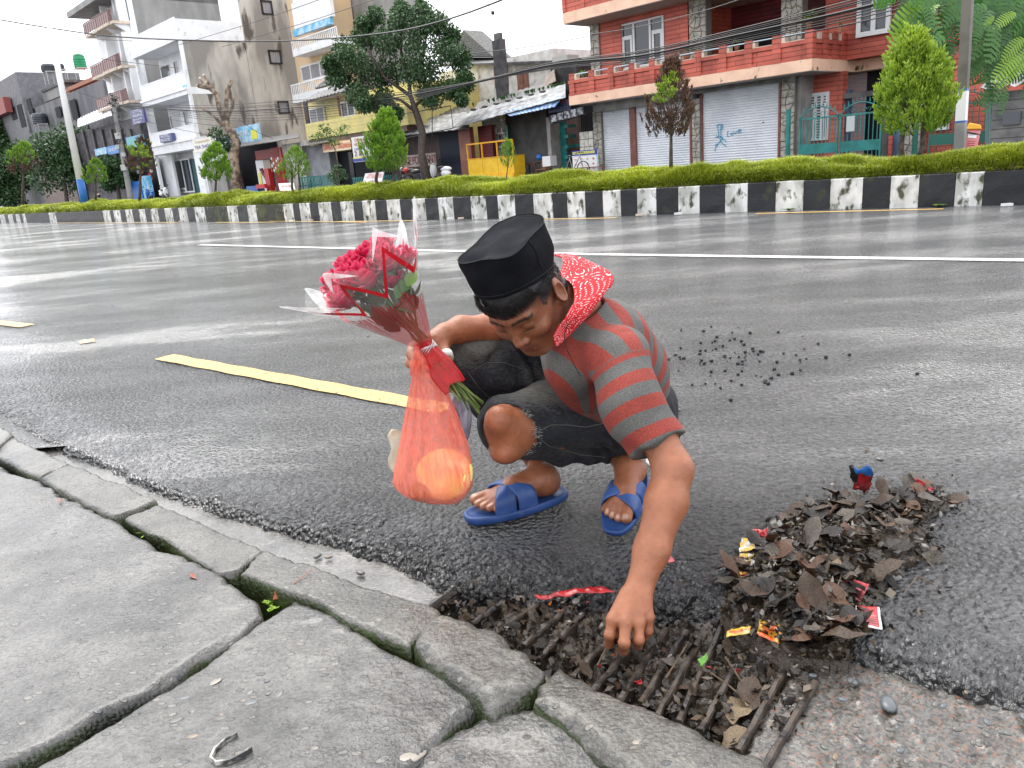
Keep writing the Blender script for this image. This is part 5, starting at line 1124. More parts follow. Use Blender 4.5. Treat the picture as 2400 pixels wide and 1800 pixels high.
FB().pb(185,340,420,290,.4,1.4,z0=0).build('dark_shopfronts',mat('dim_shopfront',(.05,.045,.05),.6,(.11,.10,.11),2.5),DR);sloped(DR,'tin_awning',[(182,298,-.8),(262,270,-.8),(258,244,.6),(182,278,.6)],M['wall_white'],.04,.03)
FB().pb(95,175,440,405,.9,1.2,z0=0).build('timber_hoarding',mat('grey_timber',(.16,.10,.085),.7,(.26,.23,.21),4,stretch=(5,5,.4)),DR);panel(DR,'grey_shutter',254,290,440,405,.1,M['cement'],.2)
for i in range(6):panel(DR,'post',200 +22 *i,203 +22 *i,400,300,.2,M['darkconc'],.15)
OR =bthing('rooftop_room','orange-brown rooftop room with overhanging roof on the dark row','room',Q(205,230,4)[0],4);panel(OR,'wall',158,238,236,196,4,M['clayrf'],3);panel(OR,'roof',150,244,198,188,3.6,mat('orange_roof_slab',(.34,.13,.08),.6),4);panel(OR,'window',183,201,228,212,3.95,M['glass'],.1)
GRm =bthing('rooftop_room','small grey rooftop hut left of the orange room','room',Q(115,230,4)[0],4);panel(GRm,'wall',98,150,232,204,4,M['cement'],2.5);panel(GRm,'roof',94,154,205,199,3.8,M['darkconc'],3)
def tank(x0,x1,yb,yt,n,mt,label,legs_y):
 s0,s1,z0,z1 =sz(x0,x1,yb,yt,n);c =(s0 +s1)/2;r =((x1 -x0)/2 /1800.)*float((W3(c,n,z0)-CC)@cf);rt =bthing('water_tank',label,'water tank',c,n);m_=FB();pr =[]
 H_=z1 -z0
 for i in range(11):t =i /10;pr.append((r *(1.0 if i %2 else .95)*(1 if t <.85 else .9),H_*.82 *t))
 pr +=[(r *.7,H_*.92),(r *.25,H_*.97),(r *.22,H_),(.01,H_)];m_.lathe(pr,(c,n,z0),14);m_.build('tank',mt,rt,smooth=False)
 f =FB();zl =Q((x0 +x1)/2,legs_y,n)[1]
 for dx in (-r *.9,r *.9):
  for dy in (-.5,.5):f.tube([(c +dx,n +dy,zl),(c +dx,n +dy,z0)],.04,4)
 f.box(c -r,c +r,n -.55,n +.55,z0 -.1,z0 -.005);f.tube([(c -r *.9,n -.5,zl),(c +r *.9,n -.5,z0)],.025,4);f.build('stand',M['boxgrey'],rt)
tank(172,200,161,123,4,mat('green_plastic',(.01,.22,.09),.35,(.02,.28,.12),4),'green water tank on a high stand above the orange rooftop room',190);tank(97,129,169,147,4,mat('dark_plastic',(.04,.045,.055),.4),'dark grey water tank on a stand left of the steel pole',204);tank(130,150,164,147,5,bpy.data.materials['dark_plastic'],'black water tank partly behind the steel pole',204);tank(76,110,292,262,1.2,bpy.data.materials['dark_plastic'],'black ribbed tank standing on a ledge of the dark row',310)
bsign(222,250,363,347,-.6,M['skyblue'],'left one of two joined bright blue shop boards',[('BANK',236,355,7,M['whiteP'],20)]);bsign(251,278,361,341,-.6,mat('royal_blue_print',(.05,.22,.55),.4),'right one of two joined bright blue shop boards',[('SHOP',265,351,8,M['whiteP'],20)])
bsign(307,338,291,254,-.7,mat('violet_blue_sign',(.08,.08,.26),.4),'tall violet-blue vertical hotel sign beside the pole',[('HOTEL',322,261,8,M['whiteP'],22),('SINGAPORE',323,270,7,M['whiteP'],24),('& rooms',323,279,6,M['whiteP'],20),('lodge',323,286,5,M['whiteP'],16)])
bsign(296,335,345,318,-.5,mat('green_blue_sign',(.10,.45,.25),.4,(.1,.3,.65),1.5),'green and blue curved advertising board above the small kiosk')
KI =bthing('kiosk','small cluttered kiosk with blue cooler and hanging goods','kiosk',Q(335,430,-.4)[0],-.4);FB().pb(302,368,430,372,.2,.4,z0=0).build('dark_back',M['void'],KI);FB().pb(303,330,455,425,-.9,-.4,z0=0).build('blue_cooler',M['blue'],KI);FB().pb(330,346,450,412,-.8,-.4,z0=0).build('pale_blue_cabinet',M['skyblue'],KI)
for i in range(12):panel(KI,'goods',305 +5 *(i %6),308 +5 *(i %6),395 +12 *(i //6),387 +12 *(i //6),-.1,(M['whiteP'],M['blue'],M['clayrf'])[i %3],.1)
for i in range(5):panel(KI,'hanging_packet',348 +(i %2)*3,352 +(i %2)*3,395 +9 *i,388 +9 *i,-.3,(M['clayrf'],M['cream'],M['red'])[i %3],.1)
motorbike(382,448,-1.8,'white scooter parked before the hotel wall right of the kiosk',M['whiteP'],M['black'],1,True);motorbike(228,462,-1.8,'dark motorbike parked behind the small round cypress at the far left',M['blackgl'],M['red'],1);motorbike(352,455,-2.0,'blue scooter parked in front of the kiosk',M['blue'],M['black'],-1,True)
# ------------------------------------------------------------------ poles and cables
def medpt(x,w=.7,z=None):
 q =np.array([px(MR[i]+MN[i]*w +[0,0,HK])[0] for i in range(240)]);i =int(np.argmin(np.abs(q -x)));p =MR[i]+MN[i]*w;p =p.copy();p[2]=float(bank_h(np.array([p[:2]]),np.array([w]))[0]) if w <1.38 else 0;return p
def lean_to(base,x,y):
 """top of an upright standing on base that reaches photograph position x, y (nearest point of that sight line)"""
 d =ray(x,y);rel =base -CC;A_=np.array([[d @d,-d[2]],[d[2],-1.0]]);t =None
 zz =np.linspace(0,25,2500);P =base +np.outer(zz,[0,0,1]);Zc =(P -CC)@cf;yy =900 -1800 *((P -CC)@cu)/Zc;i =int(np.argmin(np.abs(yy -y)));dep =Zc[i];return CC +d *dep
b0 =medpt(201);SPo =thing('street_pole','tall tapering steel pole painted white above and blue at the foot','pole',b0);tp =lean_to(b0,88,-80);md_=lean_to(b0,191,420);md_=b0 +(tp -b0)*((md_[2]-b0[2])/(tp[2]-b0[2]))
sc_=np.linalg.norm(b0)/1800.
MB().tube([b0,md_],7.6 *sc_,12,r2=7.2 *sc_).build('blue_foot',M['blue'],SPo,smooth=True);MB().tube([md_,tp],7.0 *sc_,12,r2=3.6 *sc_).build('shaft',mat('pole_white',(.84,.86,.87),.4,(.9,.9,.9),2),SPo,smooth=True)
pb_=W3(Q(305,460,-2.2)[0],-2.2,0);EP =thing('utility_pole','grey concrete electricity pole with junction boxes and tangled cables','pole',pb_);tp2 =lean_to(pb_,262,222);scp =((pb_-CC)@cf)/1800.
MB().tube([pb_,tp2],7 *scp,8,r2=4.5 *scp).build('shaft',M['greyconc'],EP)
def on_pole(a,b,t):return a +(b -a)*t
for k,(t,w) in enumerate(((.33,6),(.62,6),(.52,4),(.45,4))):
 c =on_pole(pb_,tp2,t)+cr *(5 *(1 if k %2 else -1))*scp *(k >1)-cf *.25;s_=w *scp;MB().box(c[0]-s_,c[0]+s_,c[1]-.1,c[1]+.1,c[2]-s_*1.1,c[2]+s_*1.1).build('junction_box',M['boxgrey'],EP)
rst =np.random.default_rng(9);m_=MB()
for i in range(46):
 t0 =rst.uniform(.55,1.02);a =on_pole(pb_,tp2,t0);pts =[a];
 for k in range(4):a =a +rst.normal(0,3.4 *scp,3)+[0,0,-.8 *scp];pts.append(a)
 m_.tube(pts,.035,4)
tag(m_.build('cable_tangle',M['cable'],EP),kind='stuff')
# right-hand concrete pole standing just behind the median, with painted band
rb =medpt(2240,2.4);rb[2]=0;RP =thing('concrete_pole','square concrete pole with white and blue painted band at the right','pole',rb);zc_=(rb -CC)@cf;k_=zc_/1800.
def seg(ya,yb,x0,w,name,mt,parent,extra=1.0):
 a =lean_to(rb,x0 +(355 -ya)*.055,ya);b =lean_to(rb,x0 +(355 -yb)*.055,yb);MB().tube([a,b],w *k_*extra,4).build(name,mt,parent)
xb =2249;seg(430,286,xb,14.5,'lower_shaft',M['greyconc'],RP);seg(285.5,214,xb,14.2,'white_band',M['whiteP'],RP);seg(213.5,-60,xb,14,'upper_shaft',mat('brown_grey_concrete',(.10,.095,.08),.6,(.15,.14,.12),3),RP);seg(287,283,xb,14.9,'blue_ring',M['blue'],RP);seg(213,209,xb,14.7,'blue_ring',M['blue'],RP)
gp_=rb +np.array([.35,.9,0]);gp_=W3(Q(2313,380,-5)[0],-5,0);t_=lean_to(gp_,2318,195);MB().tube([gp_,t_],5 *(((gp_-CC)@cf)/1800),8).build('steel_post',mat('grey_green_post',(.10,.18,.17),.4))
o =bpy.data.objects['steel_post'];tag(o,'slim grey-green steel post at the corner of the grey wall','post')
# litter bin strapped to the pole
bc =rb +cr *34 *k_+cf *.05;BN =thing('litter_bin','tilted pink-red plastic litter bin with orange hood strapped to the pole','bin',bc);
def bpt(x,y,d):return D(x,y,zc_+d)
def hexpx(f0,f1,q,d0,d1,name,mt,parent):
 m_=MB();a =[bpt(x,y,d0) for x,y in q];b =[bpt(x,y,d1) for x,y in q];m_.add(a +b,[(0,1,2,3),(7,6,5,4),(0,4,5,1),(1,5,6,2),(2,6,7,3),(3,7,4,0)]);o =m_.build(name,mt,parent);bv =o.modifiers.new('bevel','BEVEL');bv.width =.015;bv.segments =2;return o
hexpx(0,0,[(2259,352),(2289,353),(2299,305),(2265,304)],-.12,.16,'body',mat('pink_red_plastic',(.55,.12,.13),.4,(.62,.2,.2),5),BN);hexpx(0,0,[(2264,304),(2301,303),(2299,293),(2272,287)],-.14,.18,'hood',M['orangeY'],BN);hexpx(0,0,[(2268,323),(2288,324),(2290,313),(2269,312)],-.128,-.122,'label_patch',M['whiteP'],BN)
for k in range(4):m_=MB();m_.tube([bpt(2268 -k,330 +5 *k,-.125),bpt(2286 -k,331 +5 *k,-.125)],.0035,3);m_.build('print_line',M['inkmar'],BN)
m_=MB();m_.tube([bpt(2236,304,-.2),bpt(2262,309,-.2),bpt(2299,316,-.1)],.012,4);m_.build('strap',M['black'],BN)
# overhead cables
CB_=[]
def wire(pts,deps,r,label,sag=0.0,n=26):
 P =[D(x,y,d) for (x,y),d in zip(pts,deps)];t_=np.linspace(0,len(P)-1,n);out =[]
 xs =[p[0] for p in pts]
 for t in t_:
  i =min(int(t),len(P)-2);f =t -i;p0 =P[max(i -1,0)];p1 =P[i];p2 =P[i +1];p3 =P[min(i +2,len(P)-1)]
  out.append(.5 *((2 *p1)+(-p0 +p2)*f +(2 *p0 -5 *p1 +4 *p2 -p3)*f *f +(-p0 +3 *p1 -3 *p2 +p3)*f **3))
 o =MB().tube(out,r,4).build('overhead_cable',M['cable']);tag(o,label,'cable');return o
wire([(-60,36),(120,66),(300,88),(620,97),(880,80),(1050,45),(1250,-30)],[30,29,28,26,22,19,15],.022,'single thick cable sweeping from the upper left past the big tree to the top edge')
rsw =np.random.default_rng(12)
base =[(262,245),(480,258),(700,250),(900,232),(1100,195),(1300,150),(1500,128),(1720,82),(1950,30),(2150,-20)]
names =['thickest bundled cable of the band','upper edge cable of the band','second cable from the top of the band','third cable from the top of the band','middle cable of the band','fourth cable from the bottom of the band','third cable from the bottom of the band','second cable from the bottom of the band','lowest cable of the band']
for k,off in enumerate((2,-14,-9,-5,6,10,15,21,28)):
 pts =[]
 for (x,y) in base:
  u =(x -262)/1900;sp =(math.sin(math.pi *min(1,u *2.2)) if u <.45 else (.30 +2.6 *max(0,u -.55)));pts.append((x,y +off *(sp +.05)+rsw.uniform(-1,1)))
 wire(pts,[58,48,40,34,29,25,22,19,17,15],.026 if k ==0 else .013,names[k]+' of cables crossing before the shops',n=60)
for k,(a,b,da,db) in enumerate([((262,250),(180,278),58,60),((264,240),(120,300),58,62),((262,262),(190,330),58,60),((0,150),(262,240),60,58),((0,98),(420,160),50,48),((0,70),(310,96),50,48),((420,105),(800,-20),48,30),((520,110),(930,-20),46,28),((300,260),(560,300),57,48),((262,262),(560,330),58,48),((560,280),(640,325),44,44),((1100,125),(1380,85),30,27),((1140,0),(1155,30),31,34)]):
 wire([a,((a[0]+b[0])/2,(a[1]+b[1])/2 +5),b],[da,(da +db)/2,db],.014,['stray cable from the pole to the tin awning','stray cable from the pole to the far left row','low stray cable left of the pole','long stray cable from the left edge to the pole','faint cable crossing the sky to the hotel corner','topmost faint cable over the left sky','thin cable climbing right above the stained wall','second thin cable climbing right above the stained wall','thin cable below the hotel balcony','lowest thin cable before the hotel','slanting stay at the drinks sign','thin cable across the sky left of the brick house','short cable above the concrete mast'][k],n=10)
wire([(1388,80),(1500,62),(1640,28),(1760,-10)],[26,24,22,20],.012,'thin cable beaded with drops across the upper brick wall',n=16)
# ================================================================== planting
def cards(P,Dn,Ln,Wd,T_,bend=.2,rs=None):
 """leaf blades at points P along directions Dn (unit), length Ln, half-width Wd"""
 n =len(P);r =rs.normal(0,1,(n,3));s =np.cross(Dn,r);s /=np.linalg.norm(s,axis=1)[:,None]+1e-9;nn_=np.cross(s,Dn)
 a =P;m =P +Dn *(Ln *.5)[:,None];e =P +Dn *Ln[:,None]+nn_*(Ln *bend)[:,None]
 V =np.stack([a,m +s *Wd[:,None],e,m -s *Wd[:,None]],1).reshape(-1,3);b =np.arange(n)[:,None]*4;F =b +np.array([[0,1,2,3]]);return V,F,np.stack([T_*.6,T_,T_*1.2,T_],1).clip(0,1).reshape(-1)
def cypress(x,ytop,ycb,ybase,hw,label,base=None,seed=0,c=('thuja',),n=3600,brown=0.,narrow=1.0,trunks=((0,0),),topx=None,group=None,sparse=0.):
 """cone-shaped shrub: x = foot, ytop / ycb = top and lower end of the crown, hw = half width, all as seen in the photograph"""
 mk =c[0];b =medpt(x) if base is None else base;Z =(b -CC)@cf;k =Z /1800.;tp =lean_to(b,topx if topx is not None else x,ytop);cb =lean_to(b,x,ycb);H_=tp[2]-cb[2];R =hw *k;rs =np.random.default_rng(seed)
 root =thing('cypress_shrub',label,'shrub',b,group);ax =tp -cb
 for (dx,dr) in trunks:MB().tube([b +[dx,0,-.03],b +[dx +dr *.3,0,0]+ax *.0 +(cb -b)*.6,cb +ax *.25 +[dr *R,0,0],cb +ax *.6 +[dr *R *1.2,0,0]],[R *.10,R *.085,R *.05,R *.02],6).build('trunk',M['bark'],root,smooth=True)
 m_=MB();nl =11
 for i in range(nl):
  a =rs.uniform(0,6.28);t0 =rs.uniform(.0,.5);r_=R *.7;m_.tube([cb +ax *t0 *.6,cb +ax *(t0 +.12)+np.array([math.cos(a),math.sin(a),0])*r_*.5,cb +ax *(t0 +.35)+np.array([math.cos(a),math.sin(a),0])*r_*.85],[R *.03,R *.02,R *.008],4)
 m_.build('limbs',M['bark'],root)
 # plume-like sprays: clusters at random heights that point up and outward
 n =int(n *1.9);ncl =int(n /34);V_=[];F_=[];T_=[];o_=0;cl_t =rs.random(ncl)**.9;cl_a =rs.uniform(0,2 *math.pi,ncl);prof =lambda t:(np.sin(np.clip(t *.93 +.07,0,1)**.62 *math.pi))**.75 *narrow
 lump =1 +.22 *np.sin(3 *cl_a +seed)*np.cos(5 *cl_t +seed)
 for i in range(ncl):
  t =cl_t[i];r_=R *prof(t)*(.55 +.48 *rs.random())*lump[i];c =cb +ax *t +np.array([math.cos(cl_a[i]),math.sin(cl_a[i]),0])*r_
  up =np.array([math.cos(cl_a[i])*.35,math.sin(cl_a[i])*.35,1.]);up /=np.linalg.norm(up);m =34;tt =rs.random(m);L_=H_*.13 *rs.uniform(.7,1.3)
  rad =np.array([math.cos(cl_a[i]+math.pi /2),math.sin(cl_a[i]+math.pi /2),0]);fan =rs.uniform(-1,1,m);P =c +up *(tt *L_)[:,None]+rad *(fan *L_*.32 *(1 -tt *.6))[:,None]+rs.normal(0,L_*.06,(m,3))
  Dn =up +rad *(fan *.7)[:,None]+rs.normal(0,.25,(m,3));Dn /=np.linalg.norm(Dn,axis=1)[:,None]
  tint =np.clip(.05 +.5 *tt +.45 *rs.random()+.15 *t,0,1);v,f,q =cards(P,Dn,np.full(m,L_*.34)*rs.uniform(.7,1.3,m),np.full(m,L_*(.06 if Z <20 else .10)),tint,.1,rs);V_.append(v);F_.append(f +o_);T_.append(q);o_+=len(v)
 V_=np.concatenate(V_);F_=np.concatenate(F_);T_=np.concatenate(T_)
 bn =np.zeros(len(F_))
 if brown:
  cz =(V_[F_[:,0]]-cb)@(ax /(ax @ax));rr_=np.linalg.norm((V_[F_[:,0]]-cb -np.outer(cz,ax)),axis=1)/R;bn =((noise(V_[F_[:,0]],1.6 /R *.5,seed,2)*.8 +brown -.55 *cz +.15 *(1 -rr_))>.12).astype(int)
 mesh_np('crown',V_,F_,mats=[M[mk],M['deadthuja']],midx=bn.astype(int),parent=root,attrs={'tint':T_})
 return root
M['bark']=mat('dark_bark',(.035,.025,.02),.7,(.09,.07,.055),18,bump=.8,bscale=40,bdist=.01);M['thuja']=leafmat('thuja_green',(.03,.11,.012),(.24,.42,.03));M['thujabright']=leafmat('thuja_yellow_green',(.06,.17,.012),(.38,.52,.05));M['deadthuja']=leafmat('thuja_brown',(.035,.018,.012),(.14,.075,.045),trans=.1)
cypress(2140,92,320,345,76,'largest bright green cone cypress before the concrete pole, two stems',seed=1,c=('thujabright',),n=12000,brown=.0,trunks=((-.06,-.25),(.05,.3)))
cypress(1573,153,325,392,52,'half-dead brown cypress with yellow-green top before the roller shutters',seed=2,c=('thujabright',),n=4200,brown=.62,trunks=((0,0),))
cypress(1191,330,395,415,17,'narrow young cypress in front of the yellow counter',seed=3,c=('thuja',),n=1800)
cypress(905,272,405,432,50,'dense green cone cypress before the sandwich cafe',seed=4,c=('thuja',),n=8000,trunks=((-.1,-.3),(.12,.2)))
cypress(692,350,420,442,36,'round bright green cypress right of the snack shop',seed=5,c=('thuja',),n=4200,trunks=((-.03,-.2),(.04,.2)))
cypress(507,344,430,456,34,'pointed green cypress left of the pollarded trunk',seed=6,c=('thuja',),n=4200)
cypress(224,377,432,462,28,'small round cypress right of the steel pole',seed=7,c=('thuja',),n=3000)
cypress(330,328,405,462,36,'browning cypress with yellow tips before the kiosk',seed=8,c=('thujabright',),n=2600,brown=.5)
cypress(55,338,410,470,36,'pale topped cypress with brown heart at the far left',seed=9,c=('thuja',),n=3000,brown=.32)
def leafy(root,centres,radii,nper,L_,W_,mt,seed,name='crown',droop=.5,tint=(.1,1.)):
 rs =np.random.default_rng(seed);V_=[];F_=[];T_=[];o_=0
 for c,r in zip(centres,radii):
  n =nper;v =rs.normal(0,1,(n,3));v /=np.linalg.norm(v,axis=1)[:,None];rad =rs.random(n)**.45;P =np.array(c)+v *(rad *1.0)[:,None]*np.array(r)
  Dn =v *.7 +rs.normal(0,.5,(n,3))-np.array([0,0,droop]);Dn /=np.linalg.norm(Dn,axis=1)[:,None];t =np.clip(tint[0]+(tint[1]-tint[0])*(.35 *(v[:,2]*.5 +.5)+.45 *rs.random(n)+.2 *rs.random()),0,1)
  a,f,q =cards(P,Dn,L_*rs.uniform(.6,1.3,n),W_*rs.uniform(.7,1.2,n),t,.25,rs);V_.append(a);F_.append(f +o_);T_.append(q);o_+=len(a)
 return mesh_np(name,np.concatenate(V_),np.concatenate(F_),mt,root,attrs={'tint':np.concatenate(T_)})
 # big street tree before the rental shed
tb =W3(Q(1002,430,-2.5)[0],-2.5,0);Zt =(tb -CC)@cf;kt =Zt /1800.;BT =thing('street_tree','large dark-green broad-crowned tree with slender curved trunk before the rental shed','tree',tb)
def tpx(x,y,dd=0.):return D(x,y,Zt +dd)
MB().tube([tb,tpx(988,360),tpx(990,310),tpx(975,262),tpx(962,225),tpx(958,180)],[12 *kt,9 *kt,8.5 *kt,7.5 *kt,5 *kt,3 *kt],8).build('trunk',M['bark'],BT,smooth=True)
for pts in ([(975,262),(940,235),(880,215),(840,180)],[(970,250),(1010,215),(1050,190)],[(962,225),(900,180),(860,110)],[(960,200),(990,140),(1000,80)],[(958,190),(940,120),(940,60)]):
 MB().tube([tpx(*p) for p in pts],[5 *kt,3.5 *kt,2.2 *kt]+[1.2 *kt]*(len(pts)-3),6).build('limb',M['bark'],BT,smooth=True)
cl =[(850,90,34),(875,40,26),(935,45,36),(985,28,30),(1030,60,34),(800,120,34),(845,150,46),(905,100,50),(970,95,55),(1035,110,45),(1070,140,36),(1090,190,24),(790,180,34),(835,210,40),(890,180,50),(950,165,55),(1010,170,48),(1055,205,34),(1085,235,18),(900,235,36),(860,245,26),(925,262,20),(1010,225,34),(775,150,22),(1000,50,26),(940,20,18),(855,60,22),(985,10,12),(1060,85,24)]
cs =[];rd_=[]
rsT =np.random.default_rng(21)
for x,y,r in cl:
 for q in range(3):cs.append(tpx(x +rsT.uniform(-.35,.35)*r,y +rsT.uniform(-.35,.35)*r,rsT.uniform(-1.4,1.4)));rd_.append([r *kt *.72]*3)
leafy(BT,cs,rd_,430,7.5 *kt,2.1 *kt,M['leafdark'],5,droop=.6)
# pollarded trunk with stubs
pb2 =W3(Q(553,452,-2.5)[0],-2.5,0);Zp =(pb2 -CC)@cf;kp =Zp /1800.;PT =thing('pollarded_tree','gnarled pollarded trunk with sawn pale stubs and one leafy shoot','tree',pb2)
pp_=lambda x,y:D(x,y,Zp)
M['barkpale']=mat('flaking_bark',(.10,.07,.05),.7,(.32,.24,.17),3.5,.42,.58,bump=.9,bscale=12,bdist=.05)
MB().tube([pb2,pp_(552,400),pp_(548,360),pp_(555,335),pp_(540,305),pp_(528,285)],[12 *kp,10 *kp,11 *kp,10 *kp,10 *kp,9 *kp],10).build('trunk',M['barkpale'],PT,smooth=True)
for pts,r in (([(530,290),(514,255),(508,222),(492,206),(465,200)],7),([(532,285),(530,250),(532,215),(542,188)],6),([(522,295),(500,270),(470,250)],4),([(530,285),(545,250),(548,225)],4),([(495,210),(480,200),(470,185)],3.5),([(500,212),(486,190),(478,178)],3.5)):
 o =MB().tube([pp_(*p) for p in pts],[r *kp]+[r *.85 *kp]*(len(pts)-1),8).build('stub',M['barkpale'],PT,smooth=True)
for (x,y) in ((464,200),(469,184),(477,177),(484,192)):m_=MB();m_.sphere(pp_(x,y),3.2 *kp,7,5);m_.build('sawn_end',M['cream'],PT)
leafy(PT,[pp_(505,312),pp_(520,325),pp_(532,345),pp_(545,318)],[[15 *kp]*3,[12 *kp]*3,[9 *kp]*3,[8 *kp]*3],160,7 *kp,2.2 *kp,M['leafdark'],6,'leafy_shoot')
# sapling and bush before the sandwich cafe
sb0 =medpt(790,.9);Zs =(sb0 -CC)@cf;ks =Zs /1800.;SP =thing('sapling','thin sapling with flat layered crown before the cafe sign','tree',sb0);sp_=lambda x,y:D(x,y,Zs)
MB().tube([sb0,sp_(792,385),sp_(787,355),sp_(778,335),sp_(770,312)],[2.2 *ks,2 *ks,1.6 *ks,1.2 *ks,.8 *ks],6).build('trunk',M['bark'],SP);leafy(SP,[sp_(x,y) for x,y in ((755,315),(775,325),(800,312),(760,298),(805,298),(740,322),(785,335),(770,306))],[[14 *ks,14 *ks,7 *ks]]*8,70,5 *ks,1.8 *ks,M['leaf'],7,droop=.1,tint=(.0,.7))
leafy(SP,[sp_(x,y) for x,y in ((782,405),(798,400),(790,392),(805,412),(775,415),(790,420))],[[10 *ks]*3]*6,70,4.5 *ks,1.6 *ks,M['leafdark'],8,'lower_shoots')
# dark trees at the far left
for (x,y,w,h,lb,sd_) in ((150,375,78,78,'broad dark green tree behind the steel pole at the left',31),(10,412,56,82,'dark blue-green tree cut by the left edge',32),(275,405,40,40,'small grey-green bush below the blue shop boards',33),(-20,330,40,50,'hazy tree farther behind at the left edge',34)):
 b_=W3(Q(x,450,-1.8)[0],-1.8,0);Zb =(b_-CC)@cf;kb =Zb /1800.;r_=thing('tree',lb,'tree',b_);MB().tube([b_,D(x,y +h *.5,Zb)],5 *kb,6,r2=3 *kb).build('trunk',M['bark'],r_);rq =np.random.default_rng(sd_);cs =[D(x +rq.uniform(-.7,.7)*w,y +rq.uniform(-.75,.7)*h,Zb +rq.uniform(-1,1)) for _ in range(22)]
 leafy(r_,cs,[[w *.42 *kb]*3]*22,260,7 *kb,2.6 *kb,M['leafdark'],sd_,droop=.3)
 # feathery-leaved tree reaching in at the upper right
rb2 =W3(Q(2420,380,-4)[0],-4,0);FT =thing('feathery_tree','mimosa-like tree with feathery fronds hanging in at the upper right','tree',rb2);ZF =14.0
M['frond']=leafmat('frond_green',(.015,.075,.014),(.085,.24,.03));M['frondlime']=leafmat('frond_lime',(.08,.22,.015),(.28,.42,.04),trans=.3)
MB().tube([rb2,D(2440,200,17),D(2400,100,15.5),D(2330,20,14.5)],[.16,.14,.10,.06],8).build('trunk',M['bark'],FT,smooth=True)
for pts in ([(2400,100,15.5),(2330,60,15),(2290,75,14.5)],[(2420,60,15.5),(2330,110,14.8),(2270,150,14.5)],[(2440,200,16),(2350,130,15),(2300,175,15)],[(2330,20,14.5),(2230,10,14),(2160,30,13.8)]):MB().tube([D(*p) for p in pts],[.05,.03,.012],5).build('limb',M['bark'],FT)
def frond(mb,T_,p,d,L_,wd,rs,nl=16,tint=.5):
 d =np.array(d,float);d /=np.linalg.norm(d);s =np.cross(d,rs.normal(0,.4,3)+cf *1.2);s /=np.linalg.norm(s);nl =int(nl *.62)
 for i in range(nl):
  t =(i +.5)/nl;c =p +d *L_*t -np.array([0,0,.25])*L_*t *t;l =wd *math.sin(math.pi *min(.98,.12 +t *.86))**.6
  for sg in (-1,1):e =c +s *sg *l +d *l *.35;h =d *L_/nl *.47;mb.add([c -h,c +h,e +h *.5,e -h *.5],[(0,1,2,3)]);q =min(1,max(0,tint +rs.uniform(-.15,.15)));T_+=[q *.7,q *.7,q,q]
rsF =np.random.default_rng(44);mbF =MB();TF =[];mbG =MB();TG =[]
for i in range(620):
 x =2110 +330 *rsF.random()**.75;y =rsF.uniform(-30,235)
 if y >20 +(x -2095)*.95:continue
 if 2095 <x <2180 and y >150:continue
 if x >2270 and y >135 and rsF.random()<.85:continue
 if abs(x -2262)<26 and y >25:continue
 if x >2180 and y <130 and rsF.random()<.35:continue
 L_=rsF.uniform(.30,.55);frond(mbF,TF,D(x,y,ZF +rsF.uniform(-1,1.8)),cr *rsF.uniform(-1.2,.3)-cu *rsF.uniform(.1,.8),L_,L_*rsF.uniform(.24,.36),rsF,14,rsF.uniform(.1,.8))
for (x,y,dx,dy) in ((2150,60,-60,55),(2170,30,-55,40),(2200,10,-50,30),(2140,70,-45,60),(2170,5,-70,50),(2390,130,-50,35),(2400,150,-48,30),(2410,120,-40,40),(2330,40,-20,15),(2380,30,-40,20),(2360,150,-10,10),(2400,90,-40,30)):
 p =D(x,y,13.2);e =D(x +dx,y +dy,13.2);L_=np.linalg.norm(e -p)*1.25;frond(mbG,TG,p,e -p,L_,L_*.26,rsF,18,.7)
mbF.build('crown',M['frond'],FT,attrs={'tint':np.array(TF)});mbG.build('young_fronds',M['frondlime'],FT,attrs={'tint':np.array(TG)})
# small seedlings and wrappers at the foot of the median kerb
def footpt(x,out=.05):
 p =mpt(x);nn =np.array([SD[1]*0,-1,0]);return p +np.array([-.03,-out,0])
for i,(x,lb) in enumerate(((2198,'green seedling growing at the kerb foot under the dark block at the right'),(1850,'pale creeping seedling at the kerb foot below the mossy white block'))):
 p =footpt(x);rs =np.random.default_rng(i);mb =MB();T_=[];root =thing('seedling',lb,'weed',p)
 for k in range(7):a =rs.uniform(0,6.28);leaf_mesh(mb,T_,p +[0,0,.01],(math.cos(a),math.sin(a),.5),(-math.cos(a),-math.sin(a),.6),.11,.035,rs,tint=(.4,.9))
 mb.build('leaves',M['leaf'],root,attrs={'tint':np.array(T_)})
for i,x in enumerate((735,1060,1085,1590,430,690,1500,2350)):
 p =footpt(x,.12);m_=MB();m_.box(p[0]-.05,p[0]+.05,p[1]-.03,p[1]+.03,.003,.03);o =m_.build('litter_scrap',M['whiteP'] if i %2 else M['cream']);tag(o,['pale scrap at the kerb foot left of the bouquet','white scrap at the kerb foot right of the bouquet','cream cup scrap beside the white one','white paper strip by the kerb right of the cap','cream scrap at the kerb foot below the steel pole','tiny pale scrap at the kerb by the flowers','white leaf-like scrap right of the cap','white scrap at the kerb foot at the far right'][i],'litter')
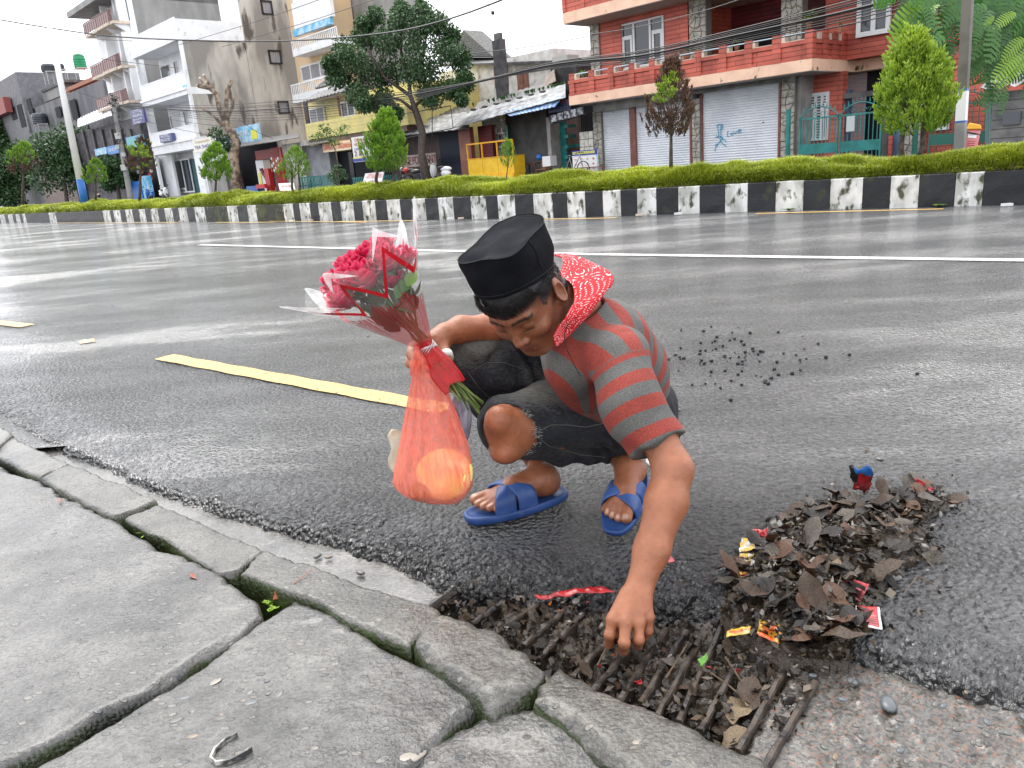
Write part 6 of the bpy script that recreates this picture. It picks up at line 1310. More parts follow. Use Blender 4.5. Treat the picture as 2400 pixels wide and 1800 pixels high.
 # ================================================================== signed-distance modelling (grown skin, cloth)
def A(*p):return np.array(p,dtype=np.float32)
def caps(P,a,b,ra,rb=None,e=None):
 rb =ra if rb is None else rb;a =A(*a);b =A(*b);ab =b -a;t =np.clip(((P -a)@ab)/(ab @ab),0,1)
 return np.linalg.norm(P -(a +t[:,None]*ab),axis=1)-(ra +(rb -ra)*t)
def chain(P,pts,rs,k=.01):
 d =None
 for i in range(len(pts)-1):
  c =caps(P,pts[i],pts[i +1],rs[i],rs[i +1]);d =c if d is None else smin(d,c,k)
 return d
def ell(P,c,r,R=None):
 q =P -A(*c)
 if R is not None:q =q @np.asarray(R,np.float32)
 r =A(*r);k0 =np.linalg.norm(q /r,axis=1);k1 =np.linalg.norm(q /(r *r),axis=1)+1e-9
 return k0 *(k0 -1)/k1
def smin(a,b,k):
 h =np.clip(.5 +.5 *(b -a)/k,0,1);return b +(a -b)*h -k *h *(1 -h)
def smax(a,b,k):return -smin(-a,-b,k)
def along(P,a,b):
 a =A(*a);ab =A(*b)-a;return ((P -a)@ab)/(ab @ab)
def sdf_mesh(fn,lo,hi,h,B=8):
 lo =np.array(lo,float);hi =np.array(hi,float);nb =np.ceil((hi -lo)/(h *B)).astype(int);n =nb *B +1
 cs =[lo[k]+(np.arange(nb[k])+.5)*B *h for k in range(3)]
 cg =np.stack(np.meshgrid(*cs,indexing='ij'),-1).reshape(-1,3).astype(np.float32)
 dc =fn(cg);act =np.abs(dc)<B *h *.87 *1.5 +.012
 Vv =np.repeat(np.repeat(np.repeat(dc.reshape(nb),B,0),B,1),B,2);Vv =np.pad(Vv,((0,1),)*3,mode='edge').astype(np.float32)
 bi =np.stack(np.unravel_index(np.nonzero(act)[0],nb),1)
 o =np.stack(np.meshgrid(*[np.arange(B +1)]*3,indexing='ij'),-1).reshape(-1,3)
 mask =np.zeros(n,bool)
 for q in bi:mask[q[0]*B:q[0]*B +B +1,q[1]*B:q[1]*B +B +1,q[2]*B:q[2]*B +B +1]=True
 idx =np.stack(np.nonzero(mask),1);P =(lo +idx *h).astype(np.float32);out =np.empty(len(P),np.float32)
 for s in range(0,len(P),400000):out[s:s +400000]=fn(P[s:s +400000])
 Vv[mask]=out;del P
 s =Vv <0
 cell =s[:-1,:-1,:-1].astype(np.int8)
 for dx in (0,1):
  for dy in (0,1):
   for dz in (0,1):
    if dx or dy or dz:cell =cell +s[dx:n[0]-1 +dx,dy:n[1]-1 +dy,dz:n[2]-1 +dz]
 ci =np.stack(np.nonzero((cell >0)&(cell <8)),1);num =np.zeros((len(ci),3));cnt =np.zeros(len(ci))
 cr8 =[(a,b,c) for a in (0,1) for b in (0,1) for c in (0,1)]
 for p in cr8:
  for ax in range(3):
   if p[ax]==0:
    q =list(p);q[ax]=1
    v0 =Vv[ci[:,0]+p[0],ci[:,1]+p[1],ci[:,2]+p[2]];v1 =Vv[ci[:,0]+q[0],ci[:,1]+q[1],ci[:,2]+q[2]]
    m =(v0 <0)!=(v1 <0);t =np.where(m,v0 /(v0 -v1 +1e-12),0);pt_=np.tile(np.array(p,float),(len(ci),1));pt_[:,ax]=t
    num +=pt_*m[:,None];cnt +=m
 V =lo +(ci +num /cnt[:,None])*h
 lut =np.full(tuple(n -1),-1,np.int32);lut[ci[:,0],ci[:,1],ci[:,2]]=np.arange(len(ci))
 Fs =[]
 for ax in range(3):
  a1,a2 =[(1,2),(2,0),(0,1)][ax]
  sl0 =[slice(None)]*3;sl1 =[slice(None)]*3;sl0[ax]=slice(0,-1);sl1[ax]=slice(1,None)
  e =s[tuple(sl0)]!=s[tuple(sl1)];ei =np.stack(np.nonzero(e),1)
  ei =ei[(ei[:,a1]>0)&(ei[:,a2]>0)&(ei[:,a1]<n[a1]-1)&(ei[:,a2]<n[a2]-1)]
  def L_(d1,d2):
   q =ei.copy();q[:,a1]-=d1;q[:,a2]-=d2;return lut[q[:,0],q[:,1],q[:,2]]
  f =np.stack([L_(1,1),L_(0,1),L_(0,0),L_(1,0)],1);ins =s[ei[:,0],ei[:,1],ei[:,2]]
  f =np.where(ins[:,None],f,f[:,::-1]);Fs.append(f[(f >=0).all(1)])
 return V,np.concatenate(Fs)
def relax(V,F,it=2,lam=.5):
 n =len(V)
 for _ in range(it):
  acc =np.zeros((n,3));c =np.zeros(n)
  for a,b in ((0,1),(1,2),(2,3),(3,0)):
   np.add.at(acc,F[:,a],V[F[:,b]]);np.add.at(c,F[:,a],1);np.add.at(acc,F[:,b],V[F[:,a]]);np.add.at(c,F[:,b],1)
  V =V +lam *(acc /np.maximum(c,1)[:,None]-V)
 return V
 # ================================================================== the man
 # joints (metres); his left side is the nearer one
kL,aL =(-.012,1.765,.283),(.262,1.945,.125)
kR,aR =(-.108,1.90,.415),(.055,2.03,.085)
hL,hR =(.325,1.90,.25),(.255,2.06,.25)
pel,mid_,chest,neck =(.292,1.985,.25),(.300,1.85,.375),(.235,1.765,.475),(.165,1.74,.565)
shL,shR =(.232,1.60,.478),(.075,1.86,.50)
elL =tuple(D(1578,1100,1.565));wrL =tuple(D(1497,1382,1.490))
elR =tuple(D(1235,745,2.02));wrR =tuple(D(1045,800,1.86))
PR =thing('person','young man in black cap and striped shirt squatting over the drain with a bouquet','person',(.15,1.9,0))
def skin_mat():
 m,t,b =nodes('skin');N =t.nodes.new;L =t.links.new
 at =N('ShaderNodeAttribute');at.attribute_name ='tone'
 geo =N('ShaderNodeNewGeometry');n =N('ShaderNodeTexNoise');n.inputs['Scale'].default_value =38;n.inputs['Detail'].default_value =6;L(geo.outputs['Position'],n.inputs['Vector'])
 r =N('ShaderNodeValToRGB');r.color_ramp.elements[0].position =.3;r.color_ramp.elements[0].color =(.72,.66,.62,1);r.color_ramp.elements[1].position =.65;r.color_ramp.elements[1].color =(1.1,1.1,1.1,1);L(n.outputs[0],r.inputs[0])
 mx =N('ShaderNodeMix');mx.data_type ='RGBA';mx.blend_type ='MULTIPLY';mx.inputs[0].default_value =.6;L(at.outputs['Color'],mx.inputs[6]);L(r.outputs[0],mx.inputs[7]);L(mx.outputs[2],b.inputs['Base Color'])
 b.inputs['Roughness'].default_value =.42;b.inputs['Subsurface Weight'].default_value =.18;b.inputs['Subsurface Radius'].default_value =(.010,.004,.002);b.inputs['Subsurface Scale'].default_value =.6
 n2 =N('ShaderNodeTexNoise');n2.inputs['Scale'].default_value =420;n2.inputs['Detail'].default_value =3;L(geo.outputs['Position'],n2.inputs['Vector'])
 bp =N('ShaderNodeBump');bp.inputs['Strength'].default_value =.5;bp.inputs['Distance'].default_value =.0016;L(n2.outputs[0],bp.inputs['Height'])
 vo =N('ShaderNodeTexNoise');vo.inputs['Scale'].default_value =95;vo.inputs['Detail'].default_value =4;L(geo.outputs['Position'],vo.inputs['Vector']);b2 =N('ShaderNodeBump');b2.inputs['Strength'].default_value =.5;b2.inputs['Distance'].default_value =.003;L(vo.outputs[0],b2.inputs['Height']);L(bp.outputs[0],b2.inputs['Normal']);L(b2.outputs[0],b.inputs['Normal'])
 return m
M['skin']=skin_mat()
SK =A(.245,.095,.048);SKD =A(.20,.075,.038)
isl =[]
# ---- head in its own axes: x to his left, y forward, z up
hc =D(1228,700,1.64)
def axes(th,ps,ro):
 rd =hc -CC;rd /=np.linalg.norm(rd);T_=-rd;R_=cr -rd *(cr @rd);R_/=np.linalg.norm(R_);U_=np.cross(T_,R_)
 F_=math.cos(th)*(math.cos(ps)*T_-math.sin(ps)*R_)-math.sin(th)*U_
 X_=R_*math.cos(ps)+T_*math.sin(ps);Z_=np.cross(X_,F_)
 if Z_@U_<0:Z_=-Z_
 X2 =X_*math.cos(ro)+Z_*math.sin(ro);Z2 =Z_*math.cos(ro)-X_*math.sin(ro)
 return np.stack([X2,F_,Z2],1)
HR_=axes(math.radians(56),math.radians(20),math.radians(11))
def to_h(P):return ((P -hc)@HR_).astype(np.float32)
def from_h(V):return hc +np.asarray(V)@HR_.T
nk_h =to_h(np.array([[.158,1.735,.56]]))[0]
def mir(P):Q_=P.copy();Q_[:,0]=np.abs(Q_[:,0]);return Q_
def head_sdf(P):
 Q_=mir(P)
 d =ell(P,(0,-.012,.035),(.074,.094,.086))
 d =smin(d,ell(P,(0,.018,-.005),(.066,.070,.080)),.02)
 d =smin(d,ell(P,(0,.030,-.050),(.050,.055,.055)),.025)
 d =smin(d,caps(Q_,(.058,-.005,-.035),(.020,.070,-.088),.014,.013),.022)
 d =smin(d,ell(P,(0,.072,-.092),(.019,.015,.013)),.016)
 d =smin(d,ell(Q_,(.040,.062,-.018),(.022,.018,.018)),.02)
 d =smin(d,caps(Q_,(.008,.080,.033),(.042,.070,.032),.007,.007),.014)
 d =smin(d,ell(P,(0,.068,-.055),(.030,.020,.022)),.02)
 d =smax(d,-ell(Q_,(.031,.094,.012),(.017,.013,.011)),.010)
 d =smin(d,ell(Q_,(.031,.071,.011),(.0135,.0128,.0125)),.003)
 d =smin(d,caps(P,(0,.078,.020),(0,.098,-.020),.0075,.0095),.008)
 d =smin(d,ell(P,(0,.100,-.023),(.010,.009,.008)),.007)
 d =smin(d,ell(Q_,(.0125,.090,-.026),(.007,.009,.007)),.005)
 d =smax(d,-ell(Q_,(.0065,.099,-.033),(.0032,.005,.004)),.003)
 d =smax(d,-caps(P,(0,.094,-.038),(0,.093,-.046),.0022),.004)
 d =smin(d,caps(P,(-.016,.080,-.052),(.016,.080,-.052),.0050),.006)
 d =smin(d,ell(P,(0,.086,-.051),(.015,.007,.0045)),.004)
 d =smin(d,ell(P,(0,.084,-.061),(.016,.0075,.0058)),.004)
 d =smax(d,-caps(P,(-.022,.088,-.0560),(.022,.088,-.0560),.0014),.002)
 # ears
 e =ell(Q_,(.082,-.012,.000),(.011,.021,.036),((.92,.38,0),(-.38,.92,0),(0,0,1)));e =smax(e,-ell(Q_,(.091,-.004,.003),(.009,.014,.024)),.003);e =smin(e,ell(Q_,(.074,-.004,-.026),(.006,.008,.009)),.006)
 e =smin(e,ell(Q_,(.080,.004,-.004),(.004,.004,.008)),.003)
 d =smin(d,e,.006)
 d =smin(d,caps(P,(0,-.035,-.03),tuple(nk_h),.056,.062),.03)
 return d
V,F =sdf_mesh(head_sdf,(-.10,-.18,-.20),(.10,.125,.135),.0019)
V =relax(V,F,1,.4)
tone =np.tile(SK,(len(V),1));X =V;xm =np.abs(X[:,0])
def put(mask,c,a=1.0):
 global tone
 mask =np.clip(mask,0,1)[:,None]*a;tone =tone *(1 -mask)+A(*c)*mask
put(np.exp(-((X[:,1]-.06)/.05)**2 -((X[:,2]+.005)/.05)**2 -(xm /.06)**2),SK *A(1.05,.86,.78),.5)
nz =noise(X,160,2,2)
put((1 -np.abs((X[:,2]-.0325 -.004 *(1 -((xm -.03)/.022)**2))/.0052))*(xm >.009)*(xm <.052)*(X[:,1]>.04)*(1.2 +nz)*1.7,(.012,.008,.006),.95)
put((1 -np.abs((X[:,2]-.0010)/.0024))*(xm >.018)*(xm <.044)*(X[:,1]>.05)*1.6,(.010,.006,.005),.95)
put(np.exp(-((xm -.031)/.016)**4 -((X[:,2]-.010)/.010)**4)*(X[:,1]>.05),SKD *.75,.5)
put(np.exp(-(xm /.017)**4 -((X[:,2]+.0555)/.008)**4)*(X[:,1]>.05),(.26,.07,.05),.75)
put((1 -np.abs((X[:,2]+.0560)/.0014))*(xm <.019)*(X[:,1]>.06),(.05,.012,.010),.9)
put(np.exp(-(xm /.022)**4 -((X[:,2]+.043)/.0055)**2)*(X[:,1]>.06)*(.7 +.5 *nz),(.07,.045,.035),.55)
put(np.exp(-(xm /.02)**4 -((X[:,2]+.090)/.012)**2)*(X[:,1]>.05)*(.6 +.5 *nz),(.07,.04,.03),.35)
put(np.exp(-((X[:,1]-.014)/.008)**2)*(xm >.05)*np.clip((X[:,2]+.035)/.03,0,1)*(X[:,2]<.034)*(.6 +.7 *nz),(.03,.02,.016),.8)
hairzone =np.maximum(np.clip((.034 -X[:,1]+.004 *nz)/.006,0,1)*np.clip((X[:,2]-.028 +.003 *nz)/.004,0,1),np.clip((-.030 -X[:,1]+.003 *nz)/.005,0,1)*(X[:,2]>-.055))*(xm <.0765)
put(hairzone *(np.abs(X[:,1]+.01)>0),(.012,.010,.010),1.)
isl.append((from_h(V),F,tone))
# ---- hands
def finger_chain(P,pts,r):return chain(P,pts,r,.004)
def lhand(P):
 W_=wrL
 mc ={'i':D(1436,1452,1.452),'m':D(1466,1459,1.440),'r':D(1497,1459,1.446),'p':D(1520,1446,1.462)}
 d =caps(P,W_,tuple(D(1492,1400,1.482)),.0265,.025)
 for k_,r in (('i',.0125),('m',.0125),('r',.012),('p',.011)):
  base =D(1497 -(1497 -px(mc[k_])[0])*.45,1393,1.476)
  d =smin(d,caps(P,tuple(base),tuple(mc[k_]),.0155,r),.012)
 F_=[([mc['i'],D(1429,1488,1.447),D(1428,1517,1.463),D(1436,1528,1.482)],[.0112,.0098,.0088,.0075]),([mc['m'],D(1463,1508,1.425),D(1461,1540,1.447),D(1449,1559,1.463)],[.0115,.0102,.0092,.0076]),([mc['r'],D(1497,1500,1.436),D(1493,1527,1.460),D(1487,1536,1.482)],[.0110,.0096,.0086,.0072]),([mc['p'],D(1519,1478,1.462),D(1509,1500,1.483),D(1499,1512,1.499)],[.0100,.0084,.0076,.0066]),([D(1462,1418,1.498),D(1445,1462,1.494),D(1440,1508,1.496),D(1447,1545,1.488)],[.0165,.0135,.0110,.0090])]
 fd =None
 for pts,rs in F_:
  c =finger_chain(P,[tuple(p) for p in pts],rs)
  c =smin(c,np.linalg.norm(P -A(*pts[1]),axis=1)-rs[1]*1.10,.004)
  fd =c if fd is None else np.minimum(fd,c)
 return smin(d,fd,.006)
def arm_L(P):
 d =chain(P,[tuple(np.array(shL)+[0,0,-.02]),tuple(D(1530,1000,1.605)),elL],[.044,.039,.0375],.02)
 d =smin(d,chain(P,[elL,tuple(D(1562,1175,1.548)),tuple(D(1527,1290,1.516)),wrL],[.038,.0405,.033,.0262],.02),.02)
 d =smin(d,ell(P,D(1590,1120,1.575),(.018,.018,.02)),.02)
 return smin(d,lhand(P),.008)
V,F =sdf_mesh(arm_L,(.09,1.10,.0),(.42,1.68,.56),.0024);V =relax(V,F,1,.4)
pj =np.array([px(v) for v in V[::1]])
tn =np.tile(SK *A(1.40,1.38,1.36),(len(V),1)).astype(np.float32)
dd =np.clip((pj[:,1]-1505)/40,0,1)[:,None]
tn =tn *(1 -dd *.6)+A(.12,.055,.03)*dd *.6
isl.append((V,F,tn))
# ---- right forearm and the fist around the stems
gp =D(1010,822,1.80)
ax_=(D(1095,935,1.72)-D(930,720,1.80));ax_/=np.linalg.norm(ax_)
def arm_R(P):
 d =chain(P,[elR,tuple(D(1150,770,1.95)),tuple(D(1080,772,1.90)),tuple(D(1042,785,1.87))],[.038,.037,.031,.026],.02)
 d =smin(d,chain(P,[tuple(D(1042,785,1.87)),tuple(D(1022,805,1.855)),tuple(D(1030,838,1.835))],[.026,.029,.022],.015),.015)
 d =smin(d,caps(P,tuple(D(1028,800,1.86)),tuple(D(985,812,1.865)),.024,.018),.014)
 fs =[([D(1036,812,1.845),D(1047,836,1.815),D(1048,850,1.795),D(1042,862,1.785)],[.0165,.0135,.0125,.0105]),([D(990,805,1.87),D(967,812,1.845),D(962,830,1.80),D(972,842,1.775)],[.013,.0115,.0105,.009]),([D(990,822,1.87),D(963,830,1.845),D(960,852,1.80),D(985,860,1.765)],[.013,.0115,.0105,.009]),([D(998,838,1.865),D(970,848,1.84),D(975,862,1.79),D(1010,860,1.755)],[.0125,.0105,.010,.009]),([D(1005,850,1.86),D(983,862,1.835),D(995,872,1.79),D(1018,866,1.758)],[.0115,.0098,.009,.0082])]
 fd =None
 for pts,rs in fs:
  c =finger_chain(P,[tuple(p) for p in pts],rs);fd =c if fd is None else np.minimum(fd,c)
 return smin(d,fd,.007)
V,F =sdf_mesh(arm_R,(-.26,1.62,.38),(.12,2.08,.62),.0024);V =relax(V,F,1,.4)
isl.append((V,F,np.tile(SK *A(1.5,1.4,1.3),(len(V),1))))
# ---- bare knee and shins
def legs(P):
 d =ell(P,kL,(.066,.066,.068))
 d =smin(d,ell(P,D(1170,985,1.80),(.035,.03,.036)),.03)
 d =smin(d,ell(P,D(1185,1060,1.84),(.038,.035,.028)),.03)
 d =smin(d,caps(P,kL,hL,.062,.08),.03);d =smin(d,caps(P,kL,aL,.052,.036),.03)
 d =np.minimum(d,caps(P,kR,aR,.05,.037));d =np.minimum(d,caps(P,kR,hR,.05,.07))
 return d +.0012 *noise(P,45,3,2)
V,F =sdf_mesh(legs,(-.20,1.66,.05),(.42,2.16,.50),.0042);V =relax(V,F,2,.5)
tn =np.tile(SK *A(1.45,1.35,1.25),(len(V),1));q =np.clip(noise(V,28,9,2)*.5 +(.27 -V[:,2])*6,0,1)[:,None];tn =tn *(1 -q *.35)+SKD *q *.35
isl.append((V,F,tn))
# ---- feet: each in its own axes (x across, y towards the toes, z up from the sole)
def foot_frame(toe,heel,roll=0.,flip=1):
 toe,heel =np.array(toe),np.array(heel);y =toe -heel;L_=np.linalg.norm(y);y /=L_
 x =np.cross(y,[0,0,1]);x /=np.linalg.norm(x);z =np.cross(x,y)
 x2 =x *math.cos(roll)+z *math.sin(roll);z2 =z *math.cos(roll)-x *math.sin(roll)
 return heel,np.stack([x2,y,z2],1),L_
fL =foot_frame(G(1443,1246,.003),D(1494,1112,2.035)+[0,0,.0]);fR =foot_frame(G(1112,1222,.003),G(1314,1166,.006))
def foot_sdf(P,side,ank):
 """side=+1: big toe towards +x"""
 X_=P.copy();X_[:,0]*=side
 d =caps(X_,(0,.035,.040),(.004,.13,.042),.031,.030)
 d =smin(d,ell(X_,(0,.030,.038),(.031,.036,.032)),.02)
 d =smin(d,ell(X_,(.002,.165,.030),(.042,.05,.022)),.02)
 d =smin(d,caps(X_,(0,.045,.06),(.006,.15,.035),.028,.024),.03)
 d =smin(d,caps(X_,(0,.045,.05),tuple(ank *np.array([side,1,1])),.034,.035),.03)
 toes =[((.026,.200,.030),(.029,.236,.026),.0165,.0155),((.005,.205,.028),(.008,.238,.022),.0115,.0105),((-.011,.202,.027),(-.010,.230,.021),.0108,.0098),((-.025,.196,.026),(-.026,.219,.020),.0102,.0092),((-.036,.186,.024),(-.039,.204,.019),.0095,.0088)]
 td =None
 for a,b,ra,rb in toes:
  c =caps(X_,a,b,ra,rb);td =c if td is None else np.minimum(td,c)
 return smin(d,td,.007)
for fr_,sd_,ank in ((fL,1,aL),(fR,-1,aR)):
 hp,R_,L_=fr_;sc_=L_/.272 *np.array([1.16 if sd_<0 else 1.30,1.03,1.1]);al =((np.array(ank)-hp)@R_)/sc_
 off =np.array([0,.008,.018])
 V,F =sdf_mesh(lambda P:foot_sdf(P,-sd_ if True else sd_,al -off),(-.06,-.02,-.005),(.06,.26,max(al[2],.10)+.02),.0024);V =relax(V,F,1,.4)
 tn =np.tile(SK *A(1.3,1.25,1.2),(len(V),1))
 for (tx,ty,tz,w) in ((.029,.246,.036,.008),(.008,.243,.029,.005),(-.010,.235,.028,.0048),(-.026,.224,.026,.0045)):
  x_=V[:,0]*-sd_
  m_=np.exp(-(((x_-tx)/w)**4 +((V[:,1]-ty +.006)/.008)**4))*(V[:,2]>tz -.006);tn =tn *(1 -m_[:,None])+A(.55,.36,.27)*m_[:,None]
 q =np.clip(noise(V,60,4,2),0,1)[:,None]*.5;tn =tn *(1 -q)+SKD *.7 *q
 isl.append((hp +((V +off)*sc_)@R_.T,F,tn))
VV =[];FF =[];TT =[];b =0
for v,f,c in isl:VV.append(v);FF.append(f +b);TT.append(c);b +=len(v)
body =mesh_np('body',np.concatenate(VV),np.concatenate(FF),M['skin'],PR,smooth=True,attrs={'tone':np.concatenate(TT)})
# ---- hair below the cap
M['hair']=mat('black_hair',(.010,.009,.010),.38,(.022,.02,.022),60,bump=.6,bscale=200,bdist=.002)
hmb =MB();rs =np.random.default_rng(5)
for i in range(1700):
 side =rs.random()<.42
 if side:
  y0 =rs.uniform(-.085,.045);z0 =rs.uniform(.036,.062) if y0 >-.03 else rs.uniform(-.01,.06);sx =1 if rs.random()<.7 else -1;ph =np.array([sx *(.0755 *math.sqrt(max(.05,1 -(y0 /.11)**2))+.001),y0,z0])
  dr =np.array([sx *.12,rs.uniform(-.1,.45),-1.]);L_=rs.uniform(.010,.017)
 else:
  a =rs.uniform(-1.15,1.15);ph =np.array([.0675 *math.sin(a),.0,rs.uniform(.062,.085)]);ph[1]=.0745 *math.cos(a)**.9 if math.cos(a)>0 else 0
  dr =np.array([math.sin(a)*.45 +rs.uniform(-.25,.1),math.cos(a)*.35,-1.]);L_=rs.uniform(.014,.024)
 dr /=np.linalg.norm(dr);w =rs.uniform(.0003,.0006)
 nrm =np.array([ph[0]*1.6,ph[1],.02]);nrm /=np.linalg.norm(nrm)
 p1 =ph +nrm *.004;p2 =p1 +dr *L_*.5 +nrm *.003;p3 =p1 +dr *L_-nrm *.002
 hmb.tube([p1,p2,p3],[w *1.2,w,w *.3],3,cap=False)
hv =from_h(np.array(hmb.V));hair =mesh_np('hair',hv,hmb.F,M['hair'],PR,smooth=True)
def hair_sdf(P):
 d =ell(P,(0,-.012,.035),(.0775,.0965,.088));d =smax(d,P[:,2]-.10,.002)
 lowz =np.where(P[:,1]>.02,.052 +.25 *(P[:,1]-.02),np.where(P[:,1]>-.02,.012,-.035))
 low =.062 -np.clip((.045 -P[:,1])/.03,0,1)*.026 -np.clip((-.022 -P[:,1])/.02,0,1)*.065
 return smax(d,low -P[:,2]+.003 *noise(P,120,3,1),.003)
V,F =sdf_mesh(hair_sdf,(-.09,-.12,-.06),(.09,.10,.11),.0028)
mesh_np('hair_cap',from_h(V),F,M['hair'],hair,smooth=True)
# ---- brimless cloth cap, higher and squared at the front corner
def fabric(name,c1,c2,rib=0.,scale=3.,rough=.85,bump=.5,axis=2,ribs=900.,attr=None,wave=.2):
 m,t,b =nodes(name);N =t.nodes.new;L =t.links.new;geo =N('ShaderNodeNewGeometry')
 n =N('ShaderNodeTexNoise');n.inputs['Scale'].default_value =scale;n.inputs['Detail'].default_value =6;L(geo.outputs['Position'],n.inputs['Vector'])
 r =N('ShaderNodeValToRGB');r.color_ramp.elements[0].position =.35;r.color_ramp.elements[1].position =.65;r.color_ramp.elements[0].color =rgba(c1);r.color_ramp.elements[1].color =rgba(c2);L(n.outputs[0],r.inputs[0]);L(r.outputs[0],b.inputs['Base Color'])
 b.inputs['Roughness'].default_value =rough;b.inputs['Sheen Weight'].default_value =.03
 return m,t,b,geo
def crease(t,geo,bs,bp,sc=8,dist=.022):
 N =t.nodes.new;L =t.links.new;mp =N('ShaderNodeMapping');mp.inputs['Rotation'].default_value =(.5,.7,.3);mp.inputs['Scale'].default_value =(1,2.2,.6);L(geo.outputs['Position'],mp.inputs[0])
 n =N('ShaderNodeTexNoise');n.inputs['Scale'].default_value =sc;n.inputs['Detail'].default_value =1.5;n.inputs['Distortion'].default_value =.6;L(mp.outputs[0],n.inputs['Vector'])
 s =N('ShaderNodeMath');s.operation ='SUBTRACT';s.inputs[1].default_value =.5;L(n.outputs[0],s.inputs[0]);a =N('ShaderNodeMath');a.operation ='ABSOLUTE';L(s.outputs[0],a.inputs[0])
 b2 =N('ShaderNodeBump');b2.inputs['Strength'].default_value =.6;b2.inputs['Distance'].default_value =dist;L(n.outputs[0],b2.inputs['Height']);L(bp.outputs[0],b2.inputs['Normal']);L(b2.outputs[0],bs.inputs['Normal'])
def cap_mat():
 m,t,b,geo =fabric('black_corded_cloth',(.004,.0045,.0075),(.008,.009,.013),scale=20)
 N =t.nodes.new;L =t.links.new;at =N('ShaderNodeAttribute');at.attribute_name ='rib'
 mm =N('ShaderNodeMath');mm.operation ='MULTIPLY';mm.inputs[1].default_value =6.283 *52;L(at.outputs['Fac'],mm.inputs[0]);sn =N('ShaderNodeMath');sn.operation ='SINE';L(mm.outputs[0],sn.inputs[0])
 bp =N('ShaderNodeBump');bp.inputs['Strength'].default_value =.8;bp.inputs['Distance'].default_value =.0011;L(sn.outputs[0],bp.inputs['Height']);L(bp.outputs[0],b.inputs['Normal']);b.inputs['Roughness'].default_value =.9;b.inputs['Sheen Weight'].default_value =.0;b.inputs['Specular IOR Level'].default_value =.15
 return m
NA =96;NZ =40;V =[];rib =[]
topc =np.array([0.,.012,.165])
for j in range(NZ +1):
 t =j /NZ
 for i in range(NA):
  a =2 *math.pi *i /NA;ca,sa =math.cos(a),math.sin(a)
  base =np.array([.0815 *sa,.103 *ca,0.])
  ex =.62;sgn =lambda v:math.copysign(abs(v)**ex,v)
  top =np.array([.0745 *sgn(sa),.100 *sgn(ca),.092 -.012 *ca -.004 *abs(sa)])
  p =base *(1 -t)+top *t
  bul =math.sin(math.pi *t)*.004;p =p +np.array([sa,ca,0])*bul
  p =p +np.array([sa,ca,0])*(.0045 *math.sin(3 *a +4 *t +.6)*t *(1.1 -t)*2 +.005 *math.sin(5 *a -6 *t)*t *(1 -t)*2)
  V.append(p);rib.append(t *(1 +.02 *ca))
b =len(V)
for k in range(1,9):
 t =k /8.
 for i in range(NA):
  e =np.array(V[NZ *NA +i]);c =np.array([0,0,.090]);p =e *(1 -t)+c *t
  seam =abs(p[0]);p =p +[0,0,-.004 *math.sin(math.pi *min(1,t *1.2))+.006 *(1 -min(1,abs(p[1])/.09))*t *0]
  dent =math.exp(-((p[0]+.035)**2 +(p[1]-.06)**2)/.0006);p =p +[0,0,-.012 *dent]
  V.append(p);rib.append(1.02 +.3 *(p[1]+.1))
F =[]
for j in range(NZ +8):
 for i in range(NA):F.append((j *NA +i,j *NA +(i +1)%NA,(j +1)*NA +(i +1)%NA,(j +1)*NA +i))
V =np.array(V);V =V +(.0022 *np.stack([noise(V,32,s,2) for s in (1,2,3)],1)+np.clip(V[:,2:3]/.1,0,1)*.0055 *np.stack([noise(V,13,s) for s in (4,5,6)],1))
_ct =math.radians(32);V =np.stack([V[:,0],V[:,1]*math.cos(_ct)-V[:,2]*math.sin(_ct),V[:,1]*math.sin(_ct)+V[:,2]*math.cos(_ct)],1)+np.array([0,-.016,.050])
cap_o =mesh_np('cap',from_h(V),np.array(F),cap_mat(),PR,smooth=True,attrs={'rib':np.array(rib)})
M['thread']=mat('dark_thread',(.006,.006,.008),.8)
mb =MB();mb.tube([from_h(V[NZ *NA +i]*[1.003,1.003,1.003]) for i in list(range(0,NA,2))+[0]],.0012,4,cap=False)
mb.build('crown_seam',M['thread'],cap_o)
mb =MB();mb.tube([from_h(V[j *NA +22]*[1.012,1.012,1.0]) for j in range(10,NZ +1,3)],.0011,4);mb.build('side_seam',M['thread'],cap_o)
mb =MB();mb.tube([from_h(V[NA *4 +i]*[1.006,1.006,1.0]) for i in list(range(0,NA,2))+[0]],.0010,4,cap=False);mb.build('hem_seam',M['thread'],cap_o)
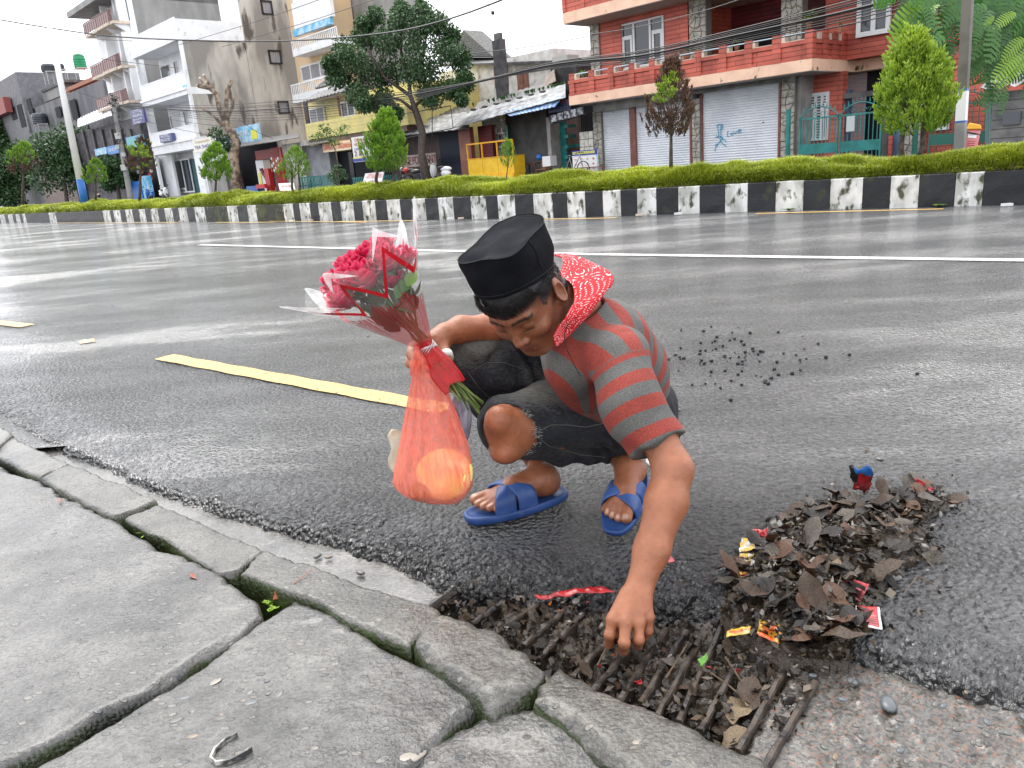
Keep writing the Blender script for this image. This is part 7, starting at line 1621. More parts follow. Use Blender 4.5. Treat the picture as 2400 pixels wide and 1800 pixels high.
# ---- striped T-shirt
spine =[pel,mid_,chest,neck]
back_n =A(.75,.25,.55);back_n /=np.linalg.norm(back_n)
up_t =A(*neck)-A(*pel);up_t /=np.linalg.norm(up_t)
slv_end =tuple(D(1548,1030,1.590));
def shirt_sdf(P):
 w =P +.006 *np.stack([noise(P,7,s) for s in (1,2,3)],1)
 d =ell(w,(.288,1.945,.285),(.118,.135,.10));d =smin(d,ell(w,(.285,1.86,.375),(.110,.120,.115)),.06)
 d =smin(d,ell(w,(.225,1.775,.465),(.112,.118,.105)),.06)
 d =smin(d,caps(w,shL,shR,.062,.06),.05);d =smin(d,caps(w,(.175,1.735,.54),(.20,1.74,.50),.060,.075),.05)
 d =smin(d,caps(w,(.15,1.70,.44),(.22,1.84,.32),.07,.09),.05)
 s1 =along(P,shL,slv_end)
 sl =chain(w,[shL,tuple(D(1478,950,1.600)),tuple(D(1566,1075,1.585))],[.067,.064,.063],.03)
 cut =(P -A(*slv_end))@A(*((np.array(slv_end)-shL)/np.linalg.norm(np.array(slv_end)-shL)))
 sl =smax(sl,cut -.012,.004)
 d =smin(d,sl,.022)
 slr =caps(w,shR,tuple(D(1215,735,1.96)),.062,.052);d =smin(d,slr,.03)
 fold =.0048 *np.sin(90 *(w[:,2]*.8 +w[:,0]*.5 -w[:,1]*.2)+5 *noise(w,9,4))*np.clip(noise(w,6,8)+.2,0,1)
 fold2 =.003 *np.sin(75 *(w[:,0]*.9 -w[:,2]*.3)+4 *noise(w,8,5))*np.clip(noise(w,5,12)+.1,0,1)
 d =d +fold +fold2
 d =smax(d,.21 -P[:,2]+.25 *(P[:,0]-.3),.01)
 # neck opening
 d =smax(d,-caps(P,(.165,1.735,.565),(.06,1.60,.66),.060,.075),.008)
 return d
V,F =sdf_mesh(shirt_sdf,(-.06,1.36,.13),(.47,2.15,.66),.0042);V =relax(V,F,1,.5);P =V.astype(np.float32)
# stripe coordinate: along the spine on the trunk, along the sleeve on the arm
def polyt(P,pts):
 best =np.full(len(P),9.);out =np.zeros(len(P));acc =0
 for a,b in zip(pts[:-1],pts[1:]):
  a,b =np.array(a),np.array(b);ab =b -a;L_=np.linalg.norm(ab);t =np.clip((P -a)@ab /L_**2,-.0 if acc else -3,1 if b is not pts[-1] else 3);q =np.linalg.norm(P -(a +np.clip(t,0,1)[:,None]*ab),axis=1)
  m =q <best;best =np.where(m,q,best);out =np.where(m,acc +t *L_,out);acc +=L_
 return out
tdir =A(*neck)-A(*pel);tdir /=np.linalg.norm(tdir)
lat =A(*shL)-A(*shR);lat /=np.linalg.norm(lat)
# torso stripes run round the body: radiate from the waist in front, so use an angle about a centre in front of the belly
cen =A(.19,1.76,.265);a_up =tdir -lat *(tdir @lat);a_up /=np.linalg.norm(a_up);a_back =np.cross(a_up,lat);a_back =a_back if a_back @back_n >0 else -a_back
q =P -cen;ang =np.arctan2(q @a_up,q @a_back);tor =ang *.205
sx_=along(P,shL,slv_end);sax =A(*slv_end)-A(*shL);Ls =np.linalg.norm(sax);axd =np.linalg.norm(P -(A(*shL)+np.clip(sx_,-1,1.2)[:,None]*sax),axis=1)
is_sl =np.clip((sx_-.10)/.02,0,1)*(axd <.102)
stripe =np.where(is_sl >.5,((sx_-1)*Ls)+.56 +.025,tor +.40)
seam_f =np.exp(-((is_sl -.5)/.3)**2)
mt,t,bs,geo =fabric('striped_jersey',(.9,.9,.9),(1.08,1.08,1.08),scale=30)
N =t.nodes.new;L =t.links.new;at =N('ShaderNodeAttribute');at.attribute_name ='stripe'
mm =N('ShaderNodeMath');mm.operation ='MULTIPLY';mm.inputs[1].default_value =1 /.056;L(at.outputs['Fac'],mm.inputs[0]);fr =N('ShaderNodeMath');fr.operation ='FRACT';L(mm.outputs[0],fr.inputs[0])
rp =N('ShaderNodeValToRGB');e =rp.color_ramp.elements;e[0].position =.48;e[0].color =(.26,.040,.028,1);e[1].position =.50;e[1].color =(.105,.105,.098,1);x2 =rp.color_ramp.elements.new(.98);x2.color =(.105,.105,.098,1);x3 =rp.color_ramp.elements.new(1.0);x3.color =(.26,.040,.028,1)
L(fr.outputs[0],rp.inputs[0]);nm =N('ShaderNodeTexNoise');nm.inputs['Scale'].default_value =350;nm.inputs['Detail'].default_value =3;L(geo.outputs['Position'],nm.inputs['Vector'])
rn =N('ShaderNodeValToRGB');rn.color_ramp.elements[0].color =(.55,)*3 +(1,);rn.color_ramp.elements[1].color =(1.4,)*3 +(1,);rn.color_ramp.elements[0].position =.3;rn.color_ramp.elements[1].position =.7;L(nm.outputs[0],rn.inputs[0])
mx =N('ShaderNodeMix');mx.data_type ='RGBA';mx.blend_type ='MULTIPLY';mx.inputs[0].default_value =.8;L(rp.outputs[0],mx.inputs[6]);L(rn.outputs[0],mx.inputs[7]);L(mx.outputs[2],bs.inputs['Base Color'])
bp =N('ShaderNodeBump');bp.inputs['Strength'].default_value =.3;bp.inputs['Distance'].default_value =.001;L(nm.outputs[0],bp.inputs['Height'])
crease(t,geo,bs,bp)
shirt =mesh_np('shirt',V,F,mt,PR,smooth=True,attrs={'stripe':stripe})
cz =(A(*slv_end)-A(*shL));cz /=np.linalg.norm(cz)
# ---- faded, torn jeans
hole_c =D(1178,1012,1.80)
def jeans_sdf(P):
 w =P +.005 *np.stack([noise(P,9,s) for s in (11,12,13)],1)
 d =ell(w,(.295,1.975,.215),(.125,.15,.105))
 thL =chain(w,[kL,(.13,1.83,.285),hL],[.078,.086,.098],.03)
 shn =chain(w,[(kL[0]+.01,kL[1]+.02,kL[2]-.02),(.12,1.87,.205),(aL[0]-.025,aL[1]-.01,aL[2]+.035)],[.070,.067,.056],.03)
 thR =chain(w,[kR,(.05,1.97,.37),hR],[.078,.088,.10],.03);shR_=chain(w,[(kR[0]+.005,kR[1]+.015,kR[2]-.02),(-.03,1.975,.25),(aR[0]-.02,aR[1]-.005,aR[2]+.075)],[.070,.066,.055],.03)
 dl =smin(thL,shn,.012);dr =smin(thR,shR_,.012)
 d =smin(d,dl,.03);d =smin(d,dr,.02)
 fl =.0065 *np.sin(100 *(w[:,0]*.8 +w[:,2]*.7)+6 *noise(w,10,4))*np.clip(noise(w,7,8)+.25,0,1)
 near_k =np.exp(-(np.linalg.norm(P -A(.20,1.89,.20),axis=1)/.10)**2)
 fl2 =.006 *np.sin(150 *(P[:,0]+.5 *P[:,2])+3 *noise(P,20,6))*near_k
 d =d +fl +fl2
 hk =caps(P,tuple(D(1150,990,1.74)),tuple(D(1200,1020,1.82)),.070,.062)+.006 *noise(P,40,7,2)
 d =smax(d,-hk,.003)
 return d
V,F =sdf_mesh(jeans_sdf,(-.22,1.64,.06),(.46,2.20,.53),.0042);V =relax(V,F,1,.5)
nmz =np.zeros(len(V));
fade =np.clip(1.15 -np.linalg.norm((V -np.array([-.09,1.88,.47]))/[.11,.11,.07],axis=1),0,1)+np.clip(1.25 -np.linalg.norm((V -np.array([.12,1.79,.375]))/[.17,.10,.055],axis=1),0,1)+.35 *np.clip(1 -np.linalg.norm((V -np.array([.10,1.80,.21]))/[.12,.12,.05],axis=1),0,1)
mt,t,bs,geo =fabric('faded_black_denim',(.005,.006,.010),(.015,.017,.024),scale=12)
N =t.nodes.new;L =t.links.new;at =N('ShaderNodeAttribute');at.attribute_name ='fade'
src =bs.inputs['Base Color'].links[0].from_socket
nn =N('ShaderNodeTexNoise');nn.inputs['Scale'].default_value =240;nn.inputs['Detail'].default_value =4;mpp =N('ShaderNodeMapping');mpp.inputs['Scale'].default_value =(.35,1,1);mpp.inputs['Rotation'].default_value =(0,.5,.4);L(geo.outputs['Position'],mpp.inputs[0]);L(mpp.outputs[0],nn.inputs['Vector'])
mA =N('ShaderNodeMath');mA.operation ='MULTIPLY_ADD';mA.inputs[1].default_value =.9;mA.inputs[2].default_value =-.50;L(nn.outputs[0],mA.inputs[0]);ad =N('ShaderNodeMath');ad.operation ='ADD';L(mA.outputs[0],ad.inputs[0]);L(at.outputs['Fac'],ad.inputs[1]);ad.use_clamp =True
mx =N('ShaderNodeMix');mx.data_type ='RGBA';L(ad.outputs[0],mx.inputs[0]);L(src,mx.inputs[6]);mx.inputs[7].default_value =(.20,.195,.165,1);L(mx.outputs[2],bs.inputs['Base Color'])
bp =N('ShaderNodeBump');bp.inputs['Strength'].default_value =.5;bp.inputs['Distance'].default_value =.0015;L(nn.outputs[0],bp.inputs['Height'])
crease(t,geo,bs,bp,11,.03)
jeans =mesh_np('jeans',V,F,mt,PR,smooth=True,attrs={'fade':np.clip(fade *.62,0,.8)})
# fringe round the tear
M['fringe']=mat('frayed_cotton',(.16,.17,.18),.9,(.35,.34,.31),60)
fm =MB();rs =np.random.default_rng(3);c0,c1 =D(1150,990,1.74),D(1200,1020,1.82);cax =(c1 -c0)/np.linalg.norm(c1 -c0)
vi =V[np.abs(caps(V.astype(np.float32),tuple(c0),tuple(c1),.070,.062))<.008]
vi =vi[np.array([px(v)[0] for v in vi])>1215] if len(vi) else vi
for p in vi[rs.permutation(len(vi))[:260]]:
 t_=(hole_c -p);t_/=np.linalg.norm(t_)+1e-6;q =p +t_*rs.uniform(.002,.014)+rs.normal(0,.003,3);fm.tube([p -t_*.004,(p +q)/2 +rs.normal(0,.0015,3),q],.0006,3,cap=False)
if fm.V:fm.build('fringe',M['fringe'],jeans)
# seams stitched along the legs
M['stitch']=mat('grey_stitching',(.10,.10,.095),.8)
from mathutils.bvhtree import BVHTree
_bv =BVHTree.FromPolygons([tuple(v) for v in V.tolist()],F.tolist())
for pts in ([(1267,1008),(1292,996),(1330,996),(1373,1001),(1445,986)],[(1267,1030),(1286,1045),(1361,1066),(1427,1072)],[(1112,866),(1139,850),(1181,850),(1212,860),(1263,875)],[(1095,870),(1120,905),(1150,935)]):
 out_=[]
 for a_,b_ in zip(pts[:-1],pts[1:]):
  for t in np.linspace(0,1,9)[:-1]:
   d_=ray(a_[0]+(b_[0]-a_[0])*t,a_[1]+(b_[1]-a_[1])*t);h_=_bv.ray_cast(Vector(CC),Vector(d_).normalized())
   if h_[0] is not None and (not out_ or np.linalg.norm(np.array(h_[0])-out_[-1])<.03):out_.append(np.array(h_[0])+np.array(h_[1])*.0006)
 if len(out_)>3:MB().tube(out_,.0011,4).build('seam',M['stitch'],jeans)
 # ---- blue sandals
M['sandal']=mat('blue_rubber',(.024,.065,.22),.42,(.045,.10,.29),14,bump=.25,bscale=80,bdist=.002,col3=(.07,.10,.20),scale3=22,lo3=.6,hi3=.75);M['sandaldk']=mat('navy_sole',(.012,.022,.10),.4)
def sandal(fr_,sd_,label):
 hp,R_,L_=fr_;sc_=L_/.272 *np.array([1.20 if sd_<0 else 1.36,1.05,1.12])
 def tw(V):return hp +(np.asarray(V)*sc_)@R_.T
 out =[];n =44
 for i in range(n):
  a =2 *math.pi *i /n;y =.132 +.150 *math.cos(a)*(1 if math.cos(a)>0 else 1.0);w =.050 if y >.13 else .050 -.009 *(.13 -y)/.15
  x =w *math.copysign(abs(math.sin(a))**.62,math.sin(a));
  if y >.12:x *=1 -.10 *((y -.12)/.16)**2
  out.append((x,y))
 V =[];F =[]
 prof =[(0.92,.000),(1.0,.004),(1.03,.012),(1.03,.020),(.97,.024),(.90,.0205),(.6,.0195)]
 for s_,z_ in prof:
  for x,y in out:V.append((x *s_,.132 +(y -.132)*(1 -(1 -s_)*.4),z_))
 m_=len(prof)
 for j in range(m_-1):
  for i in range(n):F.append((j *n +i,j *n +(i +1)%n,(j +1)*n +(i +1)%n,(j +1)*n +i))
 F.append(tuple(range((m_-1)*n,m_*n)));F.append(tuple(range(n))[::-1])
 root =thing('sandal',label,'sandal',tuple(hp))
 mesh_np('sole',tw(V),F,M['sandal'],root,smooth=True)
 def strap(y0,x0s,y1,x1s,w,h,thick=.0045,yw=.0):
  V =[];F =[];n_=22;k =8
  for i in range(n_+1):
   t =i /n_;a =math.pi *t;x =(x0s *(1 -t)+x1s *t) if False else -math.cos(a)*.0475;y =y0 +(y1 -y0)*(.5 -.5 *math.cos(a));z =.022 +h *math.sin(a)**.55
   nx,nz_=-math.cos(a),math.sin(a)*1.1;l =math.hypot(nx,nz_);nx /=l;nz_/=l
   for j in range(k +1):
    u =(j /k -.5)*w;bulge =.0015 *math.cos(math.pi *(j /k -.5));V.append((x +nx *bulge,y +u,z -abs(u)*.12 *math.sin(a)+nz_*bulge -(.10 *max(0,u))*math.sin(a)))
   for j in range(k,-1,-1):
    u =(j /k -.5)*w;V.append((x -nx *thick,y +u,z -nz_*thick -abs(u)*.12 *math.sin(a)-(.10 *max(0,u))*math.sin(a)))
  m2 =2 *(k +1)
  for i in range(n_):
   for j in range(m2):F.append((i *m2 +j,i *m2 +(j +1)%m2,(i +1)*m2 +(j +1)%m2,(i +1)*m2 +j))
  mesh_np('strap',tw(V),F,M['sandal'],root,smooth=True)
 strap(.185,0,.125,0,.060,.058);strap(.120,0,.172,0,.055,.0635)
 return root
S1 =sandal(fL,1,'blue cross-strap sandal on the left foot, beside the reaching arm');S2 =sandal(fR,-1,'blue cross-strap sandal on the right foot, behind the hanging bag')
# ---- red bandana round the neck
def bandana_mat():
 m,t,b =nodes('red_paisley_cotton');N =t.nodes.new;L =t.links.new;tc =N('ShaderNodeTexCoord');uv =tc.outputs['UV']
 def vor(sc,feat,rnd=.0):
  v =N('ShaderNodeTexVoronoi');v.feature =feat;v.inputs['Scale'].default_value =sc;v.inputs['Randomness'].default_value =rnd;L(uv,v.inputs['Vector']);return v
 v1 =vor(5.5,'F1',.35);w1 =N('ShaderNodeMath');w1.operation ='MULTIPLY';w1.inputs[1].default_value =34;L(v1.outputs['Distance'],w1.inputs[0]);s1 =N('ShaderNodeMath');s1.operation ='SINE';L(w1.outputs[0],s1.inputs[0])
 nz_=N('ShaderNodeTexNoise');nz_.inputs['Scale'].default_value =26;nz_.inputs['Detail'].default_value =2;nz_.inputs['Distortion'].default_value =1.5;L(uv,nz_.inputs['Vector'])
 a1 =N('ShaderNodeMath');a1.operation ='MULTIPLY_ADD';a1.inputs[1].default_value =2.2;a1.inputs[2].default_value =-1.1;L(nz_.outputs[0],a1.inputs[0]);a2 =N('ShaderNodeMath');a2.operation ='ADD';L(s1.outputs[0],a2.inputs[0]);L(a1.outputs[0],a2.inputs[1])
 v2 =vor(30,'F1',0.);l2 =N('ShaderNodeMath');l2.operation ='LESS_THAN';l2.inputs[1].default_value =.16;L(v2.outputs['Distance'],l2.inputs[0])
 g1 =N('ShaderNodeMath');g1.operation ='GREATER_THAN';g1.inputs[1].default_value =.98;L(a2.outputs[0],g1.inputs[0])
 zz =N('ShaderNodeTexNoise');zz.inputs['Scale'].default_value =4;L(uv,zz.inputs['Vector']);sel =N('ShaderNodeMath');sel.operation ='GREATER_THAN';sel.inputs[1].default_value =.52;L(zz.outputs[0],sel.inputs[0])
 mxx =N('ShaderNodeMix');L(sel.outputs[0],mxx.inputs[0]);L(g1.outputs[0],mxx.inputs[2]);L(l2.outputs[0],mxx.inputs[3])
 mx =N('ShaderNodeMix');mx.data_type ='RGBA';L(mxx.outputs[0],mx.inputs[0]);mx.inputs[6].default_value =(.50,.006,.014,1);mx.inputs[7].default_value =(.78,.72,.70,1);L(mx.outputs[2],b.inputs['Base Color']);b.inputs['Roughness'].default_value =.8
 return m
bm_=bandana_mat()
def band(rows,name,parent,th=.003):
 """cloth strip through rows of points (each row across the strip), as a thick sheet"""
 rows =[np.array(r,float) for r in rows];nu,nv =60,16;R =np.array(rows);k =len(rows);m_=R.shape[1]
 tu =np.linspace(0,k -1,nu);out =np.zeros((nu,nv,3));uv =np.zeros((nu,nv,2))
 def cr1(Pa,t):
  i =int(min(max(math.floor(t),0),len(Pa)-2));f =t -i;p0 =Pa[max(i -1,0)];p1 =Pa[i];p2 =Pa[i +1];p3 =Pa[min(i +2,len(Pa)-1)]
  return .5 *((2 *p1)+(-p0 +p2)*f +(2 *p0 -5 *p1 +4 *p2 -p3)*f *f +(-p0 +3 *p1 -3 *p2 +p3)*f **3)
 for a,t in enumerate(tu):
  row =np.array([cr1(R[:,j],t) for j in range(m_)])
  for b_ in range(nv):out[a,b_]=cr1(row,(m_-1)*b_/(nv -1));uv[a,b_]=(a /nu *1.6,b_/nv *.55)
 V =out.reshape(-1,3);V =V +.0025 *np.stack([noise(V,30,s,2) for s in (5,6,7)],1)
 F =gridfaces(nu,nv);e1 =np.roll(out,-1,0)-out;e2 =np.roll(out,-1,1)-out;nn_=np.cross(e1.reshape(-1,3),e2.reshape(-1,3));nn_/=np.linalg.norm(nn_,axis=1)[:,None]+1e-9
 o =mesh_np(name,V,F,bm_,parent,smooth=True,uv=uv.reshape(-1,2));md =o.modifiers.new('thickness','SOLIDIFY');md.thickness =th;md.offset =1;return o
rows =[[D(1290,598,1.80),D(1320,610,1.76),D(1310,650,1.72)],[D(1345,600,1.84),D(1390,628,1.76),D(1340,668,1.66)],[D(1395,628,1.82),D(1436,655,1.72),D(1345,700,1.625)],[D(1420,650,1.76),D(1405,700,1.655),D(1336,725,1.60)],[D(1385,700,1.66),D(1370,745,1.625),D(1325,745,1.585)],[D(1345,765,1.625),D(1330,785,1.61),D(1310,765,1.585)],[D(1315,805,1.60),D(1302,812,1.59),D(1296,790,1.58)]]
bd =band(rows,'bandana',PR)
# cord of a necklace hanging to the knee
mb =MB();mb.tube([D(1352 -34 *math.sin(t *3.1)+10 *t,742 +140 *t -20 *math.sin(t *3.14),1.60 -.012 *math.sin(t *3.1)) for t in np.linspace(0,1,16)],.0009,5);mb.build('neck_cord',M['thread'],PR)
# white dressing on the thumb
mb =MB();c =D(1047,833,1.812);a_=D(1048,850,1.795)-D(1040,820,1.83);a_/=np.linalg.norm(a_)
mb.tube([c -a_*.008,c +a_*.0,c +a_*.012],[.0150,.0160,.0150],12);o =mb.build('thumb_dressing',mat('white_gauze',(.75,.74,.70),.8,bump=.6,bscale=200,bdist=.002),PR,smooth=True)
# dark waist pouch at the back
mb =MB();mb.sphere(D(1566,955,2.02),.034,10,8,(.8,1.0,1.9));V =np.array(mb.V);V +=.006 *np.stack([noise(V,50,s,2) for s in (1,2,3)],1)
mesh_np('waist_pouch',V,mb.F,mat('black_nylon',(.02,.015,.015),.5,(.05,.02,.02),30),PR,smooth=True)
# ================================================================== bouquet
def film(name,col,alpha,rough=.15,transl=.3,lines=None,pleat=False):
 """thin plastic film: part see-through, part milky, glossy"""
 m,t,b =nodes(name);N =t.nodes.new;L =t.links.new;out =[n for n in t.nodes if n.type =='OUTPUT_MATERIAL'][0]
 b.inputs['Base Color'].default_value =rgba(col);b.inputs['Roughness'].default_value =rough
 tl =N('ShaderNodeBsdfTranslucent');tl.inputs[0].default_value =rgba(col);tp =N('ShaderNodeBsdfTransparent');tp.inputs[0].default_value =(1,1,1,1)
 m1 =N('ShaderNodeMixShader');m1.inputs[0].default_value =transl;L(b.outputs[0],m1.inputs[1]);L(tl.outputs[0],m1.inputs[2])
 m2 =N('ShaderNodeMixShader');m2.inputs[0].default_value =alpha;L(tp.outputs[0],m2.inputs[1]);L(m1.outputs[0],m2.inputs[2])
 if lines:
  tc =N('ShaderNodeTexCoord');w =N('ShaderNodeTexWave');w.inputs['Scale'].default_value =lines;w.inputs['Distortion'].default_value =.6;w.bands_direction ='X';L(tc.outputs['UV'],w.inputs['Vector'])
  r =N('ShaderNodeValToRGB');r.color_ramp.elements[0].position =.45;r.color_ramp.elements[0].color =(alpha *.35,)*3 +(1,);r.color_ramp.elements[1].position =.6;r.color_ramp.elements[1].color =(min(1,alpha *1.7),)*3 +(1,)
  L(w.outputs[0],r.inputs[0]);L(r.outputs[0],m2.inputs[0])
 else:
  geo =N('ShaderNodeNewGeometry');n =N('ShaderNodeTexNoise');n.inputs['Scale'].default_value =25;n.inputs['Detail'].default_value =5;mp =N('ShaderNodeMapping');mp.inputs['Scale'].default_value =(5,5,.35) if pleat else (1,1,1);L(geo.outputs['Position'],mp.inputs[0]);L(mp.outputs[0],n.inputs['Vector'])
  r =N('ShaderNodeValToRGB');r.color_ramp.elements[0].position =.3;r.color_ramp.elements[0].color =(alpha *.5,)*3 +(1,);r.color_ramp.elements[1].position =.75;r.color_ramp.elements[1].color =(min(1,alpha *1.8),)*3 +(1,);L(n.outputs[0],r.inputs[0]);L(r.outputs[0],m2.inputs[0])
  bp =N('ShaderNodeBump');bp.inputs['Strength'].default_value =.6;bp.inputs['Distance'].default_value =.004;L(n.outputs[0],bp.inputs['Height']);L(bp.outputs[0],b.inputs['Normal'])
 L(m2.outputs[0],out.inputs[0]);return m
M['clear']=film('clear_film',(.9,.9,.9),.10,.06);M['redmesh']=film('red_ribbed_film',(.55,.02,.03),.42,.25,.5,lines=22);M['redfilm']=film('red_film',(.55,.006,.012),.93,.18,.35);M['redprint']=mat('red_print',(.52,.01,.02),.3)
M['petal']=leafmat('rose_petal',(.32,.004,.038),(.76,.022,.12),.38,.25);M['stem']=mat('rose_stem',(.07,.11,.02),.45,(.13,.17,.04),30);M['roseleaf']=leafmat('rose_leaf',(.012,.03,.010),(.06,.10,.035),.35,.15)
BQ =thing('bouquet','bouquet of wet pink-red roses in clear film printed with red zigzags, held upright','bouquet',D(1003,818,1.79))
gp0 =D(1003,815,1.775);hc_=D(868,650,1.735);bx =hc_-gp0;LB =np.linalg.norm(bx);bx /=LB
by =np.cross(bx,[0,1,0]);by /=np.linalg.norm(by);bz =np.cross(bx,by)
def bp_(u,r,a):return gp0 +bx *u +r *(by *math.cos(a)+bz *math.sin(a))
def rose(c,R,ax,seed,label=None):
 rs =np.random.default_rng(seed);ax =np.array(ax)/np.linalg.norm(ax);u =np.cross(ax,[.3,.8,.1]);u /=np.linalg.norm(u);v =np.cross(ax,u);Vs =[];Fs =[];T_=[]
 layers =[(2,.22,.98,.05),(3,.40,.98,.12),(3,.60,.90,.25),(4,.82,.72,.45),(5,1.0,.46,.70)]
 for li,(k,rr,hh,fl) in enumerate(layers):
  for j in range(k):
   a0 =2 *math.pi *(j +.5 *li)/k +rs.uniform(-.15,.15);sp =2 *math.pi /k *.72;b =len(Vs);nu,nv =7,6
   for iu in range(nu):
    for iv in range(nv):
     uu =(iu /(nu -1)-.5)*2;vv =iv /(nv -1);wid =math.sin(math.pi *min(1,.22 +vv *.62))**.7
     ang =a0 +uu *sp *wid *.75;rad =R *rr *(.25 +.75 *math.sin(vv *math.pi /2))*(1 +fl *.22 *max(0,vv -.7)*3);rad *=1 -.10 *uu *uu *(1 if li <3 else .4)
     h =R *(-.7 +(hh +.72)*vv -fl *.55 *max(0,vv -.72)*2 -.12 *uu *uu *vv)+.03 *R *math.sin(5 *uu +j)
     Vs.append(c +ax *h +rad *(u *math.cos(ang)+v *math.sin(ang)));T_.append(min(1,.25 +.75 *vv *(.6 +.4 *rs.random())))
   for iu in range(nu -1):
    for iv in range(nv -1):q =b +iu *nv +iv;Fs.append((q,q +nv,q +nv +1,q +1))
 Vs =np.array(Vs);Vs =Vs +R *.03 *np.stack([noise(Vs,60,s) for s in (1,2,3)],1)
 o =mesh_np('rose',Vs,np.array(Fs),M['petal'],BQ,smooth=True,attrs={'tint':np.array(T_)});md =o.modifiers.new('thickness','SOLIDIFY');md.thickness =.0007
 return o
RO =[(824,652,1.70),(856,650,1.685),(903,612,1.695),(872,598,1.72),(806,700,1.70),(838,620,1.73),(946,606,1.73),(786,665,1.735),(895,580,1.75),(862,632,1.755),(918,655,1.72),(812,630,1.77)]
drop =MB();rs =np.random.default_rng(8)
for i,(x,y,d) in enumerate(RO):
 c =D(x,y,d);ax =(c -gp0)/np.linalg.norm(c -gp0)*.75 -cf *.45 +np.array([-.1,0,.35]);R =(.038,.041,.038,.035,.037,.036,.031,.034,.033,.034,.028,.032)[i]
 rose(c,R,ax,i)
 for k in range(12):
  q =c -cf *R *rs.uniform(.4,.8)+rs.normal(0,R *.45,3);
 mb =MB();p1 =gp0 +bx *.03 +rs.normal(0,.006,3);p2 =gp0 -bx *.02 +rs.normal(0,.004,3);mb.tube([c -np.array(ax)*R *.3,(c +p1)/2 +rs.normal(0,.004,3),p1,p2],.0028,6);mb.build('stem',M['stem'],BQ,smooth=True)
mbl =MB();T_=[]
for i in range(46):
 a =rs.uniform(0,6.28);u_=rs.uniform(.07,.20);r_=.018 +.25 *u_*rs.uniform(.5,1.);p =bp_(u_,r_,a);out =by *math.cos(a)+bz *math.sin(a)
 leaf_mesh(mbl,T_,p,bx *.8 +out *.5 +rs.normal(0,.3,3),out +rs.normal(0,.2,3),rs.uniform(.04,.065),rs.uniform(.012,.02),rs)
mbl.build('foliage',M['roseleaf'],BQ,smooth=True,attrs={'tint':np.array(T_)})
mbl =MB();T_=[]
for k in range(3):
 p =D(930 +12 *k,700 -14 *k,1.685);leaf_mesh(mbl,T_,p,D(950 +14 *k,640 -10 *k,1.69)-p,-cf,.045,.014,rs)
mbl.build('fern_spray',M['leaf'],BQ,smooth=True,attrs={'tint':np.array(T_)})
# film cone with pointed rim
NW =112;NJ =26
def rim(a):
 k =7;s =(a /(2 *math.pi)*k)%1;tip =1 -abs(2 *s -1);return .236 +.045 *tip **1.3 +.008 *math.cos(a *2 +.5)
def conep(a,t,scale=1.0):
 L_=rim(a)*t *scale;r_=.011 +.50 *L_*(1 +.10 *math.cos(2 *a))+.16 *max(0,L_-.15);pl =.05 *r_*math.sin(9 *a +3 *t)*t +.02 *math.sin(5 *a)*t *t *.5
 return bp_(L_*.98,r_+pl,a)
V =[];uv =[]
for j in range(NJ +1):
 for i in range(NW):V.append(conep(2 *math.pi *i /NW,j /NJ));uv.append((i /NW,j /NJ))
F =[(j *NW +i,j *NW +(i +1)%NW,(j +1)*NW +(i +1)%NW,(j +1)*NW +i) for j in range(NJ) for i in range(NW)]
V =np.array(V);V =V +.002 *np.stack([noise(V,45,s,2) for s in (1,2,3)],1)
mesh_np('film_wrap',V,np.array(F),M['clear'],BQ,smooth=True,uv=np.array(uv))
V =[];uv =[]
for j in range(15):
 for i in range(NW +1):
  a =2 *math.pi *i /NW;t =j /14 *(.50 +.10 *math.cos(a -.6));p =conep(a,t);V.append(p +(by *math.cos(a)+bz *math.sin(a))*.0025);uv.append((i /NW,j /14))
F =[(j *(NW +1)+i,j *(NW +1)+i +1,(j +1)*(NW +1)+i +1,(j +1)*(NW +1)+i) for j in range(14) for i in range(NW)]
mesh_np('ribbed_wrap',np.array(V),np.array(F),M['redmesh'],BQ,smooth=True,uv=np.array(uv))
for q in range(7):
 for inset,wd in ((.86,.035),):
  V =[];F =[];n_=22
  for i in range(n_+1):
   a =2 *math.pi *(q +i /n_)/7;k =1 -abs(2 *(i /n_)-1);t0 =inset *(.80 +.2 *k)/1.0;
   for t in (t0,t0 -wd -.02):V.append(conep(a,t)+(by *math.cos(a)+bz *math.sin(a))*.0012)
  for i in range(n_):F.append((2 *i,2 *i +1,2 *i +3,2 *i +2))
  mesh_np('printed_band',np.array(V),F,M['redprint'],BQ)
  # milky folded tip
 V =[];F =[]
 for j in range(6):
  for i in range(7):
   a0_=2 *math.pi *(q +.5)/7;t0_=.93 if (by *math.cos(a0_)+bz *math.sin(a0_))@(-cf)>.35 else .80;a =2 *math.pi *(q +.5 +(i /6 -.5)*(.66 +(.93 -t0_)*1.6)*(1 -j /5.5))/7;t =t0_+(1 -t0_)*j /5;V.append(conep(a,min(1,t))+(by *math.cos(a)+bz *math.sin(a))*(.002 +.002 *math.sin(i *2.)))
 F =[(j *7 +i,j *7 +i +1,(j +1)*7 +i +1,(j +1)*7 +i) for j in range(5) for i in range(6)]
 mesh_np('film_tip',np.array(V),F,film('milky_film_%s'%'abcdefg'[q],(.9,.9,.9),.62,.12) if q ==0 else bpy.data.materials['milky_film_a'],BQ,smooth=True)
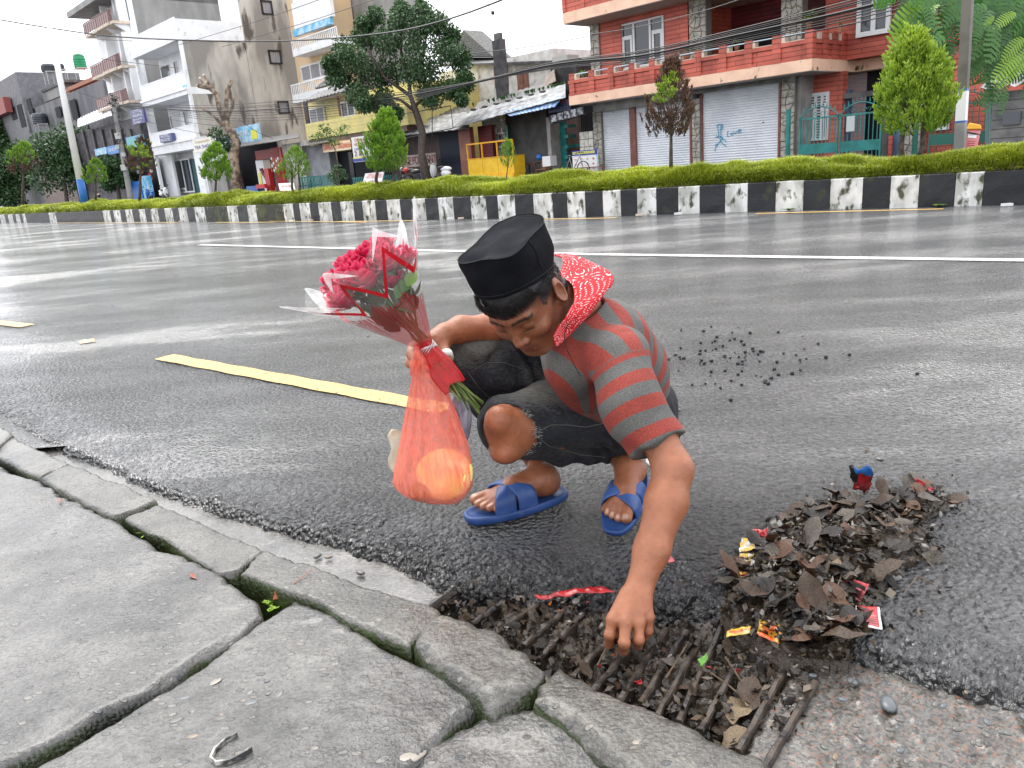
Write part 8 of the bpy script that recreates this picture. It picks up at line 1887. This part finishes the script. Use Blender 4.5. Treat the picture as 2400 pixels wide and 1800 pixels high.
 # red sleeve round the stems below the tie
s0_,s1_=D(990,806,1.765),D(1066,908,1.70);sx2 =s1_-s0_;Ls2 =np.linalg.norm(sx2);sx2 /=Ls2;sy2 =np.cross(sx2,cf);sy2 /=np.linalg.norm(sy2);sz2 =np.cross(sx2,sy2)
V =[];n_=40
for j in range(13):
 t =j /12.;wr =.016 +.013 *math.sin(t *2.2);wt =.010 +.004 *t
 for i in range(n_):
  a =2 *math.pi *i /n_;f_=1 +.10 *math.sin(7 *a +2 *t);V.append(s0_+sx2 *(Ls2 *t +(.004 *math.sin(3 *a) if j ==12 else 0))+sy2 *wr *f_*math.cos(a)+sz2 *wt *f_*math.sin(a))
F =[(j *n_+i,j *n_+(i +1)%n_,(j +1)*n_+(i +1)%n_,(j +1)*n_+i) for j in range(12) for i in range(n_)]
mesh_np('stem_sleeve',np.array(V),np.array(F),M['redfilm'],BQ,smooth=True)
mb =MB()
for k in range(5):
 c =D(1003,817,1.76)+bx *.003 *(k -2);mb.tube([c +(by *math.cos(a)+bz *math.sin(a))*.021 +bx *.003 *math.sin(a *3 +k) for a in np.linspace(0,6.5,18)],.0012,5)
mb.build('silver_tie',mat('silver_twine',(.6,.55,.55),.3,metal=.5),BQ)
for i in range(11):
 e =D(1088 +rs.uniform(-14,46),930 +rs.uniform(-4,52),1.69 +rs.uniform(-.01,.02));mb =MB();st =s0_+sx2 *Ls2 *.5 +rs.normal(0,.005,3);mb.tube([st,(st +e)/2 +rs.normal(0,.003,3),e],.0030,6,r2=.0026);mb.build('stem',M['stem'],BQ,smooth=True)
 # droplets on petals and film
M['drop']=mat('water_drop',(.9,.92,.95),.02,trans=1.0,ior=1.33)
mb =MB()
for k in range(150):
 a =rs.uniform(0,6.28);t =rs.uniform(.45,.9);p =conep(a,t)+(by *math.cos(a)+bz *math.sin(a))*.001;mb.sphere(p,rs.uniform(.0008,.0018),5,4)
tag(mb.build('droplets',M['drop'],BQ,smooth=True),kind='stuff')
# ================================================================== orange carrier bag hanging from the same hand
M['bag']=film('orange_translucent_film',(.95,.30,.22),.74,.22,.55,pleat=True)
BG =thing('carrier_bag','translucent orange plastic bag with bread and seeds inside, hanging from the right hand','bag',D(1015,1180,1.73))
LE =[(828,978,992),(850,972,1010),(880,966,1030),(920,958,1052),(960,951,1068),(1000,944,1082),(1040,936,1096),(1080,928,1106),(1110,922,1110),(1135,919,1108),(1152,935,1100),(1168,960,1088),(1180,1000,1068)]
dbag =1.745;V =[];uv =[];nb_=72;yy_=np.linspace(828,1181,46);ly =[l[0] for l in LE]
for j,y in enumerate(yy_):
 xl =np.interp(y,ly,[l[1] for l in LE]);xr =np.interp(y,ly,[l[2] for l in LE]);t =(y -828)/353.;c =D((xl +xr)/2,y,dbag);hw =np.linalg.norm(D(xr,y,dbag)-D(xl,y,dbag))/2
 th =.010 +.040 *math.sin(min(1,t *1.15)*math.pi *.62) if t <.93 else .010 +.04 *(1 -t)/.07 *.9;th =min(th,hw)
 for i in range(nb_):
  a =2 *math.pi *i /nb_;pl =(.16 *(1 -t)+.05)*math.sin(11 *a +2 *math.sin(3 *a)+1.2 *t);se =.8
  V.append(c +cr *hw *math.copysign(abs(math.cos(a))**se,math.cos(a))-cf *th *(math.sin(a)+pl *(1 if abs(math.cos(a))<.95 else .3)));uv.append((i /nb_,t))
F =[(j *nb_+i,j *nb_+(i +1)%nb_,(j +1)*nb_+(i +1)%nb_,(j +1)*nb_+i) for j in range(45) for i in range(nb_)]+[tuple(range(45 *nb_,46 *nb_))]
V =np.array(V);V =V +.0025 *np.stack([noise(V,28,s,3) for s in (1,2,3)],1)
mesh_np('film',V,F,M['bag'],BG,smooth=True)
for (xa,ya,xb,yb,r0,r1) in ((985,838,975,815,.010,.006),(1012,842,1003,826,.012,.008),(968,850,978,816,.008,.006)):
 mb =MB();mb.tube([D(xa,ya +30,1.745),D(xa,ya,1.742),D(xb,yb,1.755),D(xb +4,yb -8,1.79)],[r0,r0,r1,r1 *.8],10);V =np.array(mb.V);V +=.0015 *np.stack([noise(V,90,s) for s in (1,2,3)],1);mesh_np('handle',V,mb.F,M['bag'],BG,smooth=True)
def blobobj(name,c,r,mt,parent,amp=.1,sc=20,R=None,res=(18,12),seed=0):
 mb =MB();mb.sphere((0,0,0),1,*res);V =np.array(mb.V)*np.array(r)
 if R is not None:V =V @np.array(R).T
 V =V +np.array(c);V =V +amp *np.mean(r)*np.stack([noise(V,sc,s +seed,3) for s in (1,2,3)],1)
 return mesh_np(name,V,mb.F,mt,parent,smooth=True)
BR =np.stack([cr,cf,cu],1)
bread =thing('bread','pale yellow bread piece lying inside the orange bag','bread',D(1045,1165,1.745))
blobobj('loaf',D(1042,1112,1.738),(.064,.028,.060),mat('pale_bread',(.98,.80,.25),.7,(.98,.9,.5),12),bread,.12,14,BR,seed=3)
sd_=thing('seed_packet','brown seeds at the bottom left inside the orange bag','seeds',D(990,1165,1.74))
blobobj('seeds',D(988,1150,1.735),(.030,.018,.022),mat('brown_seeds',(.16,.07,.02),.5,(.35,.18,.05),160,bump=1,bscale=200,bdist=.004),sd_,.25,60,BR,seed=9)
o =blobobj('plastic_bag',D(930,1060,1.84),(.024,.02,.055),film('whitish_film',(.70,.64,.50),.5,.12),None,.55,30,BR,seed=5);tag(o,'crumpled whitish plastic bag showing left behind the orange bag','bag')
o =blobobj('plastic_sachet',D(1078,985,1.80),(.030,.012,.062),mat('dark_blue_film',(.03,.035,.10),.12,(.35,.36,.42),9,coat=.5),None,.25,22,BR,seed=6);tag(o,'dark blue and clear plastic sachet behind the rose stems','packet')
# ================================================================== drain grate with silt, leaves and litter
GR =thing('drain_grate','iron drain grate clogged with wet leaves and mud between kerb and asphalt','drain',G(1400,1500,-.05))
M['iron']=mat('rusty_wet_iron',(.016,.012,.010),.28,(.065,.048,.035),24,bump=.8,bscale=90,bdist=.004,rough2=.5)
bars =[((1075,1385),(1000,1428)),((1180,1412),(1105,1462)),((1275,1408),(1165,1480)),((1330,1425),(1228,1512)),((1366,1440),(1262,1545)),((1452,1470),(1340,1590)),((1505,1480),(1385,1625)),((1560,1475),(1440,1660)),((1608,1478),(1500,1650)),((1655,1470),(1540,1680)),((1690,1470),(1590,1690)),((1725,1560),(1640,1715)),((1838,1570),(1730,1760)),((1910,1600),(1790,1800))]
for i,(a,b) in enumerate(bars):
 p,q =G(*a,-.021),G(*b,-.023);mb =MB();t =(q -p)/np.linalg.norm(q -p);s =np.array([-t[1],t[0],0]);w =.0060;h =.030
 n_=10;V =[]
 for k in range(n_+1):
  c =p +(q -p)*k /n_;wv =w *(1 +.18 *math.sin(k *2.3 +i));dz =.002 *math.sin(k *1.7 +i *2)
  V +=[c -s *wv +[0,0,dz],c -s *wv *.6 +[0,0,dz +.004],c +s *wv *.6 +[0,0,dz +.004],c +s *wv +[0,0,dz],c +s *wv -[0,0,h],c -s *wv -[0,0,h]]
 F =[(k *6 +j,k *6 +(j +1)%6,(k +1)*6 +(j +1)%6,(k +1)*6 +j) for k in range(n_) for j in range(6)]+[tuple(range(6))[::-1],tuple(range(n_*6,n_*6 +6))]
 mb.add(V,F);mb.build('bar',M['iron'],GR,smooth=False)
mb =MB();mb.tube([G(1082,1372,-.012),G(1130,1368,-.006)],.012,5);mb.tube([G(1075,1378,-.02),G(1003,1432,-.02)],.010,4);mb.build('frame',M['iron'],GR)
# silt: one lumpy sheet in the drain and under the heap
PILE =[(1560,1440,.25),(1990,1240,.5)]
gx,gy =np.meshgrid(np.linspace(-.35,1.25,300),np.linspace(.85,2.2,270),indexing='ij');XY =np.stack([gx,gy],-1).reshape(-1,2)
GP2 =np.array([G(x,y,-.02)[:2] for x,y in [(1020,1420),(1090,1385),(1250,1388),(1500,1405),(1640,1440),(1800,1500),(1900,1570),(1800,1760),(1500,1640),(1270,1545),(1130,1480)]])
HP =np.array([G(x,y)[:2] for x,y in [(1700,1440),(1720,1340),(1800,1240),(1900,1190),(1960,1170),(2040,1200),(2090,1160),(2200,1150),(2230,1190),(2160,1230),(2180,1290),(2120,1340),(2060,1400),(2040,1480),(1960,1545),(1830,1530)]])
def bump_h(P_,poly,h,soft):d =poly_sdf(P_,poly)+.02 *noise(P_,14,3,3);return h *np.clip(-d /soft,0,1)**.6,d
h1,d1_=bump_h(XY,GP2,1,.05);h2,d2_=bump_h(XY,HP,1,.06)
nz1 =np.abs(noise(XY,26,41,3));nz2 =noise(XY,70,42,2)
z =np.maximum(-.075 +.052 *h1 *(.5 +1.15 *nz1)+.010 *nz2,np.where(d2_<.01,-.004 +h2 *(.016 +.035 *nz1 +.012 *nz2),-.2))
xmix =np.clip((XY[:,0]-.30)/.2,0,1);z =np.where(d1_<0,np.maximum(z,-.075 +.055 *xmix *h1 +.012 *nz1),z)
keep =(d1_<.012)|(d2_<.015)
V,F,_=compact(np.concatenate([XY,z[:,None]],1),gridfaces(300,270,keep));o =mesh_np('silt',V,F[:,::-1],M['mud'],smooth=True);tag(o,'dark wet silt and leaf mulch packed round the grate and heaped on the road','mud',kind='stuff')
# mulch: thousands of torn flakes of leaf on the silt
M['mulch']=leafmat('leaf_mulch',(.012,.009,.007),(.13,.095,.06),.3,.02)
def mulch(poly,n,zf,sz_,seed):
 r_=np.random.default_rng(seed);P_=np.array(poly);lo =P_.min(0)-.03;hi =P_.max(0)+.03;q =lo +(hi -lo)*r_.random((n *3,2));q =q[poly_sdf(q,P_)+.02 *noise(q,14,3,3)<.012][:n];k =len(q)
 c =np.concatenate([q,zf(q)[:,None]],1)+np.array([0,0,1])*r_.uniform(-.004,.010,k)[:,None];a =r_.normal(0,1,(k,3))*[1,1,.55];a /=np.linalg.norm(a,axis=1)[:,None];b =np.cross(a,r_.normal(0,.35,(k,3))+[0,0,1.]);b /=np.linalg.norm(b,axis=1)[:,None]
 L_=r_.uniform(*sz_,k)[:,None];w_=L_*r_.uniform(.25,.8,k)[:,None];n_=np.cross(a,b);V =np.stack([c -a *L_,c -b *w_*r_.uniform(.5,1.2,(k,1))+n_*L_*.2,c +a *L_+n_*L_*r_.uniform(-.6,.6,(k,1)),c +b *w_*r_.uniform(.5,1.2,(k,1))-n_*L_*.2],1).reshape(-1,3)
 t =r_.random(k)**3.2 *.8;return V,np.arange(k)[:,None]*4 +np.array([[0,1,2,3]]),np.repeat(t,4)
def zg(q):return -.075 +.052 *(.5 +1.15 *np.abs(noise(q,26,41,3)))+np.clip((q[:,0]-.30)/.2,0,1)*.010 +.004
def zh(q):return .002 +np.clip(-poly_sdf(q,HP)/.06,0,1)**.6 *(.018 +.035 *np.abs(noise(q,26,41,3)))
v1_,f1_,t1_=mulch(GP2,3600,lambda q:zg(q)-.007,(.003,.012),1);v2_,f2_,t2_=mulch(HP,3000,zh,(.003,.014),2);v3_,f3_,t3_=mulch(np.array([G(x,y)[:2] for x,y in [(1500,1370),(1700,1380),(1950,1120),(2240,1120),(2330,1200),(2150,1440),(2050,1580),(1750,1560)]]),700,lambda q:np.full(len(q),.004),(.002,.008),3)
o =mesh_np('leaf_mulch',np.concatenate([v1_,v2_,v3_]),np.concatenate([f1_,f2_+len(v1_),f3_+len(v1_)+len(v2_)]),M['mulch'],attrs={'tint':np.concatenate([t1_,t2_,t3_])});tag(o,'shredded wet leaf mulch over the grate and the heap','mulch',kind='stuff')
# leaves
M['dl']=[mat('wet_dead_leaf_%s'%n_,a,.25,b_,25,bump=.4,bscale=60,rough2=.45) for n_,a,b_ in (('black',(.010,.009,.008),(.03,.024,.019)),('brown',(.035,.021,.013),(.075,.048,.028)),('grey',(.05,.042,.034),(.12,.10,.08)),('umber',(.06,.027,.014),(.11,.055,.028)),('tan',(.15,.105,.06),(.22,.165,.10)))]
LM =[]
for k in range(10):
 r_=np.random.default_rng(100 +k);mb =MB();leaf_mesh(mb,[],np.zeros(3),(1,0,0),(0,0,1),1.0,r_.uniform(.2,.36),r_,fold=r_.uniform(-.5,.6),curl=r_.uniform(-.5,.5))
 V =np.array(mb.V);V[:,2]+=.24 *noise(V,3.2,k,2);V[:,1]+=.12 *noise(V,5,k +3);V[:,0]+=.06 *noise(V,5,k +6);me =bpy.data.meshes.new('dead_leaf');me.from_pydata([tuple(v) for v in V.tolist()],[],mb.F);me.polygons.foreach_set('use_smooth',np.ones(len(me.polygons),dtype=bool));LM.append(me)
LMM ={}
def dead_leaf(p,L_,rot,mk,label,group,rs,tilt=.5):
 k =int(rs.integers(10));key =(k,mk)
 if key not in LMM:me =LM[k].copy();me.materials.append(M['dl'][mk]);LMM[key]=me
 o =bpy.data.objects.new('dead_leaf',LMM[key]);o.location =p;o.scale =(L_,L_,L_);o.rotation_euler =(rs.uniform(-tilt,tilt)*1.4,rs.uniform(-tilt,tilt),rot);COL.objects.link(o);tag(o,label,'leaf',group)
 md =None;return o
rs =np.random.default_rng(77)
def scatter(poly,n,zf,lens,mats_,label,group,tilt=.5):
 P_=np.array(poly);lo =P_.min(0);hi =P_.max(0);c =0
 while c <n:
  q =lo +(hi -lo)*rs.random(2)
  if poly_sdf(q[None],P_)[0]>-.005:continue
  dead_leaf((q[0],q[1],zf(q)),rs.uniform(*lens),rs.uniform(0,6.28),int(rs.choice(mats_)),label,group,rs,tilt);c +=1
def zp2(q):
 n1 =abs(float(noise(np.array([q]),26,41,3)[0]));d =-poly_sdf(q[None],HP)[0];return .004 +min(1,max(0,d /.06))**.6 *(.022 +.035 *n1)+rs.uniform(-.004,.010)
scatter(HP,150,zp2,(.03,.075),[0,0,0,1,1,2,3],'dark wet dead leaf in the heap beside the drain','dead leaves heaped on the road',.38)
scatter(GP2,135,lambda q:-.038 +rs.uniform(0,.018),(.014,.04),[0,0,0,1,1,3,2],'brown wet dead leaf caught on the drain grate','dead leaves clogging the drain',.7)
for (x,y,z_,L_,rot,mk,lb) in [(1852,1360,.045,.09,2.6,2,'large folded grey-brown leaf leaning upright in the middle of the heap'),(1950,1330,.05,.10,.4,4,'large tan leaf crumpled on top of the heap'),(1900,1270,.06,.06,1.2,2,'pale grey-brown leaf standing on the upper heap'),(2160,1300,.012,.08,5.6,2,'curled grey leaf sticking out on the right of the heap'),(2030,1355,.03,.085,.3,1,'long brown husk lying along the lower right of the heap'),(1790,1330,.03,.07,4.9,2,'grey leaf hanging down the left side of the heap'),(1880,1470,.02,.12,5.4,1,'big torn brown leaf at the foot of the heap'),(1440,1480,-.012,.045,1.0,3,'rounded maroon leaf on the grate left of the reaching hand'),(1735,1630,-.02,.07,4.3,4,'flat tan leaf between the last grate bars'),(1755,1660,-.015,.07,1.3,1,'narrow brown leaf upright at the grate end'),(1700,1745,-.028,.05,.8,4,'yellow-tan leaf tip below the grate end'),(2025,1045 +10,.006,.035,.2,2,'lone grey leaf on the road above the heap'),(2135,1325,.006,.03,.9,1,'small curled leaf on the road right of the heap'),(2175,1590,-.02,.03,5.9,4,'small orange-tan leaf on the gravel at the lower right')]:
 dead_leaf(tuple(G(x,y,z_)),L_,rot,mk,lb,None,rs,.35)
 # loose stones, twigs
def stone_thing(x,y,r,k,label,z_=.006):
 o =pebble(G(x,y,z_),r,k,rs.uniform(0,3),None,'stone',1.2);tag(o,label,'stone');return o
stone_thing(2100,1355,.016,1,'small brown stone lying alone on the asphalt right of the heap');stone_thing(2082,1650,.022,0,'blue-grey stone in the gravel at the lower right',-.02);stone_thing(1350,1410,.013,1,'dark round stone at the top of the drain',-.005);stone_thing(535,1325 -0,.012,1,'small dark pebble in the gutter beside a tan one',-.024) if False else None
stone_thing(744,1303,.013,1,'dark pebble in the gutter by the kerb',-.026);stone_thing(770,1306,.011,3,'tan pebble right of the dark one in the gutter',-.026);stone_thing(845,1342,.014,1,'dark flat pebble farther down the gutter',-.026)
for i in range(220):
 x,y =(rs.uniform(1620,1860),rs.uniform(790,900)) if i <110 else ((rs.uniform(1900,2400),rs.uniform(1500,1790)))
 if i <110:x =1710 +rs.normal(0,105);y =842 +rs.normal(0,36)
 o =pebble(G(x,y,.005 if i <110 else -.018),rs.uniform(.004,.011) if i <110 else rs.uniform(.002,.009),5 if i <110 else int(rs.choice([0,1,1,4,4,3])),rs.uniform(0,3),None,'chipping',1.2)
 tag(o,'loose dark chipping on the asphalt behind the man' if i <110 else 'small stone in the wet gravel right of the drain','stone','loose chippings on the road' if i <110 else 'gravel stones right of the drain')
for i in range(9):
 x,y =[(690,716),(263,716),(858,735),(830,775),(862,787),(2060,1075),(2245,1075),(2090,640),(1590,960)][i]
 tag(pebble(G(x,y,.004),.008 +.003 *(i %3),1,i,None,'chipping',1.1),'single dark chipping lying on the open road','stone','single chippings scattered on the road')
M['twig']=mat('wet_twig',(.07,.045,.03),.5,(.15,.10,.06),30)
for i,pts in enumerate([[(1830,1410),(1890,1360),(1960,1320),(2010,1305)],[(1990,1305),(1960,1380),(1990,1440)],[(1640,1560),(1700,1600),(1760,1650)],[(1700,1540),(1740,1600)],[(2190,1370),(2150,1350),(2120,1390)],[(1400,1560),(1440,1480)],[(1560,1590),(1610,1510)],[(1830,1340),(1800,1290)]]):
 mb =MB();mb.tube([G(x,y,(.03 if x >1780 else -.015)+.012 *math.sin(k *2)) for k,(x,y) in enumerate(pts)],.0018,5,r2=.001);tag(mb.build('twig',M['twig']),['long twig across the front of the heap','twig down the right of the heap','twig over the last grate bars','short twig above the last grate bars','hair-thin twig right of the heap','twig left of the fingers','twig right of the fingers','short twig at the top of the heap'][i],'twig')
 # wrappers and scraps
def wrapper(pts,zs,colf,label,name='wrapper',nu=12,nv=8,crump=.006,seed=0,mt=None,cat='wrapper',bend=0.):
 """four photograph corners of a foil or plastic scrap (top-left, top-right, bottom-right, bottom-left) and their heights"""
 P =[G(x,y,z_) for (x,y),z_ in zip(pts,zs)];V =[]
 for i in range(nu +1):
  for j in range(nv +1):
   u,v =i /nu,j /nv;p =P[0]*(1 -u)*(1 -v)+P[1]*u *(1 -v)+P[2]*u *v +P[3]*(1 -u)*v;V.append(p +[0,0,bend *math.sin(math.pi *u)])
 V =np.array(V);V +=crump *np.stack([noise(V,70,seed +s,2) for s in (0,1,2)],1)*[.6,.6,1]
 U =np.array([(i /nu,j /nv) for i in range(nu +1) for j in range(nv +1)])
 F =gridfaces(nu +1,nv +1);fu =U[F].mean(1);mats_,fn =colf;mi =[fn(u,v) for u,v in fu]
 o =mesh_np(name,V,F,mats=mats_,midx=mi,smooth=True);md =o.modifiers.new('thickness','SOLIDIFY');md.thickness =.0008;return tag(o,label,cat)
foil =lambda n,c,c2=None:mat(n,c,.22,c2 or tuple(v *.6 for v in c),60,bump=.5,bscale=90,bdist=.003,spec=.7)
WR =foil('red_foil',(.45,.02,.025));WY =foil('yellow_foil',(.65,.42,.05));WB =foil('blue_foil',(.03,.16,.5));WW =foil('white_foil',(.65,.62,.58));WK =foil('black_plastic',(.02,.02,.02));WP =foil('pink_print',(.62,.12,.14));WO =foil('orange_print',(.7,.10,.03),(.5,.25,.03))
wrapper([(2005,1420),(2062,1422),(2068,1475),(2003,1466)],[.02,.02,.012,.014],([WR,WW,WP],lambda u,v:1 if (u <.06 or u >.9 or v >.92) else (2 if (v >.42 and (int(v *20)%2 ==0) and .1 <u <.85) else 0)),'square red foil packet with pale edge, lying flat right of the drain','foil_packet',seed=1,cat='packet',nu=20,nv=20,crump=.002)
wrapper([(1985,1352),(2038,1370),(2015,1412),(1968,1375)],[.035,.03,.012,.03],([WR,WP],lambda u,v:1 if (int(v *14)%3 ==0) else 0),'torn red packet tucked under the tan leaves of the heap','foil_packet',seed=2,nu=14,nv=14,crump=.003,cat='packet')
wrapper([(1782,1350),(1828,1358),(1826,1372),(1792,1376)],[.03,.035,.02,.015],([WR],lambda u,v:0),'twisted bright red sweet wrapper left of the heap',seed=3)
wrapper([(1738,1265),(1768,1260),(1770,1330),(1732,1322)],[.03,.03,.02,.02],([WY,WW],lambda u,v:1 if (math.sin(u *9 +v *14)>.2) else 0),'crumpled gold and white wrapper at the left edge of the heap',seed=4,crump=.014)
wrapper([(1732,1330),(1756,1328),(1748,1358),(1730,1360)],[.02,.02,.01,.01],([WY,WR,WK],lambda u,v:int((u *3 +v *4))%3),'small gold and red wrapper below the crumpled gold one',seed=5,crump=.01)
wrapper([(1765,1245),(1800,1240),(1798,1260),(1768,1262)],[.03,.035,.02,.02],([WR],lambda u,v:0),'dull red crumpled foil above the gold wrapper',seed=6,crump=.012)
wrapper([(1995,1098),(2044,1104),(2038,1150),(2004,1152)],[.10,.10,.02,.02],([WB,WR,WK],lambda u,v:0 if v <.3 and u >.2 else (2 if u <.25 and v <.5 else 1)),'blue and red sachet standing at the top of the heap','foil_packet',seed=7,crump=.016,cat='packet')
wrapper([(2140,1122),(2150,1120),(2192,1148),(2186,1154)],[.07,.07,.02,.02],([WR],lambda u,v:0),'narrow red strip upright in the small upper heap',seed=8,crump=.006)
wrapper([(1705,1472),(1762,1468),(1758,1484),(1702,1492)],[.012,.015,.012,.01],([WY,WO],lambda u,v:0 if (v <.2 or v >.8 or u <.12) else 1),'narrow orange wrapper with yellow border on the mud right of the hand',seed=9,crump=.005)
wrapper([(1780,1450),(1835,1470),(1822,1512),(1772,1486)],[.02,.02,.012,.012],([WY,WO,WK],lambda u,v:0 if (v <.14 or u <.08) else (1 if math.sin(u *12)+math.sin(v *15 +1)>-.5 else 2)),'torn orange and black wrapper with yellow edge beside the narrow one',seed=10,crump=.008)
wrapper([(1252,1396),(1405,1372),(1445,1384),(1262,1404)],[.0,.012,.01,-.004],([WR],lambda u,v:0),'long dark red plastic strip across the top of the drain','plastic_strip',seed=11,nu=26,nv=3,crump=.008,cat='plastic strip')
wrapper([(1440,1380),(1500,1376),(1520,1384),(1445,1390)],[.01,.014,.01,.006],([WK],lambda u,v:0),'black plastic strip joining the red one behind the wrist','plastic_strip',seed=12,nu=14,nv=3,crump=.008,cat='plastic strip')
wrapper([(1580,1440),(1638,1396),(1632,1412),(1588,1442)],[.0,.02,.005,-.004],([WK],lambda u,v:0),'curled black plastic shred right of the hand','plastic_strip',seed=13,crump=.01,cat='plastic strip')
wrapper([(1515,1072),(1545,1068),(1570,1085),(1520,1092)],[.02,.03,.01,.004],([WW,WY],lambda u,v:1 if u >.7 else 0),'crumpled white and brown paper behind the left heel','paper_scrap',seed=14,crump=.014,cat='paper')
wrapper([(1090,746),(1125,742),(1120,752),(1086,756)],[.006,.006,.004,.004],([WB],lambda u,v:0),'small sky-blue scrap on the road behind the right forearm','plastic_scrap',seed=15,crump=.006,cat='scrap')
wrapper([(184,798),(222,792),(225,800),(188,806)],[.012,.012,.004,.004],([foil('tan_card',(.55,.38,.18))],lambda u,v:0),'small tan card scrap lying on the road at the far left','card_scrap',seed=16,crump=.003,cat='scrap')
wrapper([(1636,1545),(1656,1530),(1660,1548),(1642,1562)],[.0,.01,.0,-.01],([foil('fresh_green',(.12,.35,.03))],lambda u,v:0),'bright green fresh leaf scrap between grate bars','green_leaf',seed=17,crump=.006,cat='leaf')
wrapper([(1486,1592),(1502,1588),(1504,1600),(1490,1603)],[-.01,-.005,-.01,-.015],([WR],lambda u,v:0),'tiny red foil bit on the grate below the fingers',seed=18,crump=.008)
wrapper([(1545,1320),(1572,1302),(1580,1312),(1552,1330)],[.01,.012,.01,.006],([WP],lambda u,v:0),'faded pink plastic bit on the asphalt right of the wrist',seed=19,crump=.006)
wrapper([(1740,1540),(1870,1545),(1860,1600),(1745,1590)],[-.03]*4,([WK],lambda u,v:0),'x') if False else None
rs2 =np.random.default_rng(5)
for i in range(26):
 x,y =rs2.uniform(1080,1800),rs2.uniform(1400,1600);
 if poly_sdf(G(x,y,-.02)[None,:2],GP2)[0]>-.02:continue
 r_=rs2.uniform(5,11);mt_=[WR,WO,WP,WW,foil('rust_chip',(.4,.12,.04))][i %5] if i <5 else [WR,WO,WP,WW,bpy.data.materials['rust_chip']][i %5]
 o =wrapper([(x,y),(x +r_,y -1),(x +r_,y +r_*.6),(x -1,y +r_*.6)],[-.012,-.006,-.012,-.016],([mt_],lambda u,v:0),'tiny coloured scrap of foil among the leaves on the grate','foil_scrap',4,3,.006,i,cat='scrap');o['group']='tiny foil scraps on the grate'
 # bent strapping band on the slab
mb =MB();pts =[(558,1728),(530,1742),(505,1765),(496,1785),(508,1796),(540,1792),(570,1776),(592,1762)];V =[]
for k in range(len(pts)*4 -3):
 t =k /4;i =min(int(t),len(pts)-2);f =t -i;x =pts[i][0]*(1 -f)+pts[i +1][0]*f;y =pts[i][1]*(1 -f)+pts[i +1][1]*f;p =G(x,y,.048);V +=[p,p +[0,0,.010]]
n_=len(V)//2;o =mesh_np('strapping_band',np.array(V),[(2 *i,2 *i +2,2 *i +3,2 *i +1) for i in range(n_-1)],mat('worn_white_band',(.5,.49,.45),.3,(.05,.05,.05),40));md =o.modifiers.new('thickness','SOLIDIFY');md.thickness =.003;md.offset =0;tag(o,'hook-shaped scrap of black and white strapping on the front slab','strap')
# weeds in the joints
def weed(x,y,z_,n,L_,w,label,seed,up=1.0,mt='leaf',spread=1.0):
 r_=np.random.default_rng(seed);mb =MB();T_=[];p0 =G(x,y,z_);root =thing('weed',label,'weed',p0)
 for i in range(n):
  a =r_.uniform(0,6.28);d =np.array([math.cos(a)*spread,math.sin(a)*spread,up *r_.uniform(.5,1.2)]);leaf_mesh(mb,T_,p0 +r_.normal(0,.004 *spread,3)*[1,1,.2],d,(-math.cos(a),-math.sin(a),.7),L_*r_.uniform(.6,1),w,r_,tint=(.5,1))
 mb.build('leaves',M[mt],root,smooth=True,attrs={'tint':np.array(T_)});return root
M['lime']=leafmat('lime_leaf',(.12,.28,.02),(.38,.58,.05),.4,.3)
weed(1282,1670,.03,5,.034,.005,'left of two bright lime sprouts in the joint before the kerb stone',1,mt='lime',spread=.7);weed(1318,1688,.03,5,.036,.0055,'right of two bright lime sprouts in the joint before the kerb stone',2,mt='lime',spread=.7)
weed(1388,1738,.03,3,.015,.003,'tiny lime sprout low in the joint at the bottom edge',8,mt='lime')
for i,(x,y) in enumerate([(585,1372),(600,1380),(632,1412),(640,1425),(650,1408),(690,1394)]):weed(x,y,.0 if i <2 else .02,16,.012,.0035,'small creeping moss-green weed clump at the slab corner crack' if i >1 else 'small creeping weed clump deeper in the kerb joint',20 +i,mt='lime',spread=1.2)['group']='creeping weeds round the slab corner' if i >1 else 'weeds deep in the kerb joint'
weed(275,1200,.03,4,.03,.003,'thin grass blades in the joint behind the second kerb stone',31,mt='lime');weed(348,1252,.03,5,.035,.003,'grass tuft leaning over the crack at the third kerb stone',32,mt='lime')
wrapper([(643,1385),(668,1382),(668,1402),(640,1406)],[.05,.05,.035,.035],([foil('rust_leaf',(.30,.06,.01))],lambda u,v:0),'rust-orange leaf scrap caught in the corner weeds','leaf_scrap',seed=21,crump=.003,cat='leaf')
mb =MB();mb.tube([G(672,1388,.05),G(690,1365,.065),G(730,1335,.07)],.0012,5);tag(mb.build('straw',mat('pink_straw',(.4,.2,.14),.5)),'thin curved straw leaning over the kerb stone crack','straw')
wrapper([(448,1340),(458,1345),(462,1356),(446,1352)],[.06]*4,([bpy.data.materials['rust_leaf']],lambda u,v:0),'tiny orange leaf bit on the big slab','leaf_scrap',seed=22,crump=.004,cat='leaf')
wrapper([(136,1172),(144,1170),(146,1176),(138,1178)],[.06]*4,([bpy.data.materials['rust_leaf']],lambda u,v:0),'tiny brown leaf bit near the back of the big slab','leaf_scrap',seed=23,crump=.004,cat='leaf')
